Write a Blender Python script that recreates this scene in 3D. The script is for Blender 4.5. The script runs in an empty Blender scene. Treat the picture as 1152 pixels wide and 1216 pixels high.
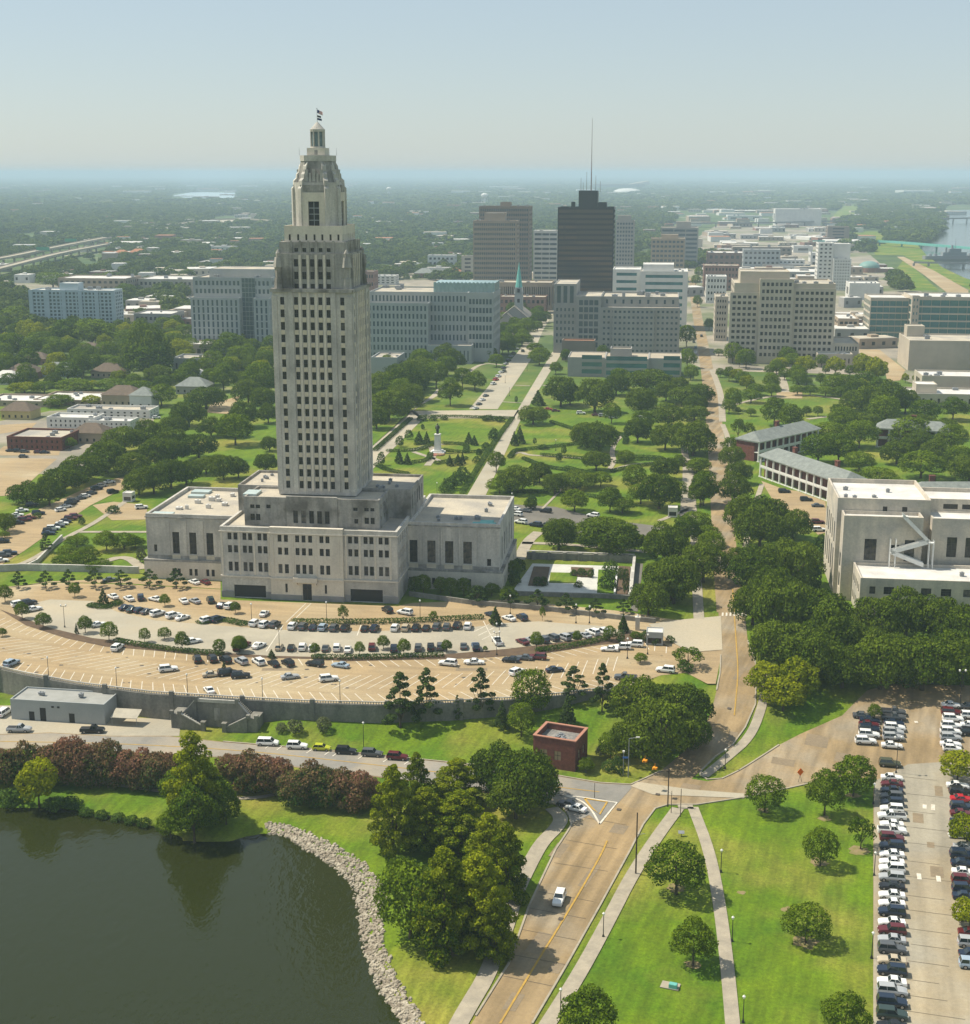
import bpy, bmesh, math, random
import numpy as np
from mathutils import Vector, Matrix
from mathutils.geometry import tessellate_polygon
R = math.radians
random.seed(7)
rng = np.random.default_rng(7)
SC = bpy.context.scene

# ---------------------------------------------------------------- camera
FPX = 1680.0; CAMH = 122.0
PITCH = math.atan((608 - 205) / FPX)
cd = bpy.data.cameras.new('camera'); cam = bpy.data.objects.new('camera', cd)
SC.collection.objects.link(cam); SC.camera = cam
cam.location = (0, 0, CAMH); cam.rotation_euler = (math.pi / 2 - PITCH, 0, 0)
cd.sensor_fit = 'VERTICAL'; cd.sensor_height = 24; cd.lens = 24 * FPX / 1216
cd.clip_start = 1; cd.clip_end = 120000

# ---------------------------------------------------------------- sky, sun, exposure
SUN_AZ = math.atan2(-0.955, 0.25)      # measured from +Y towards +X
SUN_EL = R(56)
w = bpy.data.worlds.new('World'); SC.world = w; w.use_nodes = True
nt = w.node_tree; nt.nodes.clear()
sky = nt.nodes.new('ShaderNodeTexSky'); sky.sky_type = 'NISHITA'; sky.sun_disc = False
sky.sun_elevation = SUN_EL; sky.sun_rotation = SUN_AZ
sky.air_density = 1.0; sky.dust_density = 0.45; sky.ozone_density = 1.0; sky.altitude = 0
bg = nt.nodes.new('ShaderNodeBackground'); bg.inputs[1].default_value = 0.101
out = nt.nodes.new('ShaderNodeOutputWorld')
veil = nt.nodes.new('ShaderNodeMixRGB'); veil.inputs[0].default_value = 0.6; veil.inputs[2].default_value = (4.15, 4.9, 5.35, 1)   # even high haze over the clear sky
nt.links.new(sky.outputs[0], veil.inputs[1]); nt.links.new(veil.outputs[0], bg.inputs[0]); nt.links.new(bg.outputs[0], out.inputs[0])
sl = bpy.data.lights.new('sun', 'SUN'); sl.energy = 5.0; sl.angle = R(0.6); sl.color = (1.0, 0.92, 0.76)
so = bpy.data.objects.new('sun', sl); SC.collection.objects.link(so)
sd = Vector((math.sin(SUN_AZ) * math.cos(SUN_EL), math.cos(SUN_AZ) * math.cos(SUN_EL), math.sin(SUN_EL)))
so.rotation_euler = sd.to_track_quat('Z', 'Y').to_euler(); so.location = (0, 0, 500)
SC.view_settings.view_transform = 'Standard'; SC.view_settings.look = 'None'
SC.view_settings.exposure = 0.30; SC.view_settings.gamma = 1
HAZE_DENSITY = 0.00012
SC.cycles.volume_bounces = 3; SC.cycles.max_bounces = 8

# ---------------------------------------------------------------- from picture points to places on the ground
def ray(px, py):
    x = (px - 576) / FPX; y = -(py - 608) / FPX
    return (x, math.cos(PITCH) + y * math.sin(PITCH), -math.sin(PITCH) + y * math.cos(PITCH))
def G(px, py, z=0.0):
    d = ray(px, py); t = (z - CAMH) / d[2]
    return (d[0] * t, d[1] * t)
def depth_of(X, Y, z=0.0): return Y * math.cos(PITCH) - (z - CAMH) * math.sin(PITCH)
def sst(t): t = min(1, max(0, t)); return t * t * (3 - 2 * t)
WATER = -7.0
LAKE_PX = [(-260, 955), (-60, 958), (0, 960), (60, 962), (95, 966), (150, 974), (185, 985), (225, 1003), (270, 1003), (305, 992), (335, 990), (355, 1003), (378, 1015), (402, 1032), (420, 1050), (428, 1075), (431, 1110), (440, 1145), (456, 1180), (482, 1218), (520, 1300), (560, 1420), (-500, 1700)]
LAKE = [G(x, y, WATER) for x, y in LAKE_PX]
_la = np.array(LAKE); _lb = np.roll(_la, -1, axis=0)
def lake_sd(x, y):
    p = np.array((x, y)); ab = _lb - _la
    t = np.clip(((p - _la) * ab).sum(1) / (ab * ab).sum(1), 0, 1)
    d = np.hypot(*((_la + ab * t[:, None]) - p).T).min()
    ins = False; n = len(LAKE)
    for i in range(n):
        x1, y1 = LAKE[i]; x2, y2 = LAKE[(i + 1) % n]
        if (y1 > y) != (y2 > y) and x < (x2 - x1) * (y - y1) / (y2 - y1) + x1: ins = not ins
    return -d if ins else d
def h_base(x, y):
    if y > 400: return 0.0
    hr = -6.0 * sst((335 - y) / 52)
    if x < 45:
        s = min(1.0, max(0.0, (y - 304) * 0.19 / 4.0)) * 4.0 - 6.0
        a = sst((x + 58) / 14)
        hl = -6.0 + (s + 6.0) * a
        hl += (-0.04 - hl) * sst((y - 346) / 30)
        b = sst((x - 8) / 32)
        hr = hl * (1 - b) + hr * b
    if x < 20 and y < 300:
        sdist = lake_sd(x, y)
        if sdist < 8: hr += -1.0 * sst((8 - sdist) / 8) - (min(3.0, -sdist * 0.5) if sdist < 0 else 0)
    return hr
WALL_PX = [(-60, 782), (0, 794), (30, 801), (94, 813), (181, 824), (277, 830), (359, 834.5), (447, 837), (535, 835), (608, 831), (663, 826), (712, 820), (752, 814)]
WALL = [G(x, y, 0) for x, y in WALL_PX]
DECK = WALL + [G(x, y, 0) for x, y in [(785, 802), (815, 799), (840, 812), (850, 812), (856, 780), (856, 738), (800, 736), (740, 726), (600, 712), (490, 716), (472, 720), (262, 712), (262, 700), (150, 694), (60, 692), (0, 699), (-80, 712)]]
def inside(x, y, P):
    ins = False; n = len(P)
    for i in range(n):
        x1, y1 = P[i]; x2, y2 = P[(i + 1) % n]
        if (y1 > y) != (y2 > y) and x < (x2 - x1) * (y - y1) / (y2 - y1) + x1: ins = not ins
    return ins
def h(x, y):
    if 312 < y < 410 and inside(x, y, DECK): return 0.03
    return h_base(x, y)
def Gt(px, py):
    for z in (0.03,):
        X, Y = G(px, py, z)
        if 312 < Y < 410 and inside(X, Y, DECK): return (X, Y, z)
    z = -3.0
    for _ in range(14):
        X, Y = G(px, py, z); z = 0.5 * z + 0.5 * h(X, Y)
    return G(px, py, z) + (h(X, Y),)
def TR(ox, oy, s): return lambda x, y: (ox + x / s, oy + y / s)

# ---------------------------------------------------------------- materials
MATS = {}
def mat(name, c1, c2=None, scale=1.0, rough=0.85, metal=0.0, spec=0.3, detail=4, lo=0.35, hi=0.65, stretch=None, bump=0.0, c3=None, scale3=0.05, fine=0.0, streak=None):
    if name in MATS: return MATS[name]
    m = bpy.data.materials.new(name); m.use_nodes = True; nt = m.node_tree; N = nt.nodes; L = nt.links
    b = N['Principled BSDF']; b.inputs['Roughness'].default_value = rough; b.inputs['Metallic'].default_value = metal
    b.inputs['Specular IOR Level'].default_value = spec
    m.diffuse_color = (*c1, 1)
    if c2 is None:
        b.inputs['Base Color'].default_value = (*c1, 1)
    else:
        tc = N.new('ShaderNodeTexCoord'); mp = N.new('ShaderNodeMapping'); L.new(tc.outputs['Object'], mp.inputs[0])
        if stretch: mp.inputs['Scale'].default_value = stretch
        no = N.new('ShaderNodeTexNoise'); no.inputs['Scale'].default_value = scale; no.inputs['Detail'].default_value = detail; no.inputs['Roughness'].default_value = 0.65
        L.new(mp.outputs[0], no.inputs['Vector'])
        cr = N.new('ShaderNodeValToRGB'); cr.color_ramp.elements[0].position = lo; cr.color_ramp.elements[1].position = hi
        cr.color_ramp.elements[0].color = (*c1, 1); cr.color_ramp.elements[1].color = (*c2, 1)
        L.new(no.outputs[0], cr.inputs[0]); col = cr.outputs[0]
        if c3 is not None:
            n3 = N.new('ShaderNodeTexNoise'); n3.inputs['Scale'].default_value = scale3; n3.inputs['Detail'].default_value = 6; L.new(tc.outputs['Object'], n3.inputs['Vector'])
            mr = N.new('ShaderNodeMapRange'); mr.inputs[1].default_value = 0.47; mr.inputs[2].default_value = 0.66; L.new(n3.outputs[0], mr.inputs[0])
            mx = N.new('ShaderNodeMixRGB'); mx.inputs[2].default_value = (*c3, 1); L.new(mr.outputs[0], mx.inputs[0]); L.new(col, mx.inputs[1]); col = mx.outputs[0]
        if fine:
            n4 = N.new('ShaderNodeTexNoise'); n4.inputs['Scale'].default_value = 1.6; n4.inputs['Detail'].default_value = 8; n4.inputs['Roughness'].default_value = 0.8; L.new(tc.outputs['Object'], n4.inputs['Vector'])
            mr = N.new('ShaderNodeMapRange'); mr.inputs[1].default_value = 0.3; mr.inputs[2].default_value = 0.7; mr.inputs[3].default_value = 1 - fine; mr.inputs[4].default_value = 1 + fine; L.new(n4.outputs[0], mr.inputs[0])
            mx = N.new('ShaderNodeVectorMath'); mx.operation = 'SCALE'; L.new(col, mx.inputs[0]); L.new(mr.outputs[0], mx.inputs['Scale']); col = mx.outputs[0]
        if streak:
            th, amt, sc5, ln5 = streak
            m5 = N.new('ShaderNodeMapping'); m5.vector_type = 'TEXTURE'; m5.inputs['Rotation'].default_value = (0, 0, th); m5.inputs['Scale'].default_value = (1, ln5, 1); L.new(tc.outputs['Object'], m5.inputs[0])
            n5 = N.new('ShaderNodeTexNoise'); n5.inputs['Scale'].default_value = sc5; n5.inputs['Detail'].default_value = 5; L.new(m5.outputs[0], n5.inputs['Vector'])
            mr = N.new('ShaderNodeMapRange'); mr.inputs[1].default_value = 0.32; mr.inputs[2].default_value = 0.68; mr.inputs[3].default_value = 1 - amt; mr.inputs[4].default_value = 1 + amt; L.new(n5.outputs[0], mr.inputs[0])
            mx = N.new('ShaderNodeVectorMath'); mx.operation = 'SCALE'; L.new(col, mx.inputs[0]); L.new(mr.outputs[0], mx.inputs['Scale']); col = mx.outputs[0]
        L.new(col, b.inputs['Base Color'])
        if bump:
            bp = N.new('ShaderNodeBump'); bp.inputs['Strength'].default_value = bump; bp.inputs['Distance'].default_value = 0.3
            L.new(no.outputs[0], bp.inputs['Height']); L.new(bp.outputs[0], b.inputs['Normal'])
    MATS[name] = m; return m
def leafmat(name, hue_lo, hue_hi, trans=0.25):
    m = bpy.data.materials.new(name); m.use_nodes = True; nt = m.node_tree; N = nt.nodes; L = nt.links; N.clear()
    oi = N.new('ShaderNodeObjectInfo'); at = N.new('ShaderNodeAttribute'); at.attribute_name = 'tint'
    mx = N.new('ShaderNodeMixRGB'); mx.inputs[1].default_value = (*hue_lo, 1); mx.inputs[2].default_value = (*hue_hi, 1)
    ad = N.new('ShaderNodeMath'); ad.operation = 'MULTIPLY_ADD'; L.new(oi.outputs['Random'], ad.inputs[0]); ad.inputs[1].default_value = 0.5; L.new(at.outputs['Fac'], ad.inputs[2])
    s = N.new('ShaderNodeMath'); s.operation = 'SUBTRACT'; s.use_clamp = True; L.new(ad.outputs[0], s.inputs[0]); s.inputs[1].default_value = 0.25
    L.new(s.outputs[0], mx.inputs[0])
    d = N.new('ShaderNodeBsdfDiffuse'); t = N.new('ShaderNodeBsdfTranslucent'); k = N.new('ShaderNodeMixShader'); k.inputs[0].default_value = trans
    L.new(mx.outputs[0], d.inputs[0]); L.new(mx.outputs[0], t.inputs[0]); L.new(d.outputs[0], k.inputs[1]); L.new(t.outputs[0], k.inputs[2])
    o = N.new('ShaderNodeOutputMaterial'); L.new(k.outputs[0], o.inputs[0]); m.diffuse_color = (*hue_hi, 1)
    MATS[name] = m; return m

M_stone = mat('limestone', (0.57, 0.535, 0.475), (0.41, 0.39, 0.355), 0.5, 0.9, stretch=(1, 1, 0.10), c3=(0.33, 0.315, 0.29), scale3=0.10, fine=0.25)
M_stone_dark = mat('weathered limestone', (0.38, 0.355, 0.315), (0.24, 0.23, 0.215), 0.6, 0.9, stretch=(1, 1, 0.1), c3=(0.13, 0.12, 0.105), scale3=0.15, fine=0.25)
M_stone_warm = mat('clean limestone', (0.64, 0.58, 0.485), (0.53, 0.48, 0.405), 0.3, 0.9, stretch=(1, 1, 0.3), fine=0.15)
M_spandrel = mat('spandrel limestone', (0.60, 0.53, 0.40), (0.50, 0.44, 0.34), 0.6, 0.9, fine=0.1)
M_plinth = mat('grey granite', (0.27, 0.26, 0.26), (0.20, 0.20, 0.205), 0.4, 0.8, fine=0.1)
M_glass = mat('window glass', (0.018, 0.018, 0.02), (0.06, 0.052, 0.042), 0.7, 0.2, spec=0.3, detail=1)
def vary(m):
    nt = m.node_tree; N = nt.nodes; L = nt.links; b = N['Principled BSDF']; src = b.inputs['Base Color'].links[0].from_socket
    oi = N.new('ShaderNodeObjectInfo'); cr = N.new('ShaderNodeValToRGB'); cr.color_ramp.interpolation = 'CONSTANT'; e = cr.color_ramp.elements
    e[0].position = 0; e[0].color = (.15, .15, .15, 1); e[1].position = .3; e[1].color = (.28, .28, .28, 1)
    for p, v in ((.6, .4), (.78, .7), (.9, 1.0)): q = e.new(p); q.color = (v, v, v, 1)
    L.new(oi.outputs['Random'], cr.inputs[0]); mx = N.new('ShaderNodeVectorMath'); mx.operation = 'MULTIPLY'; k = N.new('ShaderNodeVectorMath'); k.operation = 'SCALE'; k.inputs['Scale'].default_value = 3.2
    L.new(cr.outputs[0], k.inputs[0]); L.new(src, mx.inputs[0]); L.new(k.outputs[0], mx.inputs[1]); L.new(mx.outputs[0], b.inputs['Base Color'])
vary(M_glass)
M_darkfill = mat('dark opening', (0.018, 0.018, 0.02), None, rough=0.5)  # flat dark colour, also painted in for the shade inside garage openings
M_bronze = mat('bronze frame', (0.05, 0.04, 0.03), None, rough=0.5)
M_roof = mat('gravel roof', (0.50, 0.44, 0.34), (0.38, 0.34, 0.28), 0.12, 0.95, fine=0.2, c3=(0.30, 0.28, 0.25), scale3=0.08)
M_roofw = mat('white roof', (0.66, 0.64, 0.60), (0.50, 0.48, 0.45), 0.15, 0.8, fine=0.12)
M_metal = mat('grey metal', (0.30, 0.31, 0.32), (0.22, 0.23, 0.24), 0.8, 0.5, metal=0.3)
M_teal = mat('copper green', (0.10, 0.36, 0.33), (0.16, 0.44, 0.38), 0.5, 0.6)
M_white = mat('white paint', (0.75, 0.74, 0.70), (0.62, 0.61, 0.58), 0.6, 0.7)
M_black = mat('black metal', (0.03, 0.03, 0.032), None, rough=0.5)
M_brick = mat('red brick', (0.19, 0.07, 0.05), (0.12, 0.045, 0.035), 1.2, 0.9, fine=0.3)
M_trunk = mat('bark', (0.10, 0.075, 0.05), (0.06, 0.045, 0.03), 1.5, 0.95)
M_tan = mat('tan asphalt', (0.37, 0.27, 0.15), (0.285, 0.21, 0.12), 0.06, 0.95, c3=(0.40, 0.32, 0.20), scale3=0.03, fine=0.2, streak=(1.4, .12, .5, 12))
M_tan2 = mat('brown road', (0.31, 0.22, 0.115), (0.225, 0.165, 0.092), 0.05, 0.95, c3=(0.28, 0.235, 0.17), scale3=0.06, fine=0.18, streak=(-.34, .22, .55, 22))
M_conc = mat('pale concrete', (0.39, 0.35, 0.27), (0.31, 0.28, 0.22), 0.08, 0.95, c3=(0.42, 0.36, 0.26), scale3=0.04, fine=0.12)
M_grey = mat('grey asphalt', (0.27, 0.25, 0.22), (0.20, 0.19, 0.17), 0.08, 0.95, c3=(0.33, 0.28, 0.21), scale3=0.05, fine=0.12)
M_asph = mat('dark asphalt', (0.17, 0.155, 0.13), (0.13, 0.12, 0.105), 0.1, 0.95, fine=0.15)
M_walk = mat('pavement concrete', (0.38, 0.33, 0.25), (0.29, 0.255, 0.20), 0.35, 0.95, fine=0.12)
M_line = mat('white marking', (0.68, 0.64, 0.55), (0.52, 0.46, 0.37), 0.9, 0.8)
M_yel = mat('yellow marking', (0.48, 0.29, 0.05), (0.34, 0.22, 0.06), 0.8, 0.8)
M_lawn = mat('lawn grass', (0.062, 0.130, 0.002), (0.115, 0.175, 0.003), 0.06, 0.95, c3=(0.22, 0.21, 0.03), scale3=0.035, fine=0.4, streak=(-.3, .2, .9, 9))
M_mulch = mat('mulch', (0.13, 0.085, 0.05), (0.09, 0.06, 0.04), 0.5, 0.95)
M_retain = mat('stained concrete', (0.14, 0.135, 0.12), (0.25, 0.235, 0.20), 0.25, 0.9, stretch=(1, 1, 0.3), fine=0.3)
M_rock = mat('pale riprap', (0.46, 0.41, 0.32), (0.24, 0.20, 0.15), 0.8, 0.9)

# ---------------------------------------------------------------- mesh building
class MB:
    def __init__(s): s.v = []; s.f = []; s.m = []
    def add(s, vs, fs, mi=0):
        o = len(s.v); s.v += [tuple(v) for v in vs]; s.f += [tuple(i + o for i in f) for f in fs]; s.m += [mi] * len(fs); return s
    def box(s, x0, x1, y0, y1, z0, z1, mi=0, bottom=False):
        v = [(x0, y0, z0), (x1, y0, z0), (x1, y1, z0), (x0, y1, z0), (x0, y0, z1), (x1, y0, z1), (x1, y1, z1), (x0, y1, z1)]
        f = [(4, 5, 6, 7), (0, 1, 5, 4), (1, 2, 6, 5), (2, 3, 7, 6), (3, 0, 4, 7)] + ([(3, 2, 1, 0)] if bottom else [])
        return s.add(v, f, mi)
    def prism(s, poly, z0, z1, mi=0, top=True, topmi=None):
        n = len(poly)
        v = [(x, y, z0) for x, y in poly] + [(x, y, z1) for x, y in poly]
        s.add(v, [(i, (i + 1) % n, n + (i + 1) % n, n + i) for i in range(n)], mi)
        if top: s.add([(x, y, z1) for x, y in poly], [tuple(range(n))], mi if topmi is None else topmi)
        return s
    def frust(s, cx, cy, r0, r1, z0, z1, n=8, mi=0, rot=0.0, cap=True):
        a = [rot + 2 * math.pi * i / n for i in range(n)]
        v = [(cx + r0 * math.cos(t), cy + r0 * math.sin(t), z0) for t in a] + [(cx + r1 * math.cos(t), cy + r1 * math.sin(t), z1) for t in a]
        f = [(i, (i + 1) % n, n + (i + 1) % n, n + i) for i in range(n)]
        if cap: f.append(tuple(range(n, 2 * n)))
        return s.add(v, f, mi)
    def tube(s, p, q, r0, r1=None, n=6, mi=0):
        r1 = r0 if r1 is None else r1
        p = Vector(p); q = Vector(q); d = (q - p).normalized(); a = d.orthogonal().normalized(); b = d.cross(a)
        v = [p + (a * math.cos(t) + b * math.sin(t)) * r0 for t in [2 * math.pi * i / n for i in range(n)]] + [q + (a * math.cos(t) + b * math.sin(t)) * r1 for t in [2 * math.pi * i / n for i in range(n)]]
        return s.add(v, [(i, (i + 1) % n, n + (i + 1) % n, n + i) for i in range(n)] + [tuple(range(n, 2 * n)), tuple(range(n - 1, -1, -1))], mi)
    def mesh(s, name, mats):
        me = bpy.data.meshes.new(name); me.from_pydata(s.v, [], s.f)
        for m in (mats if isinstance(mats, (list, tuple)) else [mats]): me.materials.append(m)
        if any(s.m): me.polygons.foreach_set('material_index', s.m)
        me.update(); return me
    def build(s, name, mats, parent=None, loc=None, smooth=False):
        me = s.mesh(name, mats)
        if smooth: me.shade_smooth()
        return link(name, me, parent, loc)
def link(name, data, parent=None, loc=None, rz=0.0):
    o = bpy.data.objects.new(name, data); SC.collection.objects.link(o)
    if parent: o.parent = parent
    if loc is not None: o.location = loc
    if rz: o.rotation_euler = (0, 0, rz)
    return o
def tag(o, label=None, cat=None, group=None, kind=None):
    if label: o['label'] = label
    if cat: o['category'] = cat
    if group: o['group'] = group
    if kind: o['kind'] = kind
    return o
def thing(name, label, cat, loc=(0, 0, 0), rz=0.0, group=None):
    return tag(link(name, None, None, loc, rz), label, cat, group)
def copy_tree(o, parent=None):
    c = o.copy(); SC.collection.objects.link(c); c.parent = parent
    for ch in list(o.children): copy_tree(ch, c)
    return c
ORD = ['', 'first', 'second', 'third', 'fourth', 'fifth', 'sixth', 'seventh', 'eighth', 'ninth', 'tenth', 'eleventh', 'twelfth', 'thirteenth', 'fourteenth', 'fifteenth', 'sixteenth', 'seventeenth', 'eighteenth', 'nineteenth', 'twentieth']
def ordinal(n):
    if n <= 20: return ORD[n]
    t, u = divmod(n, 10)
    return ['', '', 'twenty', 'thirty', 'forty', 'fifty', 'sixty', 'seventy', 'eighty', 'ninety'][t] + ('-' + ORD[u] if u else '').replace('--', '-') if u else ['', '', 'twentieth', 'thirtieth', 'fortieth', 'fiftieth', 'sixtieth', 'seventieth', 'eightieth', 'ninetieth'][t]

# ---------------------------------------------------------------- draped ground sheets
def clip_half(poly, ax, val, keep_less):
    out = []
    n = len(poly)
    for i in range(n):
        a = poly[i]; b = poly[(i + 1) % n]
        ia = (a[ax] <= val) if keep_less else (a[ax] >= val); ib = (b[ax] <= val) if keep_less else (b[ax] >= val)
        if ia: out.append(a)
        if ia != ib:
            t = (val - a[ax]) / (b[ax] - a[ax]); out.append((a[0] + (b[0] - a[0]) * t, a[1] + (b[1] - a[1]) * t))
    return out
GS = 3.0
def drape_into(mb, poly, off, mi=0, flat=None):
    tris = tessellate_polygon([[Vector((x, y, 0)) for x, y in poly]])
    for t in tris:
        tri = [poly[i] for i in t]
        if flat is not None or min(p[1] for p in tri) > 400:
            a = (tri[1][0] - tri[0][0]) * (tri[2][1] - tri[0][1]) - (tri[1][1] - tri[0][1]) * (tri[2][0] - tri[0][0])
            if a < 0: tri = tri[::-1]
            z = off if flat is None else flat
            mb.add([(x, y, z) for x, y in tri], [(0, 1, 2)], mi); continue
        y0 = math.floor(min(p[1] for p in tri) / GS) * GS; y1 = max(p[1] for p in tri)
        y = y0
        while y < y1:
            s = clip_half(clip_half(tri, 1, y, False), 1, y + GS, True) if True else None
            if len(s) >= 3:
                x = math.floor(min(p[0] for p in s) / GS) * GS; x1 = max(p[0] for p in s)
                while x < x1:
                    c = clip_half(clip_half(s, 0, x, False), 0, x + GS, True)
                    if len(c) >= 3:
                        ar = sum(c[i][0] * c[(i + 1) % len(c)][1] - c[(i + 1) % len(c)][0] * c[i][1] for i in range(len(c)))
                        if abs(ar) > 1e-6:
                            if ar < 0: c = c[::-1]
                            mb.add([(px_, py_, h_base(px_, py_) + off) for px_, py_ in c], [tuple(range(len(c)))], mi)
                    x += GS
            y += GS
def PX(pts, t=None):
    return [Gt(*(t(*p) if t else p))[:2] for p in pts]
def sheet(name, polys, m, off, flat=None, kind='structure'):
    mb = MB()
    for p in polys: drape_into(mb, p, off, 0, flat)
    return tag(mb.build(name, m), kind=kind)
def offset_line(pts, d):
    out = []
    for i, p in enumerate(pts):
        a = pts[max(0, i - 1)]; b = pts[min(len(pts) - 1, i + 1)]
        dx, dy = b[0] - a[0], b[1] - a[1]; l = math.hypot(dx, dy) or 1
        out.append((p[0] - dy / l * d, p[1] + dx / l * d))
    return out
def resample(pts, step):
    out = [pts[0]]; carry = 0.0
    for a, b in zip(pts, pts[1:]):
        L = math.hypot(b[0] - a[0], b[1] - a[1]); n = max(1, int(round(L / step)))
        for k in range(1, n + 1): out.append((a[0] + (b[0] - a[0]) * k / n, a[1] + (b[1] - a[1]) * k / n))
    return out
def smooth(pts, it=2):
    for _ in range(it):
        o = [pts[0]]
        for a, b in zip(pts, pts[1:]):
            o += [(a[0] * .75 + b[0] * .25, a[1] * .75 + b[1] * .25), (a[0] * .25 + b[0] * .75, a[1] * .25 + b[1] * .75)]
        o.append(pts[-1]); pts = o
    return pts
def strip_polys(pts, w, sm=True):
    pts = resample(smooth(pts) if sm and len(pts) > 2 else pts, 6)
    a = offset_line(pts, w / 2); b = offset_line(pts, -w / 2)
    return [[b[i], b[i + 1], a[i + 1], a[i]] for i in range(len(pts) - 1)]
def ribbon_wall(mb, pts, w, z0, z1, mi=0, follow=True):
    """a low wall / kerb / hedge of width w along pts; z0, z1 relative to ground when follow"""
    a = offset_line(pts, w / 2); b = offset_line(pts, -w / 2); n = len(pts)
    for i in range(n - 1):
        hs = [h(*pts[i]), h(*pts[i + 1])] if follow else [0, 0]
        v = [(*a[i], hs[0] + z0), (*b[i], hs[0] + z0), (*b[i], hs[0] + z1), (*a[i], hs[0] + z1), (*a[i + 1], hs[1] + z0), (*b[i + 1], hs[1] + z0), (*b[i + 1], hs[1] + z1), (*a[i + 1], hs[1] + z1)]
        f = [(3, 2, 6, 7), (0, 3, 7, 4), (2, 1, 5, 6)]
        if i == 0: f.append((0, 1, 2, 3))
        if i == n - 2: f.append((7, 6, 5, 4))
        mb.add(v, f, mi)

# ---------------------------------------------------------------- terrain
def axis_lines(lo, hi, far_lo, far_hi):
    a = list(np.arange(lo, hi + 0.1, GS))
    s = 12.0; x = hi
    while x < far_hi: x += s; s *= 1.5; a.append(min(x, far_hi))
    s = 12.0; x = lo; pre = []
    while x > far_lo: x -= s; s *= 1.5; pre.append(max(x, far_lo))
    return sorted(set(pre + a))
xs = axis_lines(-210, 210, -40000, 40000); ys = axis_lines(120, 402, -600, 52000)
mb = MB()
mb.v = [(x, y, h_base(x, y)) for y in ys for x in xs]
nx = len(xs)
mb.f = [(j * nx + i, j * nx + i + 1, (j + 1) * nx + i + 1, (j + 1) * nx + i) for j in range(len(ys) - 1) for i in range(nx - 1)]
mb.m = [0] * len(mb.f)
M_ground = mat('ground cover', (0.062, 0.130, 0.002), (0.115, 0.175, 0.003), 0.06, 0.95, c3=(0.21, 0.20, 0.03), scale3=0.035, fine=0.45, streak=(-.3, .2, .9, 9))
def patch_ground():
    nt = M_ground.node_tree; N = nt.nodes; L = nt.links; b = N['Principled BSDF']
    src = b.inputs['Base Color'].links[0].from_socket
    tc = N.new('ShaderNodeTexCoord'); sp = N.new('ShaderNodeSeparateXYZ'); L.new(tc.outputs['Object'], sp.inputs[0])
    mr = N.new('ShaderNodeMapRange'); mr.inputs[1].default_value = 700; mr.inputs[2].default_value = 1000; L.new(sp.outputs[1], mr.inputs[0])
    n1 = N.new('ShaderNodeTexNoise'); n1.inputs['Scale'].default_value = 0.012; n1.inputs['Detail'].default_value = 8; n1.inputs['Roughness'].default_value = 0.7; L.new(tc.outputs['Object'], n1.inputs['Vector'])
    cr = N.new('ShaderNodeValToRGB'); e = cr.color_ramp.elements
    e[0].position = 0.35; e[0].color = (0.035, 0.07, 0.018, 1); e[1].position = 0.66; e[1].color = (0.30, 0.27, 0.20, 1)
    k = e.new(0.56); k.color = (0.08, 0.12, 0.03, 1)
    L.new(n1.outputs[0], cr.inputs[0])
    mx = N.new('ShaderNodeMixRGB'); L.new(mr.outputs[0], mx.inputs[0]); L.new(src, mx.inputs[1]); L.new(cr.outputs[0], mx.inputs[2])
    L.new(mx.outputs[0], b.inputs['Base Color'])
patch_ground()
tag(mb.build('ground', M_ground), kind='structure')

# water
M_water = bpy.data.materials.new('lake water'); M_water.use_nodes = True
def water_nodes(m, col, rough, sc, st):
    nt = m.node_tree; N = nt.nodes; L = nt.links; b = N['Principled BSDF']
    b.inputs['Base Color'].default_value = (*col, 1); b.inputs['Roughness'].default_value = rough; b.inputs['IOR'].default_value = 1.33
    tc = N.new('ShaderNodeTexCoord'); mp = N.new('ShaderNodeMapping'); mp.inputs['Scale'].default_value = (1, 0.55, 1); mp.inputs['Rotation'].default_value = (0, 0, 0.5)
    no = N.new('ShaderNodeTexNoise'); no.inputs['Scale'].default_value = sc; no.inputs['Detail'].default_value = 3
    bp = N.new('ShaderNodeBump'); bp.inputs['Strength'].default_value = st; bp.inputs['Distance'].default_value = 0.12
    L.new(tc.outputs['Object'], mp.inputs[0]); L.new(mp.outputs[0], no.inputs['Vector']); L.new(no.outputs[0], bp.inputs['Height']); L.new(bp.outputs[0], b.inputs['Normal'])
water_nodes(M_water, (0.020, 0.025, 0.005), 0.08, 0.8, 0.8)
big = [(x + (3 if i < 2 else 0) , y) for i, (x, y) in enumerate(LAKE)]
cxl = sum(p[0] for p in LAKE) / len(LAKE)
mbw = MB(); drape_into(mbw, [(cxl + (x - cxl) * 1.03, y + (1.5 if y > 240 else 0)) for x, y in LAKE], 0, 0, flat=WATER)
tag(mbw.build('lake', M_water), kind='structure')

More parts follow.
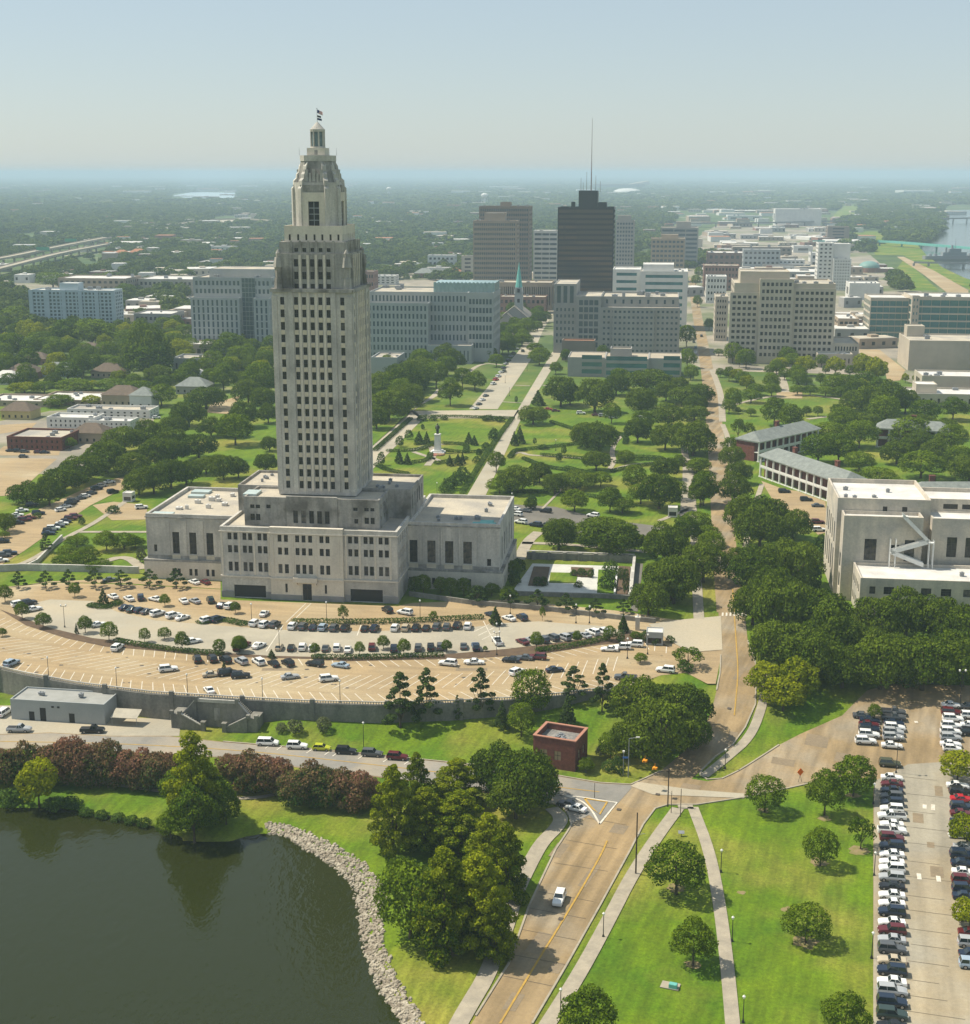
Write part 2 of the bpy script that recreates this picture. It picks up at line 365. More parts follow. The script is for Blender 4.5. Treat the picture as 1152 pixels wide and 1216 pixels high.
# ---------------------------------------------------------------- retaining wall line and upper deck
def P0(pts, t=None): return [G(*(t(*p) if t else p), 0) for p in pts]
mbd = MB(); drape_into(mbd, DECK, 0, 0, flat=0.03)
tag(mbd.build('car_park', M_tan), kind='structure')
TOPE = [(28, 719), (60, 712), (110, 714), (140, 727), (185, 737), (260, 743), (330, 748), (440, 750), (560, 745), (600, 740), (640, 738), (690, 742), (722, 744)]
BOTE = [(745, 751), (700, 758), (650, 765), (600, 771), (520, 778), (400, 781), (320, 779), (230, 773), (180, 766), (110, 758), (60, 746), (20, 731)]
sheet('concrete_car_park', [P0(TOPE + BOTE)], M_conc, 0, flat=0.06)
HB = [(796, 769), (760, 762), (713, 766), (648, 776), (572, 781.5), (522, 783), (410, 785.5), (379, 783), (263, 780), (225, 777), (187, 773), (125, 768), (78, 758), (31, 743), (0, 731), (-40, 715)]
sheet('planting_strip', [P0([(0, 724), (20, 731)] + BOTE[::-1][1:] + [(775, 757)] + HB[:-2])], M_mulch, 0, flat=0.09)

# parking bay lines
mk = MB()
def bay_lines(curve_px, spacing, length, slant, side, w=0.22, z=0.05, i0=0, i1=9999):
    c = resample(smooth(P0(curve_px)), 0.5); acc = 0; k = 0
    for a, b in zip(c, c[1:]):
        acc += math.hypot(b[0] - a[0], b[1] - a[1])
        if acc >= spacing:
            acc -= spacing; k += 1
            if k < i0 or k > i1: continue
            dx, dy = b[0] - a[0], b[1] - a[1]; l = math.hypot(dx, dy); dx /= l; dy /= l
            nxv, nyv = -dy * side, dx * side
            ex, ey = b[0] + nxv * length + dx * slant, b[1] + nyv * length + dy * slant
            mk.add([(b[0] - dx * w / 2, b[1] - dy * w / 2, z), (b[0] + dx * w / 2, b[1] + dy * w / 2, z), (ex + dx * w / 2, ey + dy * w / 2, z), (ex - dx * w / 2, ey - dy * w / 2, z)][::-1 if side < 0 else 1], [(0, 1, 2, 3)])
LOWTOP = HB[::-1][1:]
bay_lines(LOWTOP, 3.0, 4.8, 2.2, -1)
MID = [(-30, 752), (16, 768), (78, 779), (140, 790), (178, 796), (260, 803), (340, 808), (416, 810), (500, 809.5), (560, 807), (620, 802), (680, 795), (740, 787)]
bay_lines(MID, 2.9, 4.9, -3.0, -1); bay_lines(MID, 2.9, 4.7, 3.0, 1)
bay_lines([(x, y - 3.5) for x, y in WALL_PX], 2.9, 5.0, -2.6, 1)
for ox in ((250, 700), (430, 704)): pass
t7 = TR(260, 680, 3.2)
for (a, b_) in (((255, 190), (330, 118)), ((275, 190), (350, 118)), ((180, 300), (245, 200)), ((1005, 185), (1060, 290)), ((970, 225), (1030, 195)), ((985, 240), (1045, 210)), ((1000, 255), (1055, 228)), ((525, 240), (540, 200))):
    for q in strip_polys([G(*t7(*a)), G(*t7(*b_))], 0.25, False): mk.add([(x, y, 0.075) for x, y in q], [(0, 1, 2, 3)])
sheet('service_yard', [PX([(-40, 874), (-40, 838), (12, 838), (130, 850), (215, 852), (213, 874), (130, 875), (60, 871), (0, 873)])], M_conc, 0.05)
sheet('wing_drive', [P0([(-20, 700), (0, 699), (60, 690.5), (150, 687), (262, 691), (262, 699.5), (150, 693), (60, 691.5)])], M_tan, 0, flat=.08)
tag(mk.build('parking_markings', M_line), kind='structure')

# ---------------------------------------------------------------- roads, paths and lawns (all draped)
t4 = TR(560, 900, 3.388); t8 = TR(560, 740, 3.388); t3r = TR(560, 560, 3.388); tR = TR(780, 780, 3.097); t3 = TR(300, 860, 3.2)
tA = TR(440, 400, 2.743); tB = TR(800, 400, 3.273); tL = TR(0, 420, 3.388)
road = [(560, 1216), (604, 1145), (628, 1077), (648.5, 1033), (660, 1009), (673.6, 988.5), (678.7, 979.7), (676.6, 969.4), (670.7, 960.5), (657, 954.6), (600, 946), (540, 935), (490, 928), (420, 920), (340, 910), (265, 900), (130, 893), (0, 890), (-120, 889),
        (-120, 868), (0, 872), (60, 870), (130, 874), (200, 874), (265, 881), (350, 888), (420, 894), (519, 904), (560, 909), (620, 914), (672, 923), (713, 930), (749, 932), (763, 926), (784, 916), (812, 893), (832, 872), (845, 845), (851, 820), (855, 800), (856, 767), (853, 725),
        (884, 725), (888, 761), (898, 790), (897, 837), (885, 864), (870, 884.6), (849, 899), (834, 914), (821, 925), (840, 928), (857.5, 925), (877, 915.6), (902.7, 899.5), (925, 885), (950, 872), (1000, 850), (1030, 820), (1060, 812), (1180, 815), (1200, 1240), (1037, 1240), (1037, 940), (1040, 925), (990, 922), (964, 930), (935, 936.6), (885, 947), (827, 956), (793, 956), (778, 960.5), (763.7, 979.7), (749, 1009), (713.5, 1074), (672, 1148), (632, 1216), (615, 1250), (540, 1250)]
RD = PX(road)
sheet('road', [RD], M_tan2, 0.06)
sheet('side_street', [PX([(-120, 888), (0, 889), (130, 892), (265, 899), (340, 909), (420, 919), (490, 927), (540, 934), (600, 945), (655, 953.5), (668, 959), (675, 970), (677, 979), (700, 968), (712, 979), (735, 953), (750, 936), (749, 933), (713, 931), (672, 924), (620, 915), (560, 910), (519, 905), (420, 895), (350, 889), (265, 882), (200, 875), (130, 875), (60, 871), (0, 873), (-120, 869)])], M_grey, 0.10)
sheet('concrete_crossing', [PX([(749, 934), (757, 929), (820, 938), (884, 943), (884, 948.5), (775, 944)])], M_conc, 0.14)
sheet('parking_lane', [PX([(1038, 928), (1078, 908), (1124, 905), (1155, 912), (1240, 930), (1240, 1240), (1037, 1240)])], mat('worn lot concrete', (0.33, 0.295, 0.225), (0.25, 0.225, 0.18), 0.05, .95, c3=(0.33, 0.25, 0.14), scale3=0.03, fine=.16, streak=(-.27, .15, .4, 14)), 0.10)
sheet('lot_entrance', [P0([(800, 737), (856, 732), (858, 772), (820, 775), (796, 762), (770, 742)])], M_conc, 0, flat=0.14)
walks = []
for pts, wd in (([(540, 1225), (559, 1191), (578, 1160), (600, 1104), (612.5, 1060), (631, 1022.5), (644, 1000), (660, 985), (668, 972), (655, 960)], 3.0),
                ([(640, 1232), (651, 1216), (690, 1154), (725, 1089), (749, 1042), (778, 997), (805, 960.5)], 2.6),
                ([(822.7, 959), (843, 1012), (855, 1077), (864, 1151), (870, 1216), (872, 1240)], 2.3),
                ([(836, 922), (864, 899.5), (890, 877), (904, 844.6), (915, 800)], 2.2),
                ([(805, 958), (823, 958)], 2.4),
                ([(830, 735), (828, 700), (826, 650), (822, 600), (818, 545)], 3.0),
                ([(620, 645), (660, 646), (700, 649), (770, 656), (826, 660)], 3.0),
                ([(616, 665), (627, 642), (640, 632)], 4.0),
                ([(905, 575), (893, 610), (885, 650)], 2.0),
                ([(0, 906), (80, 921), (120, 930), (190, 940), (280, 950), (330, 945), (380, 925)], 1.4),
                ([(0, 678), (40, 665), (75, 640), (112, 622), (150, 595)], 2.2), ([(95, 632), (175, 632)], 2.4), ([(120, 668), (150, 660), (170, 676)], 3.5)):
    walks += strip_polys(PX(pts), wd)
walks.append(PX([(657, 944.5), (665, 941), (650, 952)]))
sheet('pavement', walks, M_walk, 0.16)
# kerbs
kb = MB()
for pts in ([(565, 1207), (604, 1145), (628, 1077), (648.5, 1033), (660, 1009), (673.6, 988.5), (678.7, 979.7), (676.6, 969.4), (670.7, 960.5), (657, 954.6), (600, 946)],
            [(632, 1216), (672, 1148), (713.5, 1074), (749, 1009), (763.7, 979.7), (778, 960.5), (793, 956), (827, 956), (885, 947), (935, 936.6), (964, 930)],
            [(265, 881), (350, 888), (420, 894), (519, 904), (620, 914), (672, 923), (713, 930), (749, 932), (763, 926), (784, 916)],
            [(851, 820), (853, 725)][0:1] + [(855, 800), (856, 778)],
            [(888, 761), (898, 790), (897, 837), (885, 864), (870, 884.6), (849, 899), (834, 914), (831, 920), (840, 926), (857.5, 925), (877, 915.6), (902.7, 899.5), (925, 885)]):
    ribbon_wall(kb, resample(PX(pts), 3), 0.35, -0.1, 0.22)
tag(kb.build('kerb', M_walk), kind='structure')
# painted lines
yl = MB()
for q in strip_polys(PX([(594, 1216), (631, 1154), (675, 1083), (713.5, 1016.6), (721, 999)]), 0.35): drape_into(yl, q, 0.14)
for q in strip_polys(PX([(-100, 879), (0, 881), (130, 883), (265, 890), (350, 898), (420, 906), (500, 915), (580, 925), (660, 935), (712, 941)]), 0.3): drape_into(yl, q, 0.14)
for q in strip_polys(PX([(870, 700), (874, 760), (877, 800), (872, 850)]), 0.3): drape_into(yl, q, 0.14)
for q in strip_polys(PX([t4(455, 165), t4(545, 180), t4(515, 230), t4(480, 200), t4(455, 165)]), 0.5, False): drape_into(yl, q, 0.18)
tag(yl.build('yellow_lines', M_yel), kind='structure')
wl = MB()
for q in strip_polys(PX([t4(320, 150), t4(430, 158), t4(585, 182), t4(515, 268)]), 0.4, False) + strip_polys(PX([t4(330, 148), t4(430, 165), t4(480, 205), t4(515, 268)]), 0.4): drape_into(wl, q, 0.15)
for i in range(7):
    x = 857 + i * 4.6
    drape_into(wl, PX([(x, 732), (x + 2.2, 732), (x + 2.4, 728), (x + 0.3, 728)]), 0.15)
for a, b_ in (((1090, 858), (1086, 858)), ((1098, 961), (1098, 956)), ((1108, 963), (1108, 956)), ((1092, 1045), (1091, 1038)), ((1115, 1048), (1114, 1041))):
    for q in strip_polys(PX([a, b_]), 0.8, False): drape_into(wl, q, 0.15)
for x in (322, 336, 371, 392, 402, 432, 462, 487):
    y = 884 + (x - 318) * 0.115
    for q in strip_polys(PX([(x, y), (x - 7, y + 5)]), 0.25, False): drape_into(wl, q, 0.15)
for yy in range(845, 900, 7): pass
tag(wl.build('white_lines', M_line), kind='structure')

# wear on the roads: patches, drains, seams doubling as painted shadow lines; bare soil under the lawn trees
pm = MB(); sm_ = MB(); mh = MB(); wd = random.Random(31)
def quad_on_road(c_px, along, across, ang, mb_, off):
    X, Y, _ = Gt(*c_px); ca, sa = math.cos(ang), math.sin(ang)
    drape_into(mb_, [(X + ca * u - sa * v, Y + sa * u + ca * v) for u, v in ((-across / 2, -along / 2), (across / 2, -along / 2), (across / 2, along / 2), (-across / 2, along / 2))], off)
RA = -.36
for (x, y, al, ac) in ((640, 1120, 7, 2.6), (700, 1040, 9, 1.6), (664, 1010, 6, 2.4), (610, 1190, 5, 2.2), (735, 985, 4, 3), (660, 1150, 3, 2), (820, 935, 3, 4), (868, 880, 8, 2), (878, 800, 9, 1.6), (930, 905, 3, 5), (970, 880, 5, 5), (1000, 900, 4, 3)): quad_on_road((x, y), al, ac, RA + wd.uniform(-.04, .04), pm, .085)
for (x, y) in ((625, 1165), (650, 1110), (672, 1065), (690, 1030), (702, 1003), (715, 975), (640, 1140), (662, 1085)): quad_on_road((x, y), .12, 10.5, RA + wd.uniform(-.03, .03), sm_, .09)  # cross seams also put the lane's transverse shadow lines into dark colour
for (x, y) in ((666, 1092), (735, 962), (866, 842), (781, 944)): quad_on_road((x, y), .9, .9, RA, mh, .2)
for i in range(16):
    y = 925 + i * 20; quad_on_road((1090 + wd.uniform(-4, 22), y), .1, wd.uniform(5, 12), -.27, sm_, .13)
for i in range(4): quad_on_road((1085 + wd.uniform(0, 30), 940 + i * 32), wd.uniform(2, 6), wd.uniform(1, 3), -.27, pm, .125)
for (x, y, al, ac) in ((330, 795, 2.0, 4), (560, 795, 2, 4)):
    X, Y = G(x, y, 0); drape_into(pm, [(X - ac, Y - al / 2), (X + ac, Y - al / 2), (X + ac, Y + al / 2), (X - ac, Y + al / 2)], 0, flat=.038)
for i in range(60):
    X, Y = G(wd.uniform(0, 760), wd.uniform(770, 820), 0)
    if inside(X, Y, DECK): r_ = wd.uniform(.25, .7); drape_into(mh, [(X + r_ * math.cos(t), Y + r_ * math.sin(t) * .8) for t in (0, 1.1, 2.2, 3.3, 4.4, 5.4)], 0, flat=.042)
tag(pm.build('road_patches', mat('road patch', (0.255, 0.195, 0.125), (0.21, 0.165, 0.11), .3, .95, fine=.2)), kind='structure')
tag(sm_.build('road_seams_shadow_lines', mat('tar seam and shadow line', (0.10, 0.08, 0.06), None, rough=.9)), kind='structure')
tag(mh.build('drains', mat('oil stain', (0.09, 0.075, 0.06), None, rough=.7)), kind='structure')
bs = MB()
for (x, y, r_) in ((803, 1055, 1.7), (823, 1145, 1.5), (908, 962, 1.3), (979, 972, 1.4), (1013, 944, 1.6), (972, 1024, 1.8), (1020, 1010, 2.0), (957, 1118, 2.4), (1003, 1228, 1.6), (530, 1130, 2.2), (560, 960, 2.0), (935, 1080, 1.1), (880, 1060, .8)):
    X, Y, _ = Gt(x, y); n_ = 14; drape_into(bs, [(X + r_ * wd.uniform(.6, 1.25) * math.cos(6.283 * k / n_), Y + r_ * wd.uniform(.6, 1.25) * math.sin(6.283 * k / n_)) for k in range(n_)], .03)
tag(bs.build('bare_soil', mat('bare soil', (0.27, 0.20, 0.11), (0.17, 0.16, 0.05), .8, .95, fine=.2)), kind='structure')
# garden, boulevard, back drive
sheet('boulevard', [P0([(557, 486), (591, 486), (630, 428), (645, 392), (660, 368), (652, 368), (634, 390), (615, 418)]),
                    P0([(555, 588), (577, 588), (619, 497), (668, 418), (656, 418), (608, 498)]),
                    P0([(487, 488), (499, 497), (610, 497), (617, 487)]), P0([(425, 545), (440, 560), (503, 497), (490, 487), (520, 470), (530, 458), (524, 457), (512, 470)])], M_conc, 0, flat=0.10)
st = []
for pts, wd in (([(868, 728), (860, 650), (854.5, 565), (847, 490), (840, 440), (833, 400), (828, 375), (824, 350), (822, 330)], 8.0),):
    st += strip_polys(P0(pts), wd)
mbs = MB()
for q in st: drape_into(mbs, q, 0, 0, flat=0.08)
tag(mbs.build('street', M_tan2), kind='structure')
sheet('service_drive', [P0([(600, 598.7), (659, 602), (717, 617), (790, 626), (768, 637), (673, 633), (611, 620)])], M_asph, 0, flat=0.09)
gp = []
for pts, wd in (([(130, 370), (200, 350), (205, 395), (185, 420)], 3), ([(140, 375), (230, 405)], 2.5), ([(205, 352), (240, 350)], 2.5), ([(455, 385), (490, 375), (510, 385), (560, 388), (640, 393), (720, 398), (790, 400)], 2.4), ([(820, 320), (795, 345), (785, 380), (795, 405), (780, 430)], 2.2),
                ([(790, 432), (850, 415), (930, 410), (960, 395)], 2.0), ([(470, 158), (520, 160)], 2), ([(560, 158), (610, 162)], 2), ([(430, 212), (500, 216)], 2), ([(300, 130), (360, 85), (430, 92)], 3), ([(640, 480), (560, 560)], 1),
                ([(1020, 350), (1030, 420), (1025, 520), (1020, 600)], 3.0), ([(940, 600), (1040, 560)], 2.0)):
    gp += strip_polys(P0([tA(*p) for p in pts]), wd)
for pts, wd in (([(230, 265), (330, 240), (430, 225), (520, 228), (600, 235), (680, 248)], 3.0), ([(395, 120), (425, 170), (435, 220)], 5), ([(150, 130), (170, 180), (185, 230), (190, 330)], 3.5), ([(520, 320), (600, 310)], 3), ([(190, 340), (215, 400), (245, 640)], 2.5)):
    gp += strip_polys(P0([tB(*p) for p in pts]), wd)
mbs = MB()
for q in gp: drape_into(mbs, q, 0, 0, flat=0.12)
tag(mbs.build('garden_path', M_walk), kind='structure')
sheet('plaza', [P0([tB(*p) for p in ((400, 215), (500, 215), (500, 240), (400, 240))]), P0([tB(*p) for p in ((710, 200), (780, 195), (770, 215), (720, 220))]), P0([tB(*p) for p in ((720, 50), (800, 50), (900, 130), (880, 170), (830, 175), (820, 120), (730, 75))])], M_tan, 0, flat=0.13)
sheet('barracks_drive', [P0([tB(*p) for p in ((340, 560), (420, 590), (480, 600), (590, 640), (600, 760), (560, 770), (520, 720), (400, 660))])], M_tan, 0, flat=0.09)
sheet('west_street', [P0([(-60, 690), (-60, 640), (0, 636), (30, 612), (118, 573), (148, 566), (148, 580), (108, 600), (66, 628), (28, 655), (0, 672)]), P0([(110, 600), (135, 596), (175, 600), (174, 617), (133, 618)]),
                      P0([(0, 544), (68, 545), (44, 565), (20, 588), (-40, 592), (-60, 548)]), P0([(0, 505), (44, 502), (36, 510), (-5, 516)]), P0([(5, 530), (72, 533), (70, 541), (-10, 541)]), P0([(250, 480), (285, 470), (275, 492), (245, 490)])], M_tan, 0, flat=0.09)
M_city = mat('city paving', (0.20, 0.18, 0.15), (0.36, 0.31, 0.24), 0.03, 0.95, detail=6, c3=(0.10, 0.13, 0.04), scale3=0.012, fine=0.15)
sheet('city_ground', [P0([(-80, 402), (120, 402), (330, 418), (420, 425), (590, 428), (600, 400), (655, 398), (700, 428), (812, 428), (840, 440), (1060, 446), (1120, 470), (1260, 480), (1230, 350), (1160, 352), (1100, 350), (1060, 325), (1030, 300), (1000, 268), (850, 268), (800, 300), (730, 320), (560, 320), (430, 325), (320, 322), (130, 322), (-60, 345)]),
                      P0([(-60, 512), (60, 488), (190, 482), (180, 505), (120, 520), (95, 560), (-60, 570)])], M_city, 0, flat=0.05)
# riprap bank
rk = MB()
inner = resample(PX([(322, 992), (340, 992), (358, 1006), (378, 1018), (400, 1034), (417, 1050), (425, 1075), (429, 1110), (438, 1147), (454, 1182), (482, 1222)]), 1.0)
outer = resample(PX([(318, 978), (340, 980), (368, 990), (400, 1005), (432, 1026), (450, 1045), (457, 1062), (452, 1090), (455, 1120), (465, 1150), (482, 1182), (505, 1222)]), 1.0)
for i in range(2600):
    t = random.random(); s = random.random()
    a = inner[int(t * (len(inner) - 1))]; b_ = outer[int(t * (len(outer) - 1))]
    x = a[0] + (b_[0] - a[0]) * s + random.uniform(-.5, .5); y = a[1] + (b_[1] - a[1]) * s + random.uniform(-.5, .5)
    r = random.uniform(0.18, 0.55); z = max(h(x, y), WATER - 0.1)
    n = 5; ang = random.random() * 6.3
    lo = [(x + r * random.uniform(.7, 1.2) * math.cos(ang + 6.283 * k / n), y + r * random.uniform(.7, 1.2) * math.sin(ang + 6.283 * k / n), z - 0.1) for k in range(n)]
    hi = [(x + r * .6 * random.uniform(.6, 1.2) * math.cos(ang + 6.283 * k / n), y + r * .6 * random.uniform(.6, 1.2) * math.sin(ang + 6.283 * k / n), z + r * random.uniform(.5, .9)) for k in range(n)]
    rk.add(lo + hi, [(k, (k + 1) % n, n + (k + 1) % n, n + k) for k in range(n)] + [tuple(range(n, 2 * n))])
tag(rk.build('riprap', M_rock), label='pale loose rock lining the bend of the lake bank', kind='stuff')
# ---------------------------------------------------------------- buildings
PANES = {}
def pane_mesh(wd, ht, gm, fm, mull):
    k = (round(wd, 1), round(ht, 1), gm.name, mull)
    if k not in PANES:
        m = MB(); m.add([(-wd / 2, 0, 0), (wd / 2, 0, 0), (wd / 2, 0, ht), (-wd / 2, 0, ht)], [(0, 1, 2, 3)], 0)
        if mull:
            nx_, nz_ = mull; t = 0.05
            for i in range(1, nx_): x = -wd / 2 + wd * i / nx_; m.box(x - t, x + t, -0.06, -0.005, 0, ht, 1)
            for j in range(1, nz_): z = ht * j / nz_; m.box(-wd / 2, wd / 2, -0.05, -0.004, z - t, z + t, 1)
        PANES[k] = m.mesh('window', [gm, fm])
    return PANES[k]
def grid(L, z0, z1, cols, rows, fx=0.5, fz=0.55, mx=0.0, mb_=0.0, mt=0.0):
    cw = (L - 2 * mx) / cols; rh = (z1 - z0 - mb_ - mt) / rows; r = []
    for j in range(rows):
        for i in range(cols):
            x = mx + cw * (i + .5); z = z0 + mb_ + rh * (j + .5)
            r.append((x - cw * fx / 2, x + cw * fx / 2, z - rh * fz / 2, z + rh * fz / 2))
    return r
class Bld:
    def __init__(s, name, label, cat, loc, rz=R(-7), group=None, wall=None, roof=None, glass=None, mull=None, depth=0.3, frame=None, wname='window'):
        s.root = thing(name, label, cat, (*loc, 0) if len(loc) == 2 else loc, rz, group)
        s.w = MB(); s.r = []; s.wm = [wall or M_stone, M_stone_dark, M_stone_warm, M_spandrel, M_plinth]; s.rm = roof or M_roof
        s.name = name; s.g = glass or M_glass; s.fm = frame or M_bronze; s.mull = mull; s.depth = depth; s.wins = []; s.wname = wname
    def face(s, o, d, L, z0, z1, rects, mi=0, depth=None, far=0):
        """o corner seen at the left of the face from outside, d unit direction along the face; inward is to the left of d"""
        dp = s.depth if depth is None else depth
        n = (-d[1], d[0])
        P = lambda t, z, q=0.0: (o[0] + d[0] * t + n[0] * q, o[1] + d[1] * t + n[1] * q, z)
        rects = [(max(0.02, a), min(L - 0.02, b), c, e) for a, b, c, e in rects]
        bx = sorted(set([0, L] + [round(v, 3) for r in rects for v in r[:2]]))
        for a, b in zip(bx, bx[1:]):
            if b - a < 1e-3: continue
            m = (a + b) / 2; hit = sorted([(r[2], r[3]) for r in rects if r[0] < m < r[1]])
            z = z0
            for c, e in hit:
                if c > z + 1e-4: s.w.add([P(a, z), P(b, z), P(b, c), P(a, c)], [(0, 1, 2, 3)], mi)
                z = max(z, e)
            if z < z1 - 1e-4: s.w.add([P(a, z), P(b, z), P(b, z1), P(a, z1)], [(0, 1, 2, 3)], mi)
        ang = math.atan2(d[1], d[0])
        for a, b, c, e in rects:
            s.w.add([P(a, c), P(b, c), P(b, e), P(a, e), P(a, c, dp), P(b, c, dp), P(b, e, dp), P(a, e, dp)], [(0, 1, 5, 4), (3, 7, 6, 2), (0, 4, 7, 3), (1, 2, 6, 5)], mi)
            s.wins.append((far, P((a + b) / 2, c, dp - 0.01), b - a, e - c, ang))
    def vol(s, x0, x1, y0, y1, z0, z1, front=(), right=(), left=(), back=(), par=0.9, mi=0, pw=0.5, roof=True, far=0):
        s.face((x0, y0), (1, 0), x1 - x0, z0, z1, front, mi, far=far)
        s.face((x1, y0), (0, 1), y1 - y0, z0, z1, right, mi, far=far + 1)
        s.face((x1, y1), (-1, 0), x1 - x0, z0, z1, back, mi, far=far + 3)
        s.face((x0, y1), (0, -1), y1 - y0, z0, z1, left, mi, far=far + 1)
        if roof: s.roof(x0, x1, y0, y1, z1, par, mi, pw)
    def roof(s, x0, x1, y0, y1, z1, par=0.9, mi=0, pw=0.5):
        zr = z1 - par
        s.r.append(MB().add([(x0 + pw, y0 + pw, zr), (x1 - pw, y0 + pw, zr), (x1 - pw, y1 - pw, zr), (x0 + pw, y1 - pw, zr)], [(0, 1, 2, 3)]))
        o = [(x0, y0), (x1, y0), (x1, y1), (x0, y1)]; i = [(x0 + pw, y0 + pw), (x1 - pw, y0 + pw), (x1 - pw, y1 - pw), (x0 + pw, y1 - pw)]
        s.w.add([(x, y, z1) for x, y in o] + [(x, y, z1) for x, y in i] + [(x, y, zr) for x, y in i], [(k, (k + 1) % 4, 4 + (k + 1) % 4, 4 + k) for k in range(4)] + [(4 + k, 4 + (k + 1) % 4, 8 + (k + 1) % 4, 8 + k) for k in range(4)], mi)
    def units(s, x0, x1, y0, y1, z, n=5, seed=1, big=2.5, m=None):
        rd = random.Random(seed)
        for i in range(n):
            m_ = MB(); a = rd.uniform(.5, 1) * big; b = rd.uniform(.4, 1) * big; c = rd.uniform(.3, .7) * big
            m_.box(-a / 2, a / 2, -b / 2, b / 2, 0.0, c); m_.box(-a / 2 - .1, a / 2 + .1, -b / 2 - .1, b / 2 + .1, c, c + .12); m_.frust(0, 0, a * .2, a * .2, c + .12, c + .35, 8)
            m_.build('roof_unit', m or M_metal, s.root, (rd.uniform(x0 + 2, x1 - 2), rd.uniform(y0 + 2, y1 - 2), z))
    def finish(s, wallname='wall'):
        if s.w.v: s.w.build(wallname, s.wm, s.root)
        for q in s.r: q.build('roof', s.rm, s.root)
        s.wins.sort(key=lambda q: (q[0], -q[2] * q[3]))
        rest = MB()
        for k, (f, p, a, b, ang) in enumerate(s.wins):
            gl_, ml_ = (M_darkfill, None) if (a > 6 and s.name == 'capitol_building') else (s.g, s.mull)  # capitol garage voids: plain dark panes paint the shade inside
            if k < 100 and not (k == 99 and len(s.wins) > 100):
                me = pane_mesh(a, b, gl_, s.fm, ml_); o = link(s.wname, me, s.root, p, ang)
            else:
                me = pane_mesh(a, b, gl_, s.fm, ml_); c, sn = math.cos(ang), math.sin(ang)
                vs = [(p[0] + v.co.x * c - v.co.y * sn, p[1] + v.co.x * sn + v.co.y * c, p[2] + v.co.z) for v in me.vertices]
                base = len(rest.v); rest.v += vs
                for q in me.polygons: rest.f.append(tuple(base + i for i in q.vertices)); rest.m.append(q.material_index)
        if rest.f: tag(rest.build(s.wname, [s.g, s.fm], s.root), kind='stuff')
        return s.root
def place(px, py, ang=R(-7)):
    X, Y = G(px, py, 0); U = (math.cos(ang), math.sin(ang)); V = (-math.sin(ang), math.cos(ang))
    def pv(qx, qy, v=0.0):
        d = ray(qx, qy); t = (v + X * V[0] + Y * V[1]) / (d[0] * V[0] + d[1] * V[1])
        return ((d[0] * t - X) * U[0] + (d[1] * t - Y) * U[1], CAMH + d[2] * t)
    return (X, Y), pv

# ---------------------------------------------------------------- the capitol
C = Bld('capitol_building', 'tall limestone art deco capitol tower rising from a broad stepped base', 'capitol', (-48.5, 421), R(-7.5), mull=(2, 2), depth=0.35)
def mir(rs, c): return [(2 * c - b, 2 * c - a, z, e) for a, b, z, e in rs]
ux0, ux1, v0 = -26.3, 26.5, -23.5
rects = []
for za, zb in ((17.6, 19.7), (13.7, 15.9), (8.1, 10.9)):
    for a in (-24.0, -22.2, -19.5, -17.8, -15.0, -13.3): rects.append((a, a + 1.2, za, zb))
    for a in (21.0, 22.8, 16.6, 18.3, 12.0, 13.8): rects.append((a, a + 1.2, za, zb))
rects += [(-22.6, -13.0, 0.15, 3.9), (12.4, 22.0, 0.15, 3.9)]
front = [(a - ux0, b - ux0, c, e) for a, b, c, e in rects]
sideR = grid(17, 7, 20.5, 5, 3, 0.42, 0.5, 1)
C.face((ux0, v0), (1, 0), ux1 - ux0, 0, 21.5, front, 0)
C.face((ux1, v0), (0, 1), 48, 0, 21.5, sideR, 0)
C.face((ux1, 24.5), (-1, 0), ux1 - ux0, 0, 21.5, [], 0)
C.face((ux0, 24.5), (0, -1), 48, 0, 21.5, grid(17, 7, 20.5, 5, 3, 0.42, 0.5, 1), 0) if False else C.face((ux0, 24.5), (0, -1), 48, 0, 21.5, [(48 - b, 48 - a, c, e) for a, b, c, e in sideR], 0)
C.roof(ux0, ux1, v0, 24.5, 21.5, 0.9, 0, 0.8)
# projecting centre bay
cb = []
for za, zb in ((17.6, 19.7), (13.7, 15.9), (8.1, 10.9)):
    for a in (-8.75, -6.85, -3.5, -1.6, 0.35, 3.7, 5.5): cb.append((a, a + 1.2, za, zb))
cb += [(-1.7, 1.0, 0.05, 5.1), (-6.9, -6.2, 2.3, 5.0), (4.9, 5.6, 2.3, 5.0)]
C.face((-11.2, -24.2), (1, 0), 21.8, 0, 21.9, [(a + 11.2, b + 11.2, c, e) for a, b, c, e in cb], 2)
for x, dd in ((-11.2, -1), (10.6, 1)):
    C.w.add([(x, -24.2, 0), (x, -23.5, 0), (x, -23.5, 21.9), (x, -24.2, 21.9)], [(0, 1, 2, 3) if dd > 0 else (3, 2, 1, 0)], 2)
C.w.add([(-11.2, -24.2, 21.9), (10.6, -24.2, 21.9), (10.6, -22.9, 21.9), (-11.2, -22.9, 21.9)], [(0, 1, 2, 3)], 2)
C.w.box(-11.1, 10.5, -22.95, -22.7, 20.6, 21.88, 2)
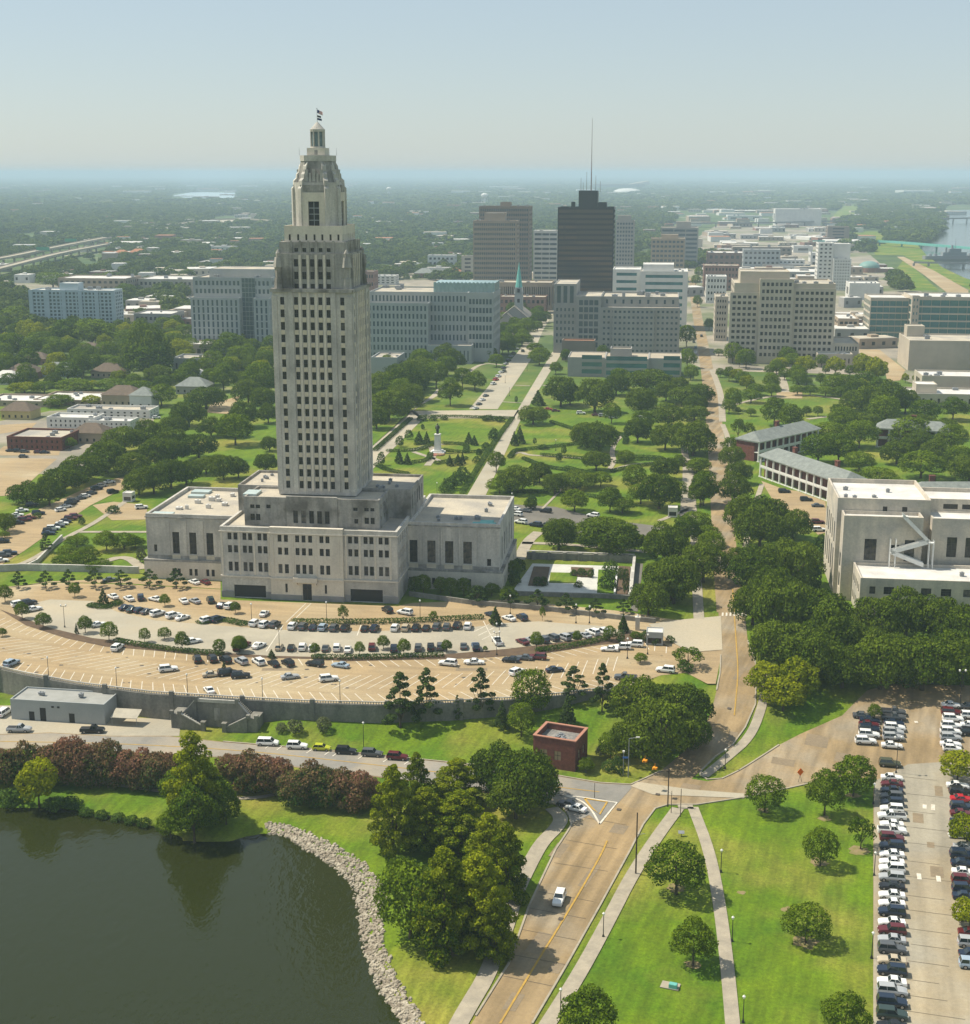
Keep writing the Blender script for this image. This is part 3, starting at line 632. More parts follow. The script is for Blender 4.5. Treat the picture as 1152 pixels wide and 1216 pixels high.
# string courses, cornice lines, balcony
for a, b, y in ((-26.6, -11.25, -23.5), (10.65, 26.8, -23.5), (-11.3, 10.7, -24.2)):
    C.w.box(a, b, y - 0.35, y - 0.003, 6.3, 6.75, 2); C.w.box(a, b, y - 0.28, y - 0.003, 19.95, 20.25, 2); C.w.box(a, b, y - 0.12, y - 0.003, 0, 2.0, 4) if y > -24 and False else None
C.w.box(26.503, 26.8, -23.8, 24.5, 6.3, 6.75, 2); C.w.box(26.503, 26.75, -23.8, 24.5, 19.95, 20.25, 2)
C.w.box(-26.6, -26.303, -23.8, 24.5, 6.3, 6.75, 2)
for a, b in ((-26.5, -22.7), (-12.9, -11.3), (10.7, 12.3), (22.1, 26.7)): C.w.box(a, b, -23.7, -23.503, 0, 2.0, 4)
for a, b in ((-11.3, -1.8), (1.1, 10.7)): C.w.box(a, b, -24.4, -24.203, 0, 1.6, 4)
bal = MB(); bal.box(-4.2, 2.9, -25.6, -24.21, 5.8, 6.2, bottom=True); bal.box(-4.2, 2.9, -25.6, -25.35, 6.2, 7.2); bal.box(-4.2, -3.95, -25.35, -24.21, 6.2, 7.2); bal.box(2.65, 2.9, -25.35, -24.21, 6.2, 7.2)
for x in (-3.6, 2.1): bal.box(x, x + 0.5, -25.2, -24.21, 5.0, 5.8, bottom=True)
bal.build('balcony', M_stone_warm, C.root)
# vertical pilaster strips between window groups of the front (spandrels proud)
for a in (-26.0, -20.75, -16.3, -11.9, 11.1, 15.25, 19.75, 24.25): C.w.box(a, a + 0.5, -23.62, -23.503, 7.0, 19.9, 2)
for a in (-10.6, -4.6, 2.2, 9.0): C.w.box(a, a + 0.6, -24.32, -24.203, 7.5, 19.9, 2)
# upper tier around the tower foot
t2 = []
for a in (-18.5, -16.8): t2 += [(a, a + 1.3, 25.9, 27.0), (a, a + 1.3, 22.3, 24.2)]
t2 += [(-13.6, -12.3, 26.0, 27.1), (12.5, 13.8, 26.0, 27.0), (15.8, 17.1, 26.0, 27.0), (17.6, 18.8, 26.0, 27.0), (15.8, 17.1, 22.2, 24.1), (17.6, 18.8, 22.2, 24.1), (12.8, 13.9, 22.2, 23.6)]
C.vol(-20.3, 20.2, -18, -3.5, 20.6, 29.4, front=[(a + 20.3, b + 20.3, c, e) for a, b, c, e in t2], right=grid(14.5, 21.5, 28.5, 3, 2, 0.3, 0.4, 1), mi=1, par=0.7)
C.face((-7.4, -18.5), (1, 0), 15.2, 20.6, 29.9, [(x + 7.4, x + 8.8, 21.9, 25.7) for x in (-5.4, -3.0, -0.6, 1.8, 4.1)], 1)
for x, dd in ((-7.4, -1), (7.8, 1)): C.w.add([(x, -18.5, 20.6), (x, -18, 20.6), (x, -18, 29.9), (x, -18.5, 29.9)], [(0, 1, 2, 3) if dd > 0 else (3, 2, 1, 0)], 1)
C.w.add([(-7.4, -18.5, 29.9), (7.8, -18.5, 29.9), (7.8, -17.6, 29.9), (-7.4, -17.6, 29.9)], [(0, 1, 2, 3)], 1)
C.vol(-26.6, 26.9, -3.49, 18.5, 20.3, 29.6, right=grid(22, 22, 28.5, 5, 1, 0.35, 0.7, 1), left=grid(22, 22, 28.5, 5, 1, 0.35, 0.7, 1), mi=1, par=0.8)
# wings
def wing(x0, x1, s):
    y0, y1, zt = -6.5, 32.0, 20.4
    tall = [(a, b, 7.9, 14.8) for a, b in (((26.9, 29.3), (32.3, 34.8), (37.7, 40.2), (43.2, 45.8)) if s > 0 else ((-47.1, -44.9), (-41.7, -39.5), (-36.3, -34.1), (-30.9, -28.7)))]
    sl_ = [(50.4, 51.6, 7.5, 9.7)] if s > 0 else [(-53.1, -52.1, 8.4, 10.6)]
    low = [(a + k, a + k + 1.0, 1.3, 3.5) for a, b, _, _ in tall for k in (-0.2, 1.5)]
    C.face((x0, y0), (1, 0), x1 - x0, 5.9, zt, [(a - x0, b - x0, c, e) for a, b, c, e in tall + sl_], 0)
    C.face((x0 - (0.9 if s < 0 else 0), y0 - 1), (1, 0), x1 - x0 + 0.9, 0, 5.6, [(a - x0 + (0.9 if s < 0 else 0), b - x0 + (0.9 if s < 0 else 0), c, e) for a, b, c, e in low], 2)
    side = [(5 + 6.2 * k, 7.4 + 6.2 * k, 7.9, 15.2) for k in range(5)]; sl2 = [(5 + 6.2 * k, 6.5 + 6.2 * k, 1.3, 3.4) for k in range(5)]
    if s > 0:
        C.face((x1, y0), (0, 1), y1 - y0, 5.9, zt, side, 0); C.face((x1 + 0.9, y0 - 1), (0, 1), y1 - y0 + 1, 0, 5.6, sl2, 2)
    else:
        C.face((x0, y1), (0, -1), y1 - y0, 5.9, zt, side, 0); C.face((x0 - 0.9, y1), (0, -1), y1 - y0 + 1, 0, 5.6, sl2, 2)
    C.face((x1, y1), (-1, 0), x1 - x0, 0, zt, [], 0)
    C.roof(x0, x1, y0, y1, zt, 1.1, 0, 0.8)
    # dark ledge above the base storey
    if s > 0: C.w.box(x0, x1 + 1.0, y0 - 1.1, y0 - 0.003, 5.6, 6.2, 1); C.w.box(x1 + 0.003, x1 + 1.0, y0, y1, 5.6, 6.2, 1)
    else: C.w.box(x0 - 1.0, x1, y0 - 1.1, y0 - 0.003, 5.6, 6.2, 1); C.w.box(x0 - 1.0, x0 - 0.003, y0, y1, 5.6, 6.2, 1)
    C.w.box(x0 + .2, x1 - .2, y0 - 0.1, y0 - 0.004, 6.2, 7.3, 1)
    for a, b, _, _ in tall: C.w.box(a - 0.2, b + 0.2, y0 - 0.14, y0 - 0.11, 6.25, 7.6, 3)
    C.w.box(x0 + (0.1 if s > 0 else -0.25), x1 + (0.25 if s > 0 else 0), y0 - 0.25, y0 - 0.003, 19.2, 19.55, 1)
    for a, b, _, _ in tall:      # shallow pilasters flanking the tall windows
        for q in (a - 1.6, b + 0.75): C.w.box(q, q + 0.85, y0 - 0.2, y0 - 0.103, 7.35, 18.6, 0)
wing(26.5, 54.2, 1); wing(-55.3, -26.3, -1)
C.units(-53, -30, -4, 30, 19.35, 9, 3, 1.8, M_roofw); C.units(30, 52, -4, 28, 19.35, 9, 4, 1.4, M_metal); C.units(-25, -13, 0, 17, 28.85, 6, 5, 1.2, M_metal); C.units(13, 25, -3, 16, 28.85, 6, 6, 1.2, M_metal)
q = MB(); q.box(45.5, 52.5, -5.4, -1.5, 19.35, 19.8); q.box(47.5, 51.5, -1.45, 1.5, 19.35, 19.7); q.build('skylight', M_teal, C.root)
for (a, b, c, d_) in ((-54, -47.5, -5, -2), (-52, -46, 26, 30), (-51, -46, 20, 23), (-21.5, -17.5, -15, -9)):
    q = MB(); zz = 19.35 if a < -22 else 28.75; q.box(a, b, c, d_, zz, zz + 0.7); q.build('skylight', mat('pale skylight', (0.45, 0.52, 0.50), (0.36, 0.43, 0.42), 0.5, 0.4), C.root)
# tower shaft
UC = 0.35; W = 11.7
tw = MB()
def trects(inner_only=False, z_top=87.2, n=16):
    r = []
    for j in range(n):
        z1 = z_top - 3.607 * j
        for cx in ([-4.75, -2.4, 0, 2.4, 4.75] if inner_only else [-8.85, -4.75, -2.4, 0, 2.4, 4.75, 8.85]):
            r.append((cx + W - 0.6, cx + W + 0.6, z1 - 2.2, z1))
    return r
tr = trects()
def square(hw, z0, z1, rs, mi=0, L=None, off=0.0):
    for k, (d, far) in enumerate((((1, 0), 0), ((0, 1), 0.5), ((-1, 0), 4), ((0, -1), 2))):
        n = (-d[1], d[0]); o = (UC - d[0] * hw - n[0] * hw, -d[1] * hw - n[1] * hw)
        C.face(o, d, 2 * hw, z0, z1, rs, mi, far=far)
square(W, 29.0, 89.2, tr, 0)
for k, d in enumerate(((1, 0), (0, 1), (-1, 0), (0, -1))):   # pale spandrels and thin mullion piers set on each face
    n = (-d[1], d[0])
    def fb(a, b, c, e, q0, q1, mi):
        pts = [(UC + d[0] * t - n[0] * (W + q), d[1] * t - n[1] * (W + q)) for t, q in ((a, q1), (b, q1), (b, q0), (a, q0))]
        C.w.prism(pts, c, e, mi)
    for cx in (-3.58, -1.2, 1.2, 3.58): fb(cx - 0.33, cx + 0.33, 30.2, 88.8, 0.003, 0.22, 2)
    for cx in (-6.3, 6.3): fb(cx - 0.7, cx + 0.7, 30.2, 88.8, 0.003, 0.35, 0)
    for cx in (-11.0, 11.0): fb(cx - 0.65, cx + 0.65, 30.2, 87.5, 0.003, 0.25, 0)
    for j in range(16):
        z1 = 87.2 - 3.607 * j - 2.2
        for cx in (-8.85, -4.75, -2.4, 0, 2.4, 4.75, 8.85):
            if z1 > 33: fb(cx - 0.58, cx + 0.58, z1 - 1.3, z1 - 0.05, 0.003, 0.08, 3)
    fb(-11.9, 11.9, 88.6, 89.6, 0.3, 0.55, 1)
C.w.box(UC - W - .3, UC + W + .3, -W - .3, W + .3, 89.2, 89.55, 1)
# upper stage
W2 = 10.5
rs = []
for z1 in (97.9, 94.3, 90.9 + 0.0):
    for cx in (-4.75, -2.4, 0, 2.4, 4.75): rs.append((cx + W2 - 0.6, cx + W2 + 0.6, z1 - 2.1, z1))
for cx in (-4.75, -2.4, 0, 2.4, 4.75): rs.append((cx + W2 - 0.55, cx + W2 + 0.55, 99.9, 101.0))
square(W2, 89.5, 99.4, [r for r in rs if r[3] < 99], 1)
W2b = 9.7
square(W2b, 99.4, 102.6, [(a - (W2 - W2b), b - (W2 - W2b), c, e) for a, b, c, e in rs if c > 99], 1)
C.w.box(UC - W2, UC + W2, -W2, W2, 99.39, 99.5, 1)
C.w.box(UC - W2b, UC + W2b, -W2b, W2b, 102.59, 102.7, 1)
for sx in (-1, 1):          # corner eagles: stepped carved shoulders
    for sy in (-1, 1):
        e = MB()
        e.frust(UC + sx * 10.0, sy * 10.0, 1.5, 1.3, 89.56, 92.5, 6, rot=.26); e.frust(UC + sx * 10.0, sy * 10.0, 1.0, 1.25, 92.5, 95.6, 6, rot=.26); e.frust(UC + sx * 10.0, sy * 10.0, 1.6, 1.1, 95.6, 98.4, 6, rot=.26); e.frust(UC + sx * 10.0, sy * 10.0, .7, .8, 98.4, 99.6, 6, rot=.26); e.frust(UC + sx * 10.0, sy * 10.0, .75, .2, 99.6, 100.6, 6, rot=.26)
        e.build('corner_eagle', M_stone_dark, C.root)
for cx in (-6.2, -3.58, -1.2, 1.2, 3.58, 6.2):
    for d in ((1, 0), (0, 1), (-1, 0), (0, -1)):
        n = (-d[1], d[0])
        C.w.prism([(UC + d[0] * (cx + t) - n[0] * q, d[1] * (cx + t) - n[1] * q) for t, q in ((-.35, W2 + .25), (.35, W2 + .25), (.35, W2 + .003), (-.35, W2 + .003))], 89.6, 99.0, 2 if abs(cx) < 5 else 1)
        C.w.prism([(UC + d[0] * (cx + t) - n[0] * q, d[1] * (cx + t) - n[1] * q) for t, q in ((-.3, W2b + .22), (.3, W2b + .22), (.3, W2b + .003), (-.3, W2b + .003))], 99.6, 103.1, 1)
# ring
W3 = 8.45
square(W3, 102.65, 107.2, [(cx + W3 - .3, cx + W3 + .3, 103.1, 104.8) for cx in (-6.9, -4.4, -2, 0.4, 2.7, 5.1, 7.4)], 2)
C.roof(UC - W3, UC + W3, -W3, W3, 107.2, 0.5, 2, 0.4)
# crown shaft with chamfered corners
def octo(a, c, z0, z1, a2=None, c2=None, mi=0):
    a2 = a if a2 is None else a2; c2 = c if c2 is None else c2
    def ring(a, c, z): return [(UC + x, y, z) for x, y in ((-c, -a), (c, -a), (a, -c), (a, c), (c, a), (-c, a), (-a, c), (-a, -c))]
    C.w.add(ring(a, c, z0) + ring(a2, c2, z1), [(i, (i + 1) % 8, 8 + (i + 1) % 8, 8 + i) for i in range(8)] + [tuple(range(8, 16))], mi)
octo(6.3, 4.2, 106.8, 119.3, mi=0)
octo(5.7, 3.6, 119.3, 121.5, 5.2, 3.3, mi=1); octo(5.2, 3.3, 121.5, 125.2, 4.5, 2.8, mi=1); octo(4.6, 3.0, 125.2, 126.8, mi=0)
for k, d in enumerate(((1, 0), (0, 1), (-1, 0), (0, -1))):
    n = (-d[1], d[0])
    def fb(a, b, c, e, q0, q1, mi, mbx=None):
        (mbx or C.w).prism([(UC + d[0] * t - n[0] * q, d[1] * t - n[1] * q) for t, q in ((a, q1), (b, q1), (b, q0), (a, q0))], c, e, mi)
    fb(-3.6, -1.6, 107.0, 116.5, 6.303, 6.9, 2); fb(1.6, 3.6, 107.0, 116.5, 6.303, 6.9, 2); fb(-1.6, 1.6, 114.0, 116.5, 6.303, 6.9, 2); fb(-3.9, 3.9, 116.5, 118.6, 6.303, 6.7, 1)
    pw_ = MB(); fb(-1.5, 1.5, 107.0, 113.9, 6.305, 6.45, 0, pw_)
    for zz in (108.6, 110.3, 112.0): fb(-1.5, 1.5, zz, zz + .25, 6.453, 6.52, 1, pw_)
    fb(-.1, .1, 107.0, 113.9, 6.455, 6.55, 1, pw_)
    pw_.build('window', [M_darkfill, M_metal], C.root)
    for cx in (-2.2, 0, 2.2): fb(cx - .45, cx + .45, 119.6, 122.9, 5.0, 5.75, 0)
    for cx in (-1.1, 1.1): fb(cx - .3, cx + .3, 119.4, 121.9, 5.2, 5.85, 0)
    # flying corner buttresses: three curved fins on each diagonal
for ang in (45, 135, 225, 315):
    for da in (-15, 15):
        t = R(ang + da); ca, sa = math.cos(t), math.sin(t); bt = MB()
        prof = [(6.0, 107.0), (8.1, 107.0), (8.1, 117.6), (7.6, 118.2), (7.5, 119.8), (6.7, 120.5), (6.6, 121.6), (5.9, 122.3), (5.7, 123.8), (5.0, 125.0), (4.0, 125.0), (4.4, 121.0), (5.0, 118.0)]
        hw = 0.6; n_ = len(prof)
        v = [(UC + ca * r_ - sa * s_ * hw, sa * r_ + ca * s_ * hw, z) for s_ in (-1, 1) for r_, z in prof]
        bt.add(v, [(i, i + n_, (i + 1) % n_ + n_, (i + 1) % n_) for i in range(n_)] + [tuple(range(n_)), tuple(range(2 * n_ - 1, n_ - 1, -1))])
        bm = bmesh.new(); me = bt.mesh('buttress', [M_stone]); bm.from_mesh(me); bmesh.ops.recalc_face_normals(bm, faces=bm.faces); bm.to_mesh(me); bm.free()
        link('buttress', me, C.root)
C.w.box(UC - 2.6, UC + 2.6, -2.6, 2.6, 126.8, 128.9, 2)
C.w.box(UC - .4, UC + .5, -2.66, -2.602, 127.0, 128.3, 1)
ln = MB(); ln.frust(UC, 0, 1.75, 1.75, 128.9, 133.6, 16); ln.build('lantern_glass', mat('lantern glass', (0.16, 0.22, 0.23), (0.10, 0.14, 0.15), 0.6, 0.25), C.root)
lf = MB()
for i in range(8): a = 2 * math.pi * (i + .5) / 8; lf.frust(UC + 1.9 * math.cos(a), 1.9 * math.sin(a), .26, .24, 128.9, 133.6, 5)
lf.frust(UC, 0, 2.15, 2.2, 133.4, 134.1, 16); lf.frust(UC, 0, 2.1, 0.25, 134.1, 136.1, 16); lf.frust(UC, 0, 2.2, 2.2, 128.9, 129.3, 16)
lf.build('lantern', M_stone, C.root)
fp = MB(); fp.tube((UC, 0, 136.0), (UC, 0, 139.8), .07, .05); fp.frust(UC, 0, .16, .16, 139.8, 139.95, 6); fp.build('flagpole', M_metal, C.root)
M_flag = bpy.data.materials.new('striped flag'); M_flag.use_nodes = True
def flagmat():
    nt = M_flag.node_tree; N = nt.nodes; L = nt.links; tc = N.new('ShaderNodeTexCoord'); sp = N.new('ShaderNodeSeparateXYZ'); L.new(tc.outputs['Generated'], sp.inputs[0])
    a = N.new('ShaderNodeMath'); a.operation = 'MULTIPLY'; a.inputs[1].default_value = 6.5; L.new(sp.outputs[2], a.inputs[0]); f = N.new('ShaderNodeMath'); f.operation = 'FRACT'; L.new(a.outputs[0], f.inputs[0]); g = N.new('ShaderNodeMath'); g.operation = 'GREATER_THAN'; g.inputs[1].default_value = .5; L.new(f.outputs[0], g.inputs[0])
    m1 = N.new('ShaderNodeMixRGB'); m1.inputs[1].default_value = (.45, .02, .03, 1); m1.inputs[2].default_value = (.7, .7, .7, 1); L.new(g.outputs[0], m1.inputs[0])
    lx = N.new('ShaderNodeMath'); lx.operation = 'LESS_THAN'; lx.inputs[1].default_value = .4; L.new(sp.outputs[0], lx.inputs[0]); lz = N.new('ShaderNodeMath'); lz.operation = 'GREATER_THAN'; lz.inputs[1].default_value = .46; L.new(sp.outputs[2], lz.inputs[0]); an = N.new('ShaderNodeMath'); an.operation = 'MULTIPLY'; L.new(lx.outputs[0], an.inputs[0]); L.new(lz.outputs[0], an.inputs[1])
    m2 = N.new('ShaderNodeMixRGB'); m2.inputs[2].default_value = (.02, .03, .15, 1); L.new(an.outputs[0], m2.inputs[0]); L.new(m1.outputs[0], m2.inputs[1]); L.new(m2.outputs[0], N['Principled BSDF'].inputs['Base Color'])
flagmat()
def flag(z, hgt, ln_, m, droop):
    f = MB(); n = 8; v = []
    for i in range(n + 1):
        x = ln_ * i / n; y = .12 * math.sin(i * 1.3); v += [(UC + .08 + x, y, z - droop * x), (UC + .08 + x, y, z - droop * x + hgt)]
    f.add(v, [(2 * i, 2 * i + 2, 2 * i + 3, 2 * i + 1) for i in range(n)]); f.build('flag', m, C.root)
flag(138.6, 1.0, 1.6, M_flag, .45); flag(137.5, .55, 1.1, M_black, .3); flag(136.7, .6, 1.3, mat('dark blue flag', (.03, .05, .12), None, rough=.8), .25)
for sx, sy in ((-4.4, -4.4), (4.4, -4.4), (4.4, 4.4), (-4.4, 4.4)):
    q = MB(); q.tube((UC + sx, sy, 126.8), (UC + sx, sy, 129.0), .06, .03); q.build('lightning_rod', M_metal, C.root)
# garages and door
gd = MB(); gd.box(-1.7, 1.0, -23.9, -23.85, 0.05, 5.1); gd.box(-.45, -.25, -23.97, -23.902, 0.05, 5.1, 1); gd.box(-1.7, 1.0, -23.97, -23.902, 3.2, 3.4, 1); gd.build('door', [M_darkfill, M_bronze], C.root)
C.finish()

# ---------------------------------------------------------------- generic office builder
OFFICE = []
def office(name, label, cat, base, prx, topy, depth, cols, rows, fx, fz, wall, glass=None, roof=None, sidecols=None, left=False, mx=1.0, mb_=1.0, mt=1.2, units=4, ang=R(-7), mull=None, ph=None, par=0.9, dep=0.3, side_rows=None, zmax=None):
    (X, Y), pv = place(base[0], base[1], ang)
    L = pv(prx, base[1])[0]; H_ = pv(base[0], topy)[1]
    b = Bld(name, label, cat, (X, Y), ang, wall=wall, glass=glass, roof=roof, mull=mull, depth=dep)
    sc_ = sidecols if sidecols is not None else max(1, int(cols * depth / L))
    fr = grid(L, 0, H_, cols, rows, fx, fz, mx, mb_, mt) if cols else []
    sd_ = grid(depth, 0, H_, sc_, side_rows or rows, fx, fz, mx, mb_, mt) if sc_ else []
    b.vol(0, L, 0, depth, 0, H_, front=fr, right=sd_, left=sd_, par=par)
    if ph:
        for (a, c, d_, e, hh) in ph: b.vol(a * L, c * L, d_ * depth, e * depth, H_ - par, H_ + hh, par=0.3)
    if units: b.units(0, L, 0, depth, H_ - par, units, int(base[0] + topy), max(2.0, L * 0.06))
    b.L, b.H, b.pv = L, H_, pv
    return b
mw = mat
W_paleblue = mat('pale blue white panel', (0.42, 0.50, 0.54), (0.36, 0.44, 0.48), 0.1, 0.7, fine=.08)
W_grey = mat('grey precast', (0.33, 0.32, 0.30), (0.27, 0.265, 0.25), 0.1, 0.85, fine=.1)
W_cool = mat('cool grey precast', (0.36, 0.375, 0.37), (0.30, 0.32, 0.32), 0.1, 0.85, fine=.1)
W_beige = mat('beige precast', (0.50, 0.44, 0.35), (0.42, 0.37, 0.30), 0.1, 0.85, fine=.1)
W_brown = mat('brown precast', (0.235, 0.19, 0.155), (0.20, 0.165, 0.135), 0.1, 0.85, fine=.08)
W_white = mat('white masonry', (0.66, 0.65, 0.60), (0.56, 0.55, 0.52), 0.1, 0.8, fine=.08)
W_tan = mat('tan masonry', (0.38, 0.30, 0.22), (0.32, 0.255, 0.19), 0.2, 0.85, fine=.12)
W_rose = mat('faded brick', (0.28, 0.16, 0.12), (0.22, 0.13, 0.10), 0.3, 0.9, fine=.2)
G_blue = mat('blue grey glass', (0.045, 0.075, 0.095), (0.07, 0.10, 0.12), 0.2, 0.12, spec=.7, detail=1)
G_teal = mat('teal glass', (0.035, 0.13, 0.135), (0.07, 0.20, 0.20), 0.15, 0.15, spec=.7, detail=1)
G_bronze = mat('bronze glass', (0.02, 0.012, 0.007), (0.13, 0.062, 0.025), 0.06, 0.3, spec=.5, stretch=(.3, .3, 3), detail=2)
G_pale = mat('pale glass', (0.22, 0.33, 0.34), (0.30, 0.42, 0.42), 0.3, 0.2, spec=.6)
RED_roof = mat('terracotta roof', (0.42, 0.19, 0.10), (0.34, 0.15, 0.08), 0.4, 0.9, fine=.15)
SLATE = mat('grey slate', (0.23, 0.25, 0.23), (0.17, 0.185, 0.175), 0.5, 0.9, fine=.2)
DARKSH = mat('brown shingle', (0.15, 0.11, 0.08), (0.11, 0.085, 0.065), 0.5, 0.9, fine=.2)

b = office('apartment_slab', 'pale blue apartment slab with tall white fins, far left of the skyline', 'apartment building', (40, 394), 137, 344, 20, 20, 11, .62, .6, W_paleblue, G_blue, M_roofw, sidecols=5, ph=[(.33, .55, .2, .8, 5)])
for i in range(6):
    x = b.L * (i + .0) / 5; b.w.box(x - 1.6, x + 1.6, -.9, -.003, 0, b.H, 0)
b.finish()
b = office('office_building', 'stepped grey office with tall blue glass slot, just left of the capitol tower', 'office', (233, 418), 325, 329, 45, 18, 9, .55, .55, W_cool, G_blue, M_roof, ph=[(.15, .98, .25, .9, 5)], units=5)
for a, c in ((0, .62), (.8, 1.0)):
    x0, x1 = a * b.L, c * b.L; n = int((x1 - x0) / 3.4)
    b.vol(x0, x1, -7, -.01, 0, b.H * .74, front=grid(x1 - x0, 0, b.H * .74, n, 7, .42, .82, .6, 3, 1), right=grid(7, 0, b.H * .74, 2, 7, .42, .82, .6, 3, 1))
b.face((b.L * .62, -.4), (1, 0), b.L * .18, 0, b.H, grid(b.L * .18, 0, b.H, 4, 14, .92, .93, .2, 6, .5), 0)
b.finish()
b = office('office_building', 'long grey-blue office with projecting wing and pale glass crown right of the tower', 'office', (440, 427), 556, 346, 45, 26, 6, .5, .6, W_cool, G_blue, M_roof, mb_=6, units=5)
x1 = b.pv(512, 420)[0]
b.vol(0.5, x1, -11, -.01, 0, b.H * .86, front=grid(x1 - .5, 0, b.H * .86, 15, 7, .5, .62, .6, 2, 1), right=grid(11, 0, b.H * .86, 3, 7, .5, .62, .6, 2, 1))
xc0, xc1 = b.L + .01, b.pv(586, 430)[0]
b.vol(xc0, xc1, -2, 40, 0, b.H * 1.0, front=grid(xc1 - xc0, 0, b.H, 7, 6, .7, .6, .6, 8, 3), right=grid(42, 0, b.H, 12, 6, .6, .6, .6, 8, 3))
b.vol(x1, b.L + 4, -14, -2.01, 0, 12, front=grid(b.L + 4 - x1, 0, 12, 11, 1, .3, .7, 1, .5, 2), right=grid(12, 0, 12, 3, 1, .4, .7, 1, .5, 2))
cr = MB()
for i in range(16):
    x = x1 + 2 + (xc1 - x1 - 3) * i / 15; cr.box(x - .9, x + .9, 6, 6.4, b.H - .8, b.H + 6); cr.box(x - .15, x + .15, 5.6, 5.99, b.H - .8, b.H + 6.4)
cr.box(x1 + 1, xc1, 6.45, 34, b.H - .5, b.H + 5.5); cr.build('glass_crown', G_pale, b.root)
b.finish()
b = office('office_tower', 'brown ribbed office tower with beige rooftop box, front one of the pair', 'office tower', (562, 362), 613, 262, 26, 22, 17, .7, .5, mat('tan brown precast', (0.31, 0.255, 0.20), (0.27, 0.22, 0.175), 0.1, 0.85, fine=.08), G_blue, M_roofw, sidecols=10, ph=[(.25, .72, .2, .8, 7)]); b.finish()
b = office('office_tower', 'taller flat-topped brown office tower directly behind the other brown one', 'office tower', (569, 350), 628, 245, 35, 22, 18, .7, .5, W_brown, G_blue, M_roof, sidecols=12, ph=[(.4, .6, .3, .7, 4)]); b.finish()
b = office('civic_building', 'low beige colonnaded block between the brown towers and black tower', 'office', (586, 368), 655, 335, 30, 30, 1, .5, .75, W_tan, M_glass, M_roof, mb_=2); b.finish()
b = office('office_building', 'pale blue banded office between the brown and the black tower', 'office', (633, 345), 662, 274, 30, 3, 12, .92, .45, W_white, G_blue, M_roofw); b.finish()
b = office('office_tower', 'black bronze-glass tower with stepped rooftop box and tall mast', 'office tower', (661, 372), 727, 246, 30, 24, 20, .9, .58, mat('black cladding', (0.008, 0.007, 0.007), (0.014, 0.012, 0.011), .3, .35), G_bronze, M_black, sidecols=12, par=2, dep=.15)
H_, L_ = b.H, b.L
b.vol(L_ * .36, L_ * .70, 6, 24, H_ - 2, H_ + 14, par=.5); b.vol(L_ * .701, L_ * .86, 8, 22, H_ - 2, H_ + 4, par=.5)
b.vol(L_ * .23, L_ * .3, 6, 10, H_ - 2, H_ + 4.5, par=.3)
q = MB(); ht = b.pv(702, 140, 15)[1]; mx_ = b.pv(702, 230, 15)[0]; q.tube((mx_, 15, H_ + 13), (mx_, 15, H_ + 30), .55, .45); q.tube((mx_, 15, H_ + 30), (mx_, 15, ht), .4, .12); q.build('antenna_mast', mat('mast grey', (.25, .2, .2), None, rough=.6), b.root)
for dx, hh in ((-9, 12), (-7, 8), (4, 14), (8, 9), (-4, 17)): q = MB(); q.tube((mx_ + dx, 14, H_ + 13), (mx_ + dx, 14, H_ + 13 + hh), .25, .15); q.build('antenna', M_metal, b.root)
b.finish()
b = office('apartment_tower', 'grey banded tower just right of the black tower', 'apartment building', (730, 330), 752, 262, 28, 6, 14, .6, .5, W_grey, G_blue, M_roof, ph=[(.1, .8, .1, .7, 6)]); b.finish()
b = office('office_building', 'tan office with square windows behind the white one', 'office', (772, 335), 812, 283, 28, 8, 9, .7, .5, W_tan, G_blue, M_roof, ph=[(.3, .8, .3, .8, 4)]); b.finish()
b = office('office_building', 'dark banded office with stepped roof behind the tan one', 'office', (784, 318), 828, 270, 40, 3, 9, .94, .5, W_grey, G_blue, M_roof, ph=[(.4, .8, .3, .8, 7)]); b.finish()
b = office('office_building', 'white office with dark ribbon windows behind the grey state office', 'office', (759, 392), 815, 322, 40, 1, 8, .88, .42, W_white, G_teal, M_roofw, mx=2, ph=[(.05, .7, .15, .8, 5)], sidecols=3, units=8); 
b.vol(-22, -.01, 6, 40, 0, b.H + 1, front=grid(22, 0, b.H, 1, 8, .8, .4, 1), left=grid(34, 0, b.H, 1, 8, .8, .4, 1)); b.finish()
# state offices east of the library
(X, Y), pv = place(657, 419); e1 = pv(684, 419)[0]; e2 = pv(713, 419)[0]; e3 = pv(806, 419)[0]
b = Bld('office_building', 'grey stepped state office with blue-green glass corner behind the low library', 'office', (X, Y), wall=W_grey, glass=G_blue, roof=M_roof)
zt = pv(657, 362)[1]; zc = pv(657, 337)[1]
b.vol(0, e1, 0, 45, 0, zt, front=grid(e1, 0, zt, 5, 6, .45, .5, 1, 6, 1), par=.1)
b.vol(0.3, e1 - .3, .3, 44, zt - .05, zc, front=grid(e1 - .6, zt, zc, 3, 1, .6, .8, 1), par=.5)
zm = pv(684, 351)[1]
b.vol(e1 + .01, e2, -4, 40, 0, zm, front=grid(e2 - e1, 0, zm, 4, 7, .78, .72, 1.5, 4, 2))
za = pv(713, 364)[1]; zb_ = pv(713, 352)[1]
b.vol(e2 + .01, e3, -4, 42, 0, za, front=grid(e3 - e2, 0, za, 17, 8, .5, .42, .8, 1, 1), par=.1)
b.vol(e2 + .01, e3 - 1, 1, 41, za - .05, zb_, front=grid(e3 - e2 - 1, za, zb_, 9, 1, .25, .4, 1), par=1)
b.vol(e2 + (e3 - e2) * .15, e2 + (e3 - e2) * .68, -6, -4.01, 0, za, front=grid((e3 - e2) * .53, 0, za, 9, 8, .5, .42, .5, 1, 1))
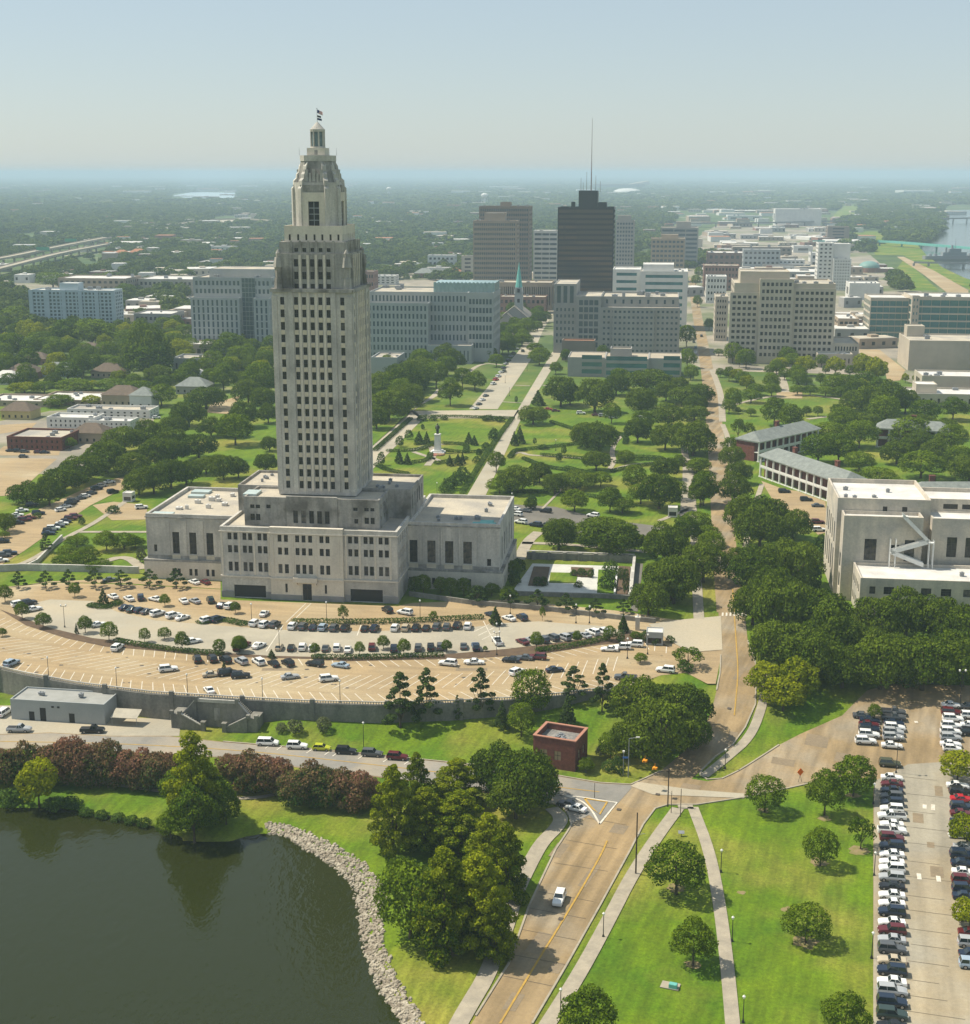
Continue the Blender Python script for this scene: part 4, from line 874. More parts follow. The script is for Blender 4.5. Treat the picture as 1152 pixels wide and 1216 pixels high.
b.units(e2, e3, 3, 40, zb_ - 1, 8, 3, 4); b.wm = [W_grey] * 5; b.finish()
b = office('pavilion', 'low building with an orange terracotta roof in front of the grey state office', 'building', (667, 428), 706, 404, 12, 0, 1, .5, .5, W_brown, None, RED_roof, units=0); b.finish()
# low modern library
(X, Y), pv = place(674, 447); l1, l2, l3 = (pv(q, 447)[0] for q in (718, 770, 809)); zt = pv(674, 424)[1]
b = Bld('library', 'low modern library with dark ribbon windows and flat roof beyond the garden oaks', 'library', (X, Y), wall=W_grey, glass=G_teal, roof=mat('warm flat roof', (.42, .36, .27), (.35, .30, .23), .1, .9, fine=.15))
b.vol(0, l1, 0, 30, 0, zt, front=[(l1 * .38, l1 * .92, z, z + 2.6) for z in (2, 6.4, 10.8)], par=.5)
b.vol(l1 + .01, l2, -4, 28, 0, zt, front=[(1, l2 - l1 - 1, z, z + 2.6) for z in (2, 6.4, 10.8)], par=.5)
b.vol(l2 + .01, l3, 1, 30, 0, zt, front=[((l3 - l2) * .45, (l3 - l2) * .95, z, z + 2.6) for z in (2, 6.4, 10.8)], par=.5)
b.vol(l1 + 3, l1 + 16, 6, 18, zt - .5, zt + 5, par=1); b.wm = [W_grey] * 5; b.finish()
# large beige office right of the street
(X, Y), pv = place(864, 431); r1, r2, r3, r4 = (pv(q, 431)[0] for q in (898, 938, 988, 1019)); z1, z2, z3 = pv(864, 336)[1], pv(898, 331)[1], pv(864, 323)[1]
b = Bld('office_building', 'large beige stepped office with rows of paired dark windows right of the street', 'office', (X, Y), wall=W_beige, glass=M_glass, roof=M_roof)
b.vol(2.5, r3 - .2, 1, 45, 0, z1, front=[], left=grid(44, 0, z1, 12, 11, .5, .45, 1, 4, 1), right=grid(44, 0, z1, 12, 11, .5, .45, 1, 4, 1))
for a, c, zz, dy in ((0, r1, z1 - 6, -1), (r1 + .01, r2, z2, -3), (r2 + .01, r3, z1 - 3, -1)):
    n = max(3, int((c - a) / 3.1)); b.vol(a, c, dy, .99, 0, zz, front=grid(c - a, 0, zz, n, 11, .62, .5, 1, 4, 1), left=grid(1 - dy, 0, zz, 1, 11, .3, .4, .2, 4, 1) if dy < -2 else [])
b.vol(r1 * .35, r2 * .95, 8, 36, z1 - .9, z3, par=.6); b.vol(r3 + .01, r4, 0, 40, 0, 14, front=grid(r4 - r3, 0, 14, 8, 2, .5, .4, 1))
b.wm = [W_beige] * 5; b.units(4, r3, 4, 40, z1 - .9, 6, 8, 4); b.finish()
b = office('pavilion', 'small flat beige building at the foot of the large beige office', 'building', (970, 436), 1012, 420, 14, 8, 1, .3, .5, W_beige, M_glass, M_roofw); b.finish()
b = office('parking_garage', 'tan block with white roof and dark openings right of the large beige office', 'parking garage', (994, 402), 1019, 378, 40, 4, 3, .7, .45, W_tan, M_darkfill, M_roofw, sidecols=4); b.finish()
b = office('hotel', 'white slab hotel with small square windows above the grey roofs', 'hotel', (988, 345), 1009, 307, 30, 6, 10, .4, .4, W_white, M_glass, M_roofw, left=True)
b.vol(-16, -.01, 5, 30, 0, b.H + 16, front=grid(16, 0, b.H + 16, 3, 12, .5, .4, 1), left=grid(25, 0, b.H + 16, 6, 12, .6, .4, 1)); b.vol(0.5, b.L - .5, 8, 28, b.H - .9, b.H + 15, par=.4); b.finish()
b = office('annex_hall', 'low blank white hall beside the white hotel', 'building', (1008, 356), 1044, 336, 30, 0, 1, .5, .5, W_white, None, M_roofw); b.finish()
# right-hand glass office and garage
b = office('glass_office', 'teal glass office with beige piers at the right edge', 'office', (1080, 408), 1190, 352, 40, 10, 6, .97, .78, W_beige, G_teal, M_roofw, sidecols=6, units=10, mt=2)
b.vol(-28, -.01, 12, 46, 0, b.H - 2, front=grid(28, 0, b.H - 2, 6, 6, .96, .78, .5, 2, 2), left=grid(34, 0, b.H - 2, 6, 6, .7, .7, .5, 2, 2)); b.vol(-.2, 5, -1, 3, 0, b.H + .6, front=grid(5.2, 0, b.H, 2, 7, .4, .4, .4)); b.finish()
b = office('parking_garage', 'concrete garage with slatted left face below the glass office', 'parking garage', (1078, 440), 1190, 404, 42, 0, 1, .5, .5, W_beige, M_darkfill, M_roof, sidecols=0, units=3)
b.face((-.02, 42), (0, -1), 42, 0, b.H, grid(42, 0, b.H, 9, 6, .92, .5, .5), 0)
b.vol(3, 14, 30, 42, b.H - .9, b.H + 6, par=.4); b.finish()
b = office('flat_building', 'long low white-roofed building right of the park', 'building', (1094, 463), 1195, 446, 26, 0, 1, .5, .5, W_beige, M_glass, M_roofw, units=6); b.finish()
b = office('flat_building', 'low white-roofed hall nearest the barracks trees', 'building', (1080, 484), 1195, 467, 24, 12, 1, .3, .5, W_beige, M_glass, M_roofw, units=2, ph=[(.08, .3, .3, .8, 4)]); b.finish()
# small street buildings left of the beige office
for (bx, by, rx, ty, dpt, c_, r_, wl_, lab, rf, left) in (
        (848, 405, 863, 352, 30, 4, 7, W_beige, 'narrow old beige block on the street left of the large beige office', M_roof, 1),
        (838, 360, 862, 328, 26, 6, 4, W_white, 'small white block on the right of the street', M_roofw, 1),
        (835, 345, 877, 315, 30, 10, 4, W_rose, 'dark brick block with cornice behind the small white one', M_roof, 1),
        (440, 338, 470, 327, 20, 5, 3, W_white, 'small white office behind the long grey-blue office', M_roofw, 0),
        (425, 352, 445, 322, 20, 6, 3, W_rose, 'brick block hidden behind the tower shoulder', M_roof, 0),
        (548, 330, 563, 304, 16, 1, 5, W_beige, 'small pinkish banded block left of the brown towers', M_roof, 0),
        (508, 322, 540, 303, 20, 6, 3, W_white, 'white block among trees left of the brown towers', M_roofw, 0),
        (592, 372, 648, 352, 22, 10, 2, W_rose, 'red brick hall behind the church', M_roof, 0),
        (441, 448, 472, 424, 26, 0, 1, W_cool, 'low grey hall with pale pitched roof behind the tower', M_roof, 0),
        (70, 352, 150, 330, 45, 12, 3, W_tan, 'long tan low office behind the apartment slab', M_roofw, 0),
        (165, 350, 240, 331, 50, 14, 2, W_beige, 'low beige office with white roof left of the grey office', M_roofw, 0),
        (160, 392, 205, 372, 30, 8, 2, W_grey, 'small grey block below the low offices', M_roofw, 0),
        (200, 425, 250, 408, 24, 6, 1, W_tan, 'low white-roofed hall left of the grey office', M_roofw, 0),
        (870, 305, 940, 293, 40, 12, 2, W_brown, 'long brown flat building near the elevated road', M_roof, 1),
        (840, 318, 905, 300, 50, 10, 2, W_rose, 'wide dark block with white roof right of the street', M_roofw, 1),
        (882, 322, 926, 296, 24, 8, 4, W_cool, 'grey-green block behind the beige office', M_roofw, 1),
        (904, 322, 955, 308, 26, 10, 3, W_white, 'white block behind the beige office roof', M_roofw, 1),
        (942, 300, 965, 292, 30, 1, 1, W_white, 'white tower stub left of the hotel', M_roofw, 1),
        (982, 288, 1008, 269, 30, 1, 5, W_brown, 'brown banded office beside the green walkway', M_roof, 1),
        (920, 268, 975, 248, 60, 0, 1, W_white, 'wide white warehouse before the levee woods', M_roofw, 1),
        (864, 262, 905, 256, 40, 3, 1, W_white, 'white flat shed left of the wide warehouse', M_roofw, 1),
        (962, 318, 1000, 300, 30, 5, 2, W_white, 'white stub behind the hotel', M_roofw, 1)):
    b = office('city_building', lab, 'building', (bx, by), rx, ty, dpt, c_, r_, .55, .45, wl_, M_glass, rf, units=3); b.wm = [wl_] * 5; b.finish()
# domed hall
(X, Y), pv = place(1022, 324); q = thing('domed_hall', 'round brick hall with a pale teal dome near the levee', 'hall', (X, Y, 0), R(-7)); m_ = MB(); m_.frust(12, 14, 13, 13, 0, 6, 24); m_.box(10, 42, 6, 26, 0, 5); m_.build('wall', W_rose, q)
m_ = MB()
for k in range(6):
    a0, a1 = R(90 * k / 6), R(90 * (k + 1) / 6); m_.frust(12, 14, 13 * math.cos(a0), 13 * math.cos(a1), 6 + 8 * math.sin(a0), 6 + 8 * math.sin(a1), 24)
m_.build('dome', mat('dull teal dome', (.14, .27, .25), (.18, .31, .28), .3, .5), q); m_ = MB(); m_.box(10.2, 41.8, 6.2, 25.8, 5, 5.3); m_.build('roof', M_roofw, q)
# church
(X, Y), pv = place(592, 392, R(-7)); cw = pv(626, 392)[0]
ch = thing('church', 'grey stone church with a tall copper-green spire beside the boulevard', 'church', (X, Y, 0), R(-7))
m_ = MB(); m_.box(0, cw, 8, 45, 0, 9); m_.add([(0, 8, 9), (cw, 8, 9), (cw / 2, 8, 18)], [(0, 1, 2)]); m_.box(cw * .05, cw * .55, 0, 8, 0, 8); m_.add([(cw * .05, 0, 8), (cw * .55, 0, 8), (cw * .3, 0, 13)], [(0, 1, 2)]); m_.build('wall', W_grey, ch)
def gable(m_, x0, x1, y0, y1, z0, z1, ov=.5):
    xm = (x0 + x1) / 2; m_.add([(x0 - ov, y0 - ov, z0 - .3), (xm, y0 - ov, z1), (xm, y1 + ov, z1), (x0 - ov, y1 + ov, z0 - .3), (x1 + ov, y0 - ov, z0 - .3), (x1 + ov, y1 + ov, z0 - .3)], [(0, 1, 2, 3), (1, 4, 5, 2)])
m_ = MB(); gable(m_, 0, cw, 8, 45, 9.2, 18.3); m2_ = MB(); gable(m2_, cw * .05, cw * .55, 0, 7.9, 8.2, 13.3); m_.build('roof', mat('pale slate', (.27, .25, .22), (.22, .2, .18), .4, .9), ch); m2_.build('porch_roof', MATS['pale slate'], ch)
sx = cw * .62; s1 = pv(610, 341, 20)[1]; s2 = pv(610, 311, 20)[1]
m_ = MB(); m_.box(sx - 3.2, sx + 3.2, 17, 23.4, 0, s1 - 5); m_.box(sx - 2.6, sx + 2.6, 17.6, 22.8, s1 - 5, s1)
for dx, dy in ((-2.9, 17.3), (2.9, 17.3), (2.9, 23.1), (-2.9, 23.1)): m_.frust(sx + dx, dy, .6, 0.05, s1 - 5, s1 + 1, 4)
m_.build('bell_tower', W_cool, ch); m_ = MB(); m_.frust(sx, 20.2, 2.9, 0.05, s1, s2, 8); m_.build('spire', M_teal, ch)
for z in (s1 - 4, s1 - 12): m_ = MB(); m_.box(sx - 1, sx + 1, 16.9, 16.98 if z < s1 - 6 else 17.5, z, z + 3); m_.build('window', M_darkfill, ch)

# ---------------------------------------------------------------- annex building on the right
def gA(*p): return None
tAx = TR(860, 480, 3.575)
(X, Y), pv = place(1019, 734, R(-7.5))
xm_, xt_ = pv(1001, 640, 17)[0], pv(993.5, 620, 24)[0]
print('annex', xm_, xt_, pv(1019, 686)[1], pv(1000, 612, 17)[1], pv(994, 591, 24)[1])
AX = Bld('annex_building', 'pale limestone annex with white roofs, tall windows and a zigzag outside stair, right side', 'government building', (X, Y), R(-7.5), glass=M_glass, roof=M_roofw, mull=(2, 3), depth=.35)
z_low = pv(1019, 686)[1]; Lr = 62
AX.vol(0, Lr, 0, 17, 0, z_low, front=[(a, a + 1.6 + (i > 0) * 1.2, z, z + 2.2) for z in (z_low - 4.6, z_low - 9) for i, a in enumerate((2.6, 6.5, 11.6, 16.6, 22, 28, 33, 38, 43, 48, 53))], left=[(2 + 2.9 * k, 3.4 + 2.9 * k, z, z + 2.4) for k in range(5) for z in (z_low - 5, z_low - 10)], par=.9)
# taller block behind with stair
z_mid = pv(1000, 612, 17)[1]
AX.vol(xm_, 19, 17.01, 24, 0, z_mid, front=[(6.2, 9.6, z_low + .6, z_low + 7.0), (13.5, 16.0, z_low + 3.4, z_low + 5.4), (17.5, 20.3, z_low + .6, z_low + 7)], left=[(1.5, 4.5, z, z + 4.5) for z in (3, 9)], par=1)
z_top = pv(994, 591, 24)[1]
AX.vol(xt_, 22, 24.01, 52, 0, z_top, front=[(13, 14.3, z_mid - .6, z_mid + 1.4), (18.5, 20, z_mid - .6, z_mid + 1.4)], left=[(2.5 + 5 * k, 4.6 + 5 * k, z, z + hh) for k in range(5) for z, hh in ((5, 8), (14.5, 6.5))], par=1.3)
AX.vol(22.01, Lr + 4, 20, 30, 0, z_top - 4.4, front=[(4.5 + 5.2 * k, 7.3 + 5.2 * k, z_low + 1.5, z_low + 7.5) for k in range(8)] + [(3 + 5.2 * k + j * 2.6, 4.6 + 5.2 * k + j * 2.6, z_low - 3, z_low - 1) for k in range(8) for j in (0, 1)], par=.4)
AX.vol(22.01, Lr + 4, 30.01, 46, 0, z_top - .8, front=[(4.6 + 5.4 * k, 8.8 + 5.4 * k, z_top - 3.8, z_top - 2.3) for k in range(7)], par=1.2)
AX.units(0, Lr, 2, 15, z_low - .9, 4, 11, 1.5); AX.units(-4, 20, 27, 48, z_top - 1.3, 5, 12, 1.5)
AX.wm = [mat('cream limestone', (0.58, 0.51, 0.41), (0.46, 0.41, 0.34), 0.4, 0.9, stretch=(1, 1, 0.12), c3=(0.38, 0.35, 0.31), scale3=0.12, fine=0.18), M_stone, M_stone, M_spandrel, M_plinth]
sr = MB(); zz = [z_low - .2, z_low + 3.4, z_low + 6.8, z_mid + .6]; xx = [(19.5, 10.2), (10.2, 20.5), (20.5, 12.8)]
for k in range(3):
    xa, xb = xx[k]; y = 15.6 - .0 * k; za_, zb2 = zz[k], zz[k + 1]
    for yy in (15.0, 16.6):
        sr.add([(xa, yy, za_ - .3), (xb, yy, zb2 - .3), (xb, yy, zb2 + 1.0), (xa, yy, za_ + 1.0), (xa, yy + .12, za_ - .3), (xb, yy + .12, zb2 - .3), (xb, yy + .12, zb2 + 1.0), (xa, yy + .12, za_ + 1.0)], [(0, 1, 2, 3), (7, 6, 5, 4), (3, 2, 6, 7), (0, 4, 5, 1), (0, 3, 7, 4), (1, 5, 6, 2)])
    sr.add([(xa, 15.1, za_), (xb, 15.1, zb2), (xb, 16.6, zb2), (xa, 16.6, za_)], [(0, 1, 2, 3)])
    sr.box(min(xb, xb + 1.6), max(xb, xb + 1.6), 15, 16.7, zb2 - .2, zb2 + .05, bottom=True)
for x in (9.9, 11.5, 20.8, 22.0):
    for yy in (15.05, 16.6): sr.tube((x, yy, z_low - .9), (x, yy, z_low + 7.5), .13, n=5)
sr.build('outside_stair', M_white, AX.root); AX.finish()

# ---------------------------------------------------------------- barracks: two-storey galleries with white columns
def barracks(label, pa, pb, dpt=11, hgt=8.6, chim=2, front=True, nb=None, ang=None):
    A = G(*pa, 0); B = G(*pb, 0); L = math.hypot(B[0] - A[0], B[1] - A[1]); a = math.atan2(B[1] - A[1], B[0] - A[0])
    r = thing('barracks', label, 'barracks', (*A, 0), a)
    m_ = MB(); m_.box(0, L, 2.6, dpt, 0, hgt - .6); m_.build('wall', M_brick, r)
    m_ = MB(); m_.box(0, L, 0.2, 2.59, 3.9, 4.2, bottom=True); m_.box(-.4, L + .4, -.2, dpt + .3, hgt - .6, hgt, bottom=True); m_.build('gallery', M_white, r)
    n = nb or max(3, int(L / 4.6))
    for k in range(n + 1):
        c = MB(); x = .4 + (L - .8) * k / n; c.frust(x, .45, .5, .42, 0, hgt - .6, 10); c.box(x - .55, x + .55, -.1, 1.0, 0, .4); c.build('column', M_white, r)
    for z0_, z1_ in ((4.2, 5.2), (0, .5)): q = MB(); q.box(.9, L - .9, .1, .18, z0_, z1_); q.build('railing', M_white, r)
    for k in range(n):
        for z in (.6, 4.6):
            if k % 2: q = MB(); q.box((L) * (k + .35) / n, L * (k + .65) / n, 2.5, 2.595, z, z + 2.4); q.build('window', M_darkfill, r)
    m_ = MB(); o = .8; zr = hgt + 3.4; hp = 4
    v = [(-o, -o, hgt), (L + o, -o, hgt), (L + o, dpt + o, hgt), (-o, dpt + o, hgt), (hp, dpt / 2, zr), (L - hp, dpt / 2, zr)]
    m_.add(v, [(0, 1, 5, 4), (1, 2, 5), (2, 3, 4, 5), (3, 0, 4), (3, 2, 1, 0)]); m_.build('roof', SLATE, r)
    for k in range(chim):
        x = L * (k + .5) / chim; q = MB(); q.box(x - 1.0, x + 1.0, dpt / 2 + .6, dpt / 2 + 1.8, hgt + 2, hgt + 5.2); q.box(x - 1.15, x + 1.15, dpt / 2 + .45, dpt / 2 + 1.95, hgt + 5.2, hgt + 5.5); q.build('chimney', M_brick, r)
    return r
barracks('two-storey barracks with white columned galleries left of the annex', (901, 566), (1000, 602), 12, 9, 2)
barracks('shorter slate-roofed barracks with one chimney just beyond the columned one', (901, 549), (972, 532), 12, 9, 1)
barracks('far barracks with white columns seen between the trees', (1040, 531), (1125, 536), 12, 9, 1)
barracks('slate-roofed barracks showing above the annex roof', (1085, 612), (1190, 612), 12, 8, 2)

# ---------------------------------------------------------------- small buildings near the water
(X, Y), pv = place(14, 859, R(-8)); z0 = h(X, Y)
X, Y, z0 = Gt(14, 854)
X2, Y2, _ = Gt(125, 861)
a = math.atan2(Y2 - Y, X2 - X); Ls = math.hypot(X2 - X, Y2 - Y)
b = Bld('utility_building', 'long low pale grey utility building below the retaining wall', 'building', (X, Y, z0), a, wall=W_cool, glass=M_darkfill, roof=mat('ribbed grey roof', (.33, .33, .31), (.27, .27, .25), .3, .8), depth=.15, wname='door')
b.vol(0, Ls, 0, 8.5, 0, 5.2, front=[(Ls * .19, Ls * .25, 0.05, 2.3), (Ls * .31, Ls * .375, .05, 3.4), (Ls * .62, Ls * .68, .05, 2.4)], par=.35, pw=.25); b.wm = [W_cool] * 5
for fx_ in (.44, .5): q = MB(); q.box(Ls * fx_, Ls * fx_ + .6, -.12, -.003, 3.6, 4.0); q.build('vent', M_black, b.root)
b.units(2, Ls - 2, 2, 8, 5.05, 3, 4, 1.2); b.finish()
X, Y, z0 = Gt(132, 862)
r = thing('awning', 'beige loading awning beside the grey utility building', 'awning', (X, Y, z0), R(-8))
m_ = MB(); m_.add([(0, 0, 2.2), (6.5, 0, 2.2), (6.5, 3.5, 3.2), (0, 3.5, 3.2), (0, 0, 2.1), (6.5, 0, 2.1), (6.5, 3.5, 3.1), (0, 3.5, 3.1)], [(0, 1, 2, 3), (7, 6, 5, 4), (0, 4, 5, 1), (1, 5, 6, 2), (3, 7, 4, 0)]); m_.build('canopy', mat('beige awning', (.42, .38, .30), (.34, .31, .25), .6, .8), r)
for x in (.2, 6.3): q = MB(); q.tube((x, .2, 0), (x, .2, 2.15), .07); q.build('post', M_metal, r)
# brick kiosk
X, Y, z0 = Gt(633, 909)
X2, Y2, _ = Gt(683, 917)
a = math.atan2(Y2 - Y, X2 - X); Ls = math.hypot(X2 - X, Y2 - Y)
b = Bld('brick_pumphouse', 'square red brick building with open parapet roof on the lawn', 'building', (X, Y, z0 - .3), a, wall=M_brick, glass=mat('boarded window', (.42, .33, .2), None, rough=.8), roof=mat('cluttered roof', (.12, .12, .12), (.3, .28, .25), .9, .8), mull=(2, 2))
b.wm = [M_brick] * 5
b.vol(0, Ls, 0, 8.5, 0, 7.4, front=[(1.6, 3.3, 2.4, 4.6), (4.9, 6.5, 2.4, 4.6)], right=[(2, 3.6, 2.4, 4.6), (5, 6.6, 2.4, 4.6)], par=1.3, pw=.5)
m_ = MB(); m_.box(-.12, Ls + .12, -.12, .55, 7.403, 7.6); m_.box(-.12, Ls + .12, 7.95, 8.62, 7.403, 7.6); m_.box(-.12, .55, .56, 7.94, 7.403, 7.6); m_.box(Ls - .55, Ls + .12, .56, 7.94, 7.403, 7.6); m_.build('coping', mat('pale red coping', (.42, .2, .13), (.34, .17, .12), .5, .9), b.root)
b.units(1, Ls - 1, 1, 7.5, 6.1, 7, 9, 1.1); b.finish()
# guard booths
for (px_, py_, lab, hw) in ((776, 763, 'small grey guard booth at the car park entrance', 2.2), (798, 613, 'small white guard booth on the service drive behind the capitol', 1.7), (153, 595, 'small white guard booth on the west street', 1.8), (757, 748, 'narrow stone gate pillar beside the guard booth', .5)):
    X, Y = G(px_, py_, 0); zb = 0.1
    if hw < 1:
        r = thing('gate_pillar', lab, 'pillar', (X, Y, zb), R(-8)); m_ = MB(); m_.box(-.6, .6, -.6, .6, 0, 3.4); m_.box(-.75, .75, -.75, .75, 3.4, 3.7); m_.build('shaft', M_stone_warm, r); m_ = MB(); m_.frust(0, 0, .35, .1, 3.7, 4.4, 6); m_.build('lamp', M_white, r); continue
    b = Bld('guard_booth', lab, 'booth', (X - hw, Y - hw, zb), R(-8), wall=W_cool if hw > 2 else W_white, glass=M_glass, roof=M_roofw, depth=.1)
    b.vol(0, 2 * hw, 0, 2 * hw, 0, 3.6, front=[(.4, 2 * hw - .4, .5, 2.0)], right=[(.4, 2 * hw - .4, 1, 2.2)], left=[(.4, 2 * hw - .4, 1, 2.2)], par=.2, pw=.2); b.wm = [b.wm[0]] * 5; b.finish()

# ---------------------------------------------------------------- retaining wall with the double stair
ww = thing('retaining_wall', 'long curved stained concrete retaining wall below the car park', 'wall')
m_ = MB(); pts = resample(WALL, 2.5)
n_ = len(pts); a_ = pts; b_ = offset_line(pts, -0.8)
for i in range(n_ - 1):
    z0a, z0b = -7.5, -7.5
    p, q_ = pts[i], pts[i + 1]; p2, q2 = b_[i], b_[i + 1]
    if 31 < i < -1: continue
    m_.add([(*p2, z0a), (*q2, z0b), (*q2, 0.2), (*p2, 0.2)], [(0, 1, 2, 3)]); m_.add([(*p2, .2), (*q2, .2), (*p, .2), (*p, .2)][:0] or [(*p2, .2), (*q2, .2), (*q_, .2), (*p, .2)], [(0, 1, 2, 3)]); m_.add([(*p, 0), (*q_, 0), (*q_, .2), (*p, .2)], [(3, 2, 1, 0)])
m_.add([(*pts[0], -7.5), (*b_[0], -7.5), (*b_[0], .2), (*pts[0], .2)], [(3, 2, 1, 0)]); m_.add([(*pts[-1], -7.5), (*b_[-1], -7.5), (*b_[-1], .2), (*pts[-1], .2)], [(0, 1, 2, 3)])
for i in range(0, n_ - 1, 7): x, y = b_[i]; m_.box(x - .5, x + .5, y - .25, y + .6, -7.5, 1.25)
m_.build('wall_face', M_retain, ww)
m_ = MB(); mid_ = offset_line(pts, -.4)
for i in range(n_ - 1):
    for z0_, z1_, w_ in ((.75, .95, .3),): 
        aa = offset_line(mid_, w_ / 2); bb = offset_line(mid_, -w_ / 2)
        m_.add([(*bb[i], z0_), (*bb[i + 1], z0_), (*bb[i + 1], z1_), (*bb[i], z1_), (*aa[i], z1_), (*aa[i + 1], z1_), (*aa[i], z0_), (*aa[i + 1], z0_)], [(0, 1, 2, 3), (3, 2, 5, 4), (4, 5, 7, 6)])
    for t in (0, .25, .5, .75):
        x = mid_[i][0] + (mid_[i + 1][0] - mid_[i][0]) * t; y = mid_[i][1] + (mid_[i + 1][1] - mid_[i][1]) * t; m_.box(x - .1, x + .1, y - .1, y + .1, .2, .75)
m_.build('balustrade', M_stone, ww)
# double stair, centre at picture x 262
cx_, cy_ = G(262, 829.5, 0)
ds = thing('double_stair', 'grand stained stone double staircase against the retaining wall', 'staircase', (cx_, cy_ - .9, -6.0), R(-9))
m_ = MB()
m_.box(-9.2, 9.2, -2.2, 0, 0, 2.2); m_.box(-5, 5, -2.2, -.003, 2.2, 6.2)
m_.box(-10.6, -8.2, -4.6, -.003, 0, 3.6); m_.box(8.2, 10.6, -4.6, -.003, 0, 3.6)
def slope_wall(xa, za_, xb, zb2, y0, y1):
    m_.add([(xa, y0, 0), (xb, y0, 0), (xb, y0, zb2), (xa, y0, za_), (xa, y1, 0), (xb, y1, 0), (xb, y1, zb2), (xa, y1, za_)], [(0, 1, 2, 3), (5, 4, 7, 6), (3, 2, 6, 7), (0, 3, 7, 4), (1, 5, 6, 2)] if xb > xa else [(3, 2, 1, 0), (6, 7, 4, 5), (7, 6, 2, 3), (4, 7, 3, 0), (2, 6, 5, 1)])
for s_ in (-1, 1):
    slope_wall(s_ * 8.2, 3.2, s_ * 5.0, 6.9, -2.5, -2.21)      # upper flight parapet
    slope_wall(s_ * 8.2, 3.9, s_ * 2.6, .9, -4.9, -4.6)        # lower flight parapet
    for k in range(10):
        t = k / 10; x = s_ * (8.2 - 5.4 * t); x2 = s_ * (8.2 - 5.4 * (t + .1)); m_.box(min(x, x2), max(x, x2), -4.59, -2.21, 0, 3.2 * (1 - t))
        x = s_ * (8.2 - 3.2 * t); x2 = s_ * (8.2 - 3.2 * (t + .1)); m_.box(min(x, x2), max(x, x2), -2.2, -.01, 2.21, 3.4 + 2.8 * t)
    m_.box(s_ * 2.6 - .5, s_ * 2.6 + .5, -5.3, -4.3, 0, 2.0); m_.box(s_ * 2.6 - .6, s_ * 2.6 + .6, -5.4, -4.2, 2.0, 2.3)
    for x in (s_ * 10.4, s_ * 8.4): m_.box(x - .45, x + .45, -5.0, -4.1, 3.6, 4.5)
    m_.box(s_ * 5 - .4, s_ * 5 + .4, -2.7, -1.9, 6.2, 7.5)
m_.build('flights', M_retain, ds)
m_ = MB()
for s_ in (-1, 1):
    for (xa, za_, xb, zb2, y) in ((8.2, 3.2, 5.0, 6.9, -2.6), (8.2, 3.9, 2.6, .9, -5.0)):
        m_.add([(s_ * xa, y, za_ + .01), (s_ * xb, y, zb2 + .01), (s_ * xb, y + .5, zb2 + .01), (s_ * xa, y + .5, za_ + .01), (s_ * xa, y, za_ + .25), (s_ * xb, y, zb2 + .25), (s_ * xb, y + .5, zb2 + .25), (s_ * xa, y + .5, za_ + .25)], [(0, 1, 5, 4), (4, 5, 6, 7), (2, 3, 7, 6), (0, 4, 7, 3), (1, 2, 6, 5)])
m_.box(-5, 5, -2.55, -2.22, 6.75, 7.0); m_.box(-5, 5, -2.5, -2.25, 6.2, 6.74); m_.build('coping', M_stone, ds)
m_ = MB(); m_.box(-.7, .7, -2.3, -2.203, 1.6, 4.8); m_.build('niche', M_stone_dark, ds)
def scatter_gn(name, label, pts, sc_, rot, idx, protos):
    me = bpy.data.meshes.new(name); me.from_pydata(pts, [], [])
    for nm, ty, data in (('sc', 'FLOAT_VECTOR', sc_), ('rot', 'FLOAT_VECTOR', rot)):
        at = me.attributes.new(nm, ty, 'POINT'); at.data.foreach_set('vector', np.array(data, dtype=np.float32).ravel())
    at = me.attributes.new('idx', 'INT', 'POINT'); at.data.foreach_set('value', np.array(idx, dtype=np.int32))
    o = link(name, me); tag(o, label, None, None, 'stuff')
    ng = bpy.data.node_groups.new(name, 'GeometryNodeTree'); ng.interface.new_socket('Geometry', in_out='INPUT', socket_type='NodeSocketGeometry'); ng.interface.new_socket('Geometry', in_out='OUTPUT', socket_type='NodeSocketGeometry')
    N, L = ng.nodes, ng.links; gi = N.new('NodeGroupInput'); go = N.new('NodeGroupOutput'); join = N.new('GeometryNodeJoinGeometry')
    def attr(nm, ty): a = N.new('GeometryNodeInputNamedAttribute'); a.data_type = ty; a.inputs[0].default_value = nm; return a.outputs[0]
    A, B_, Cx = attr('sc', 'FLOAT_VECTOR'), attr('rot', 'FLOAT_VECTOR'), attr('idx', 'INT')
    e2r = N.new('FunctionNodeEulerToRotation'); L.new(B_, e2r.inputs[0])
    for k, pr in enumerate(protos):
        cmp_ = N.new('FunctionNodeCompare'); cmp_.data_type = 'INT'; cmp_.operation = 'EQUAL'; L.new(Cx, cmp_.inputs[2]); cmp_.inputs[3].default_value = k
        ins = N.new('GeometryNodeInstanceOnPoints'); oi = N.new('GeometryNodeObjectInfo'); oi.inputs[0].default_value = pr; oi.inputs['As Instance'].default_value = True
        L.new(gi.outputs[0], ins.inputs['Points']); L.new(cmp_.outputs[0], ins.inputs['Selection']); L.new(oi.outputs['Geometry'], ins.inputs['Instance']); L.new(e2r.outputs[0], ins.inputs['Rotation']); L.new(A, ins.inputs['Scale']); L.new(ins.outputs[0], join.inputs[0])
    L.new(join.outputs[0], go.inputs[0]); md = o.modifiers.new('woodland', 'NODES'); md.node_group = ng
    return o
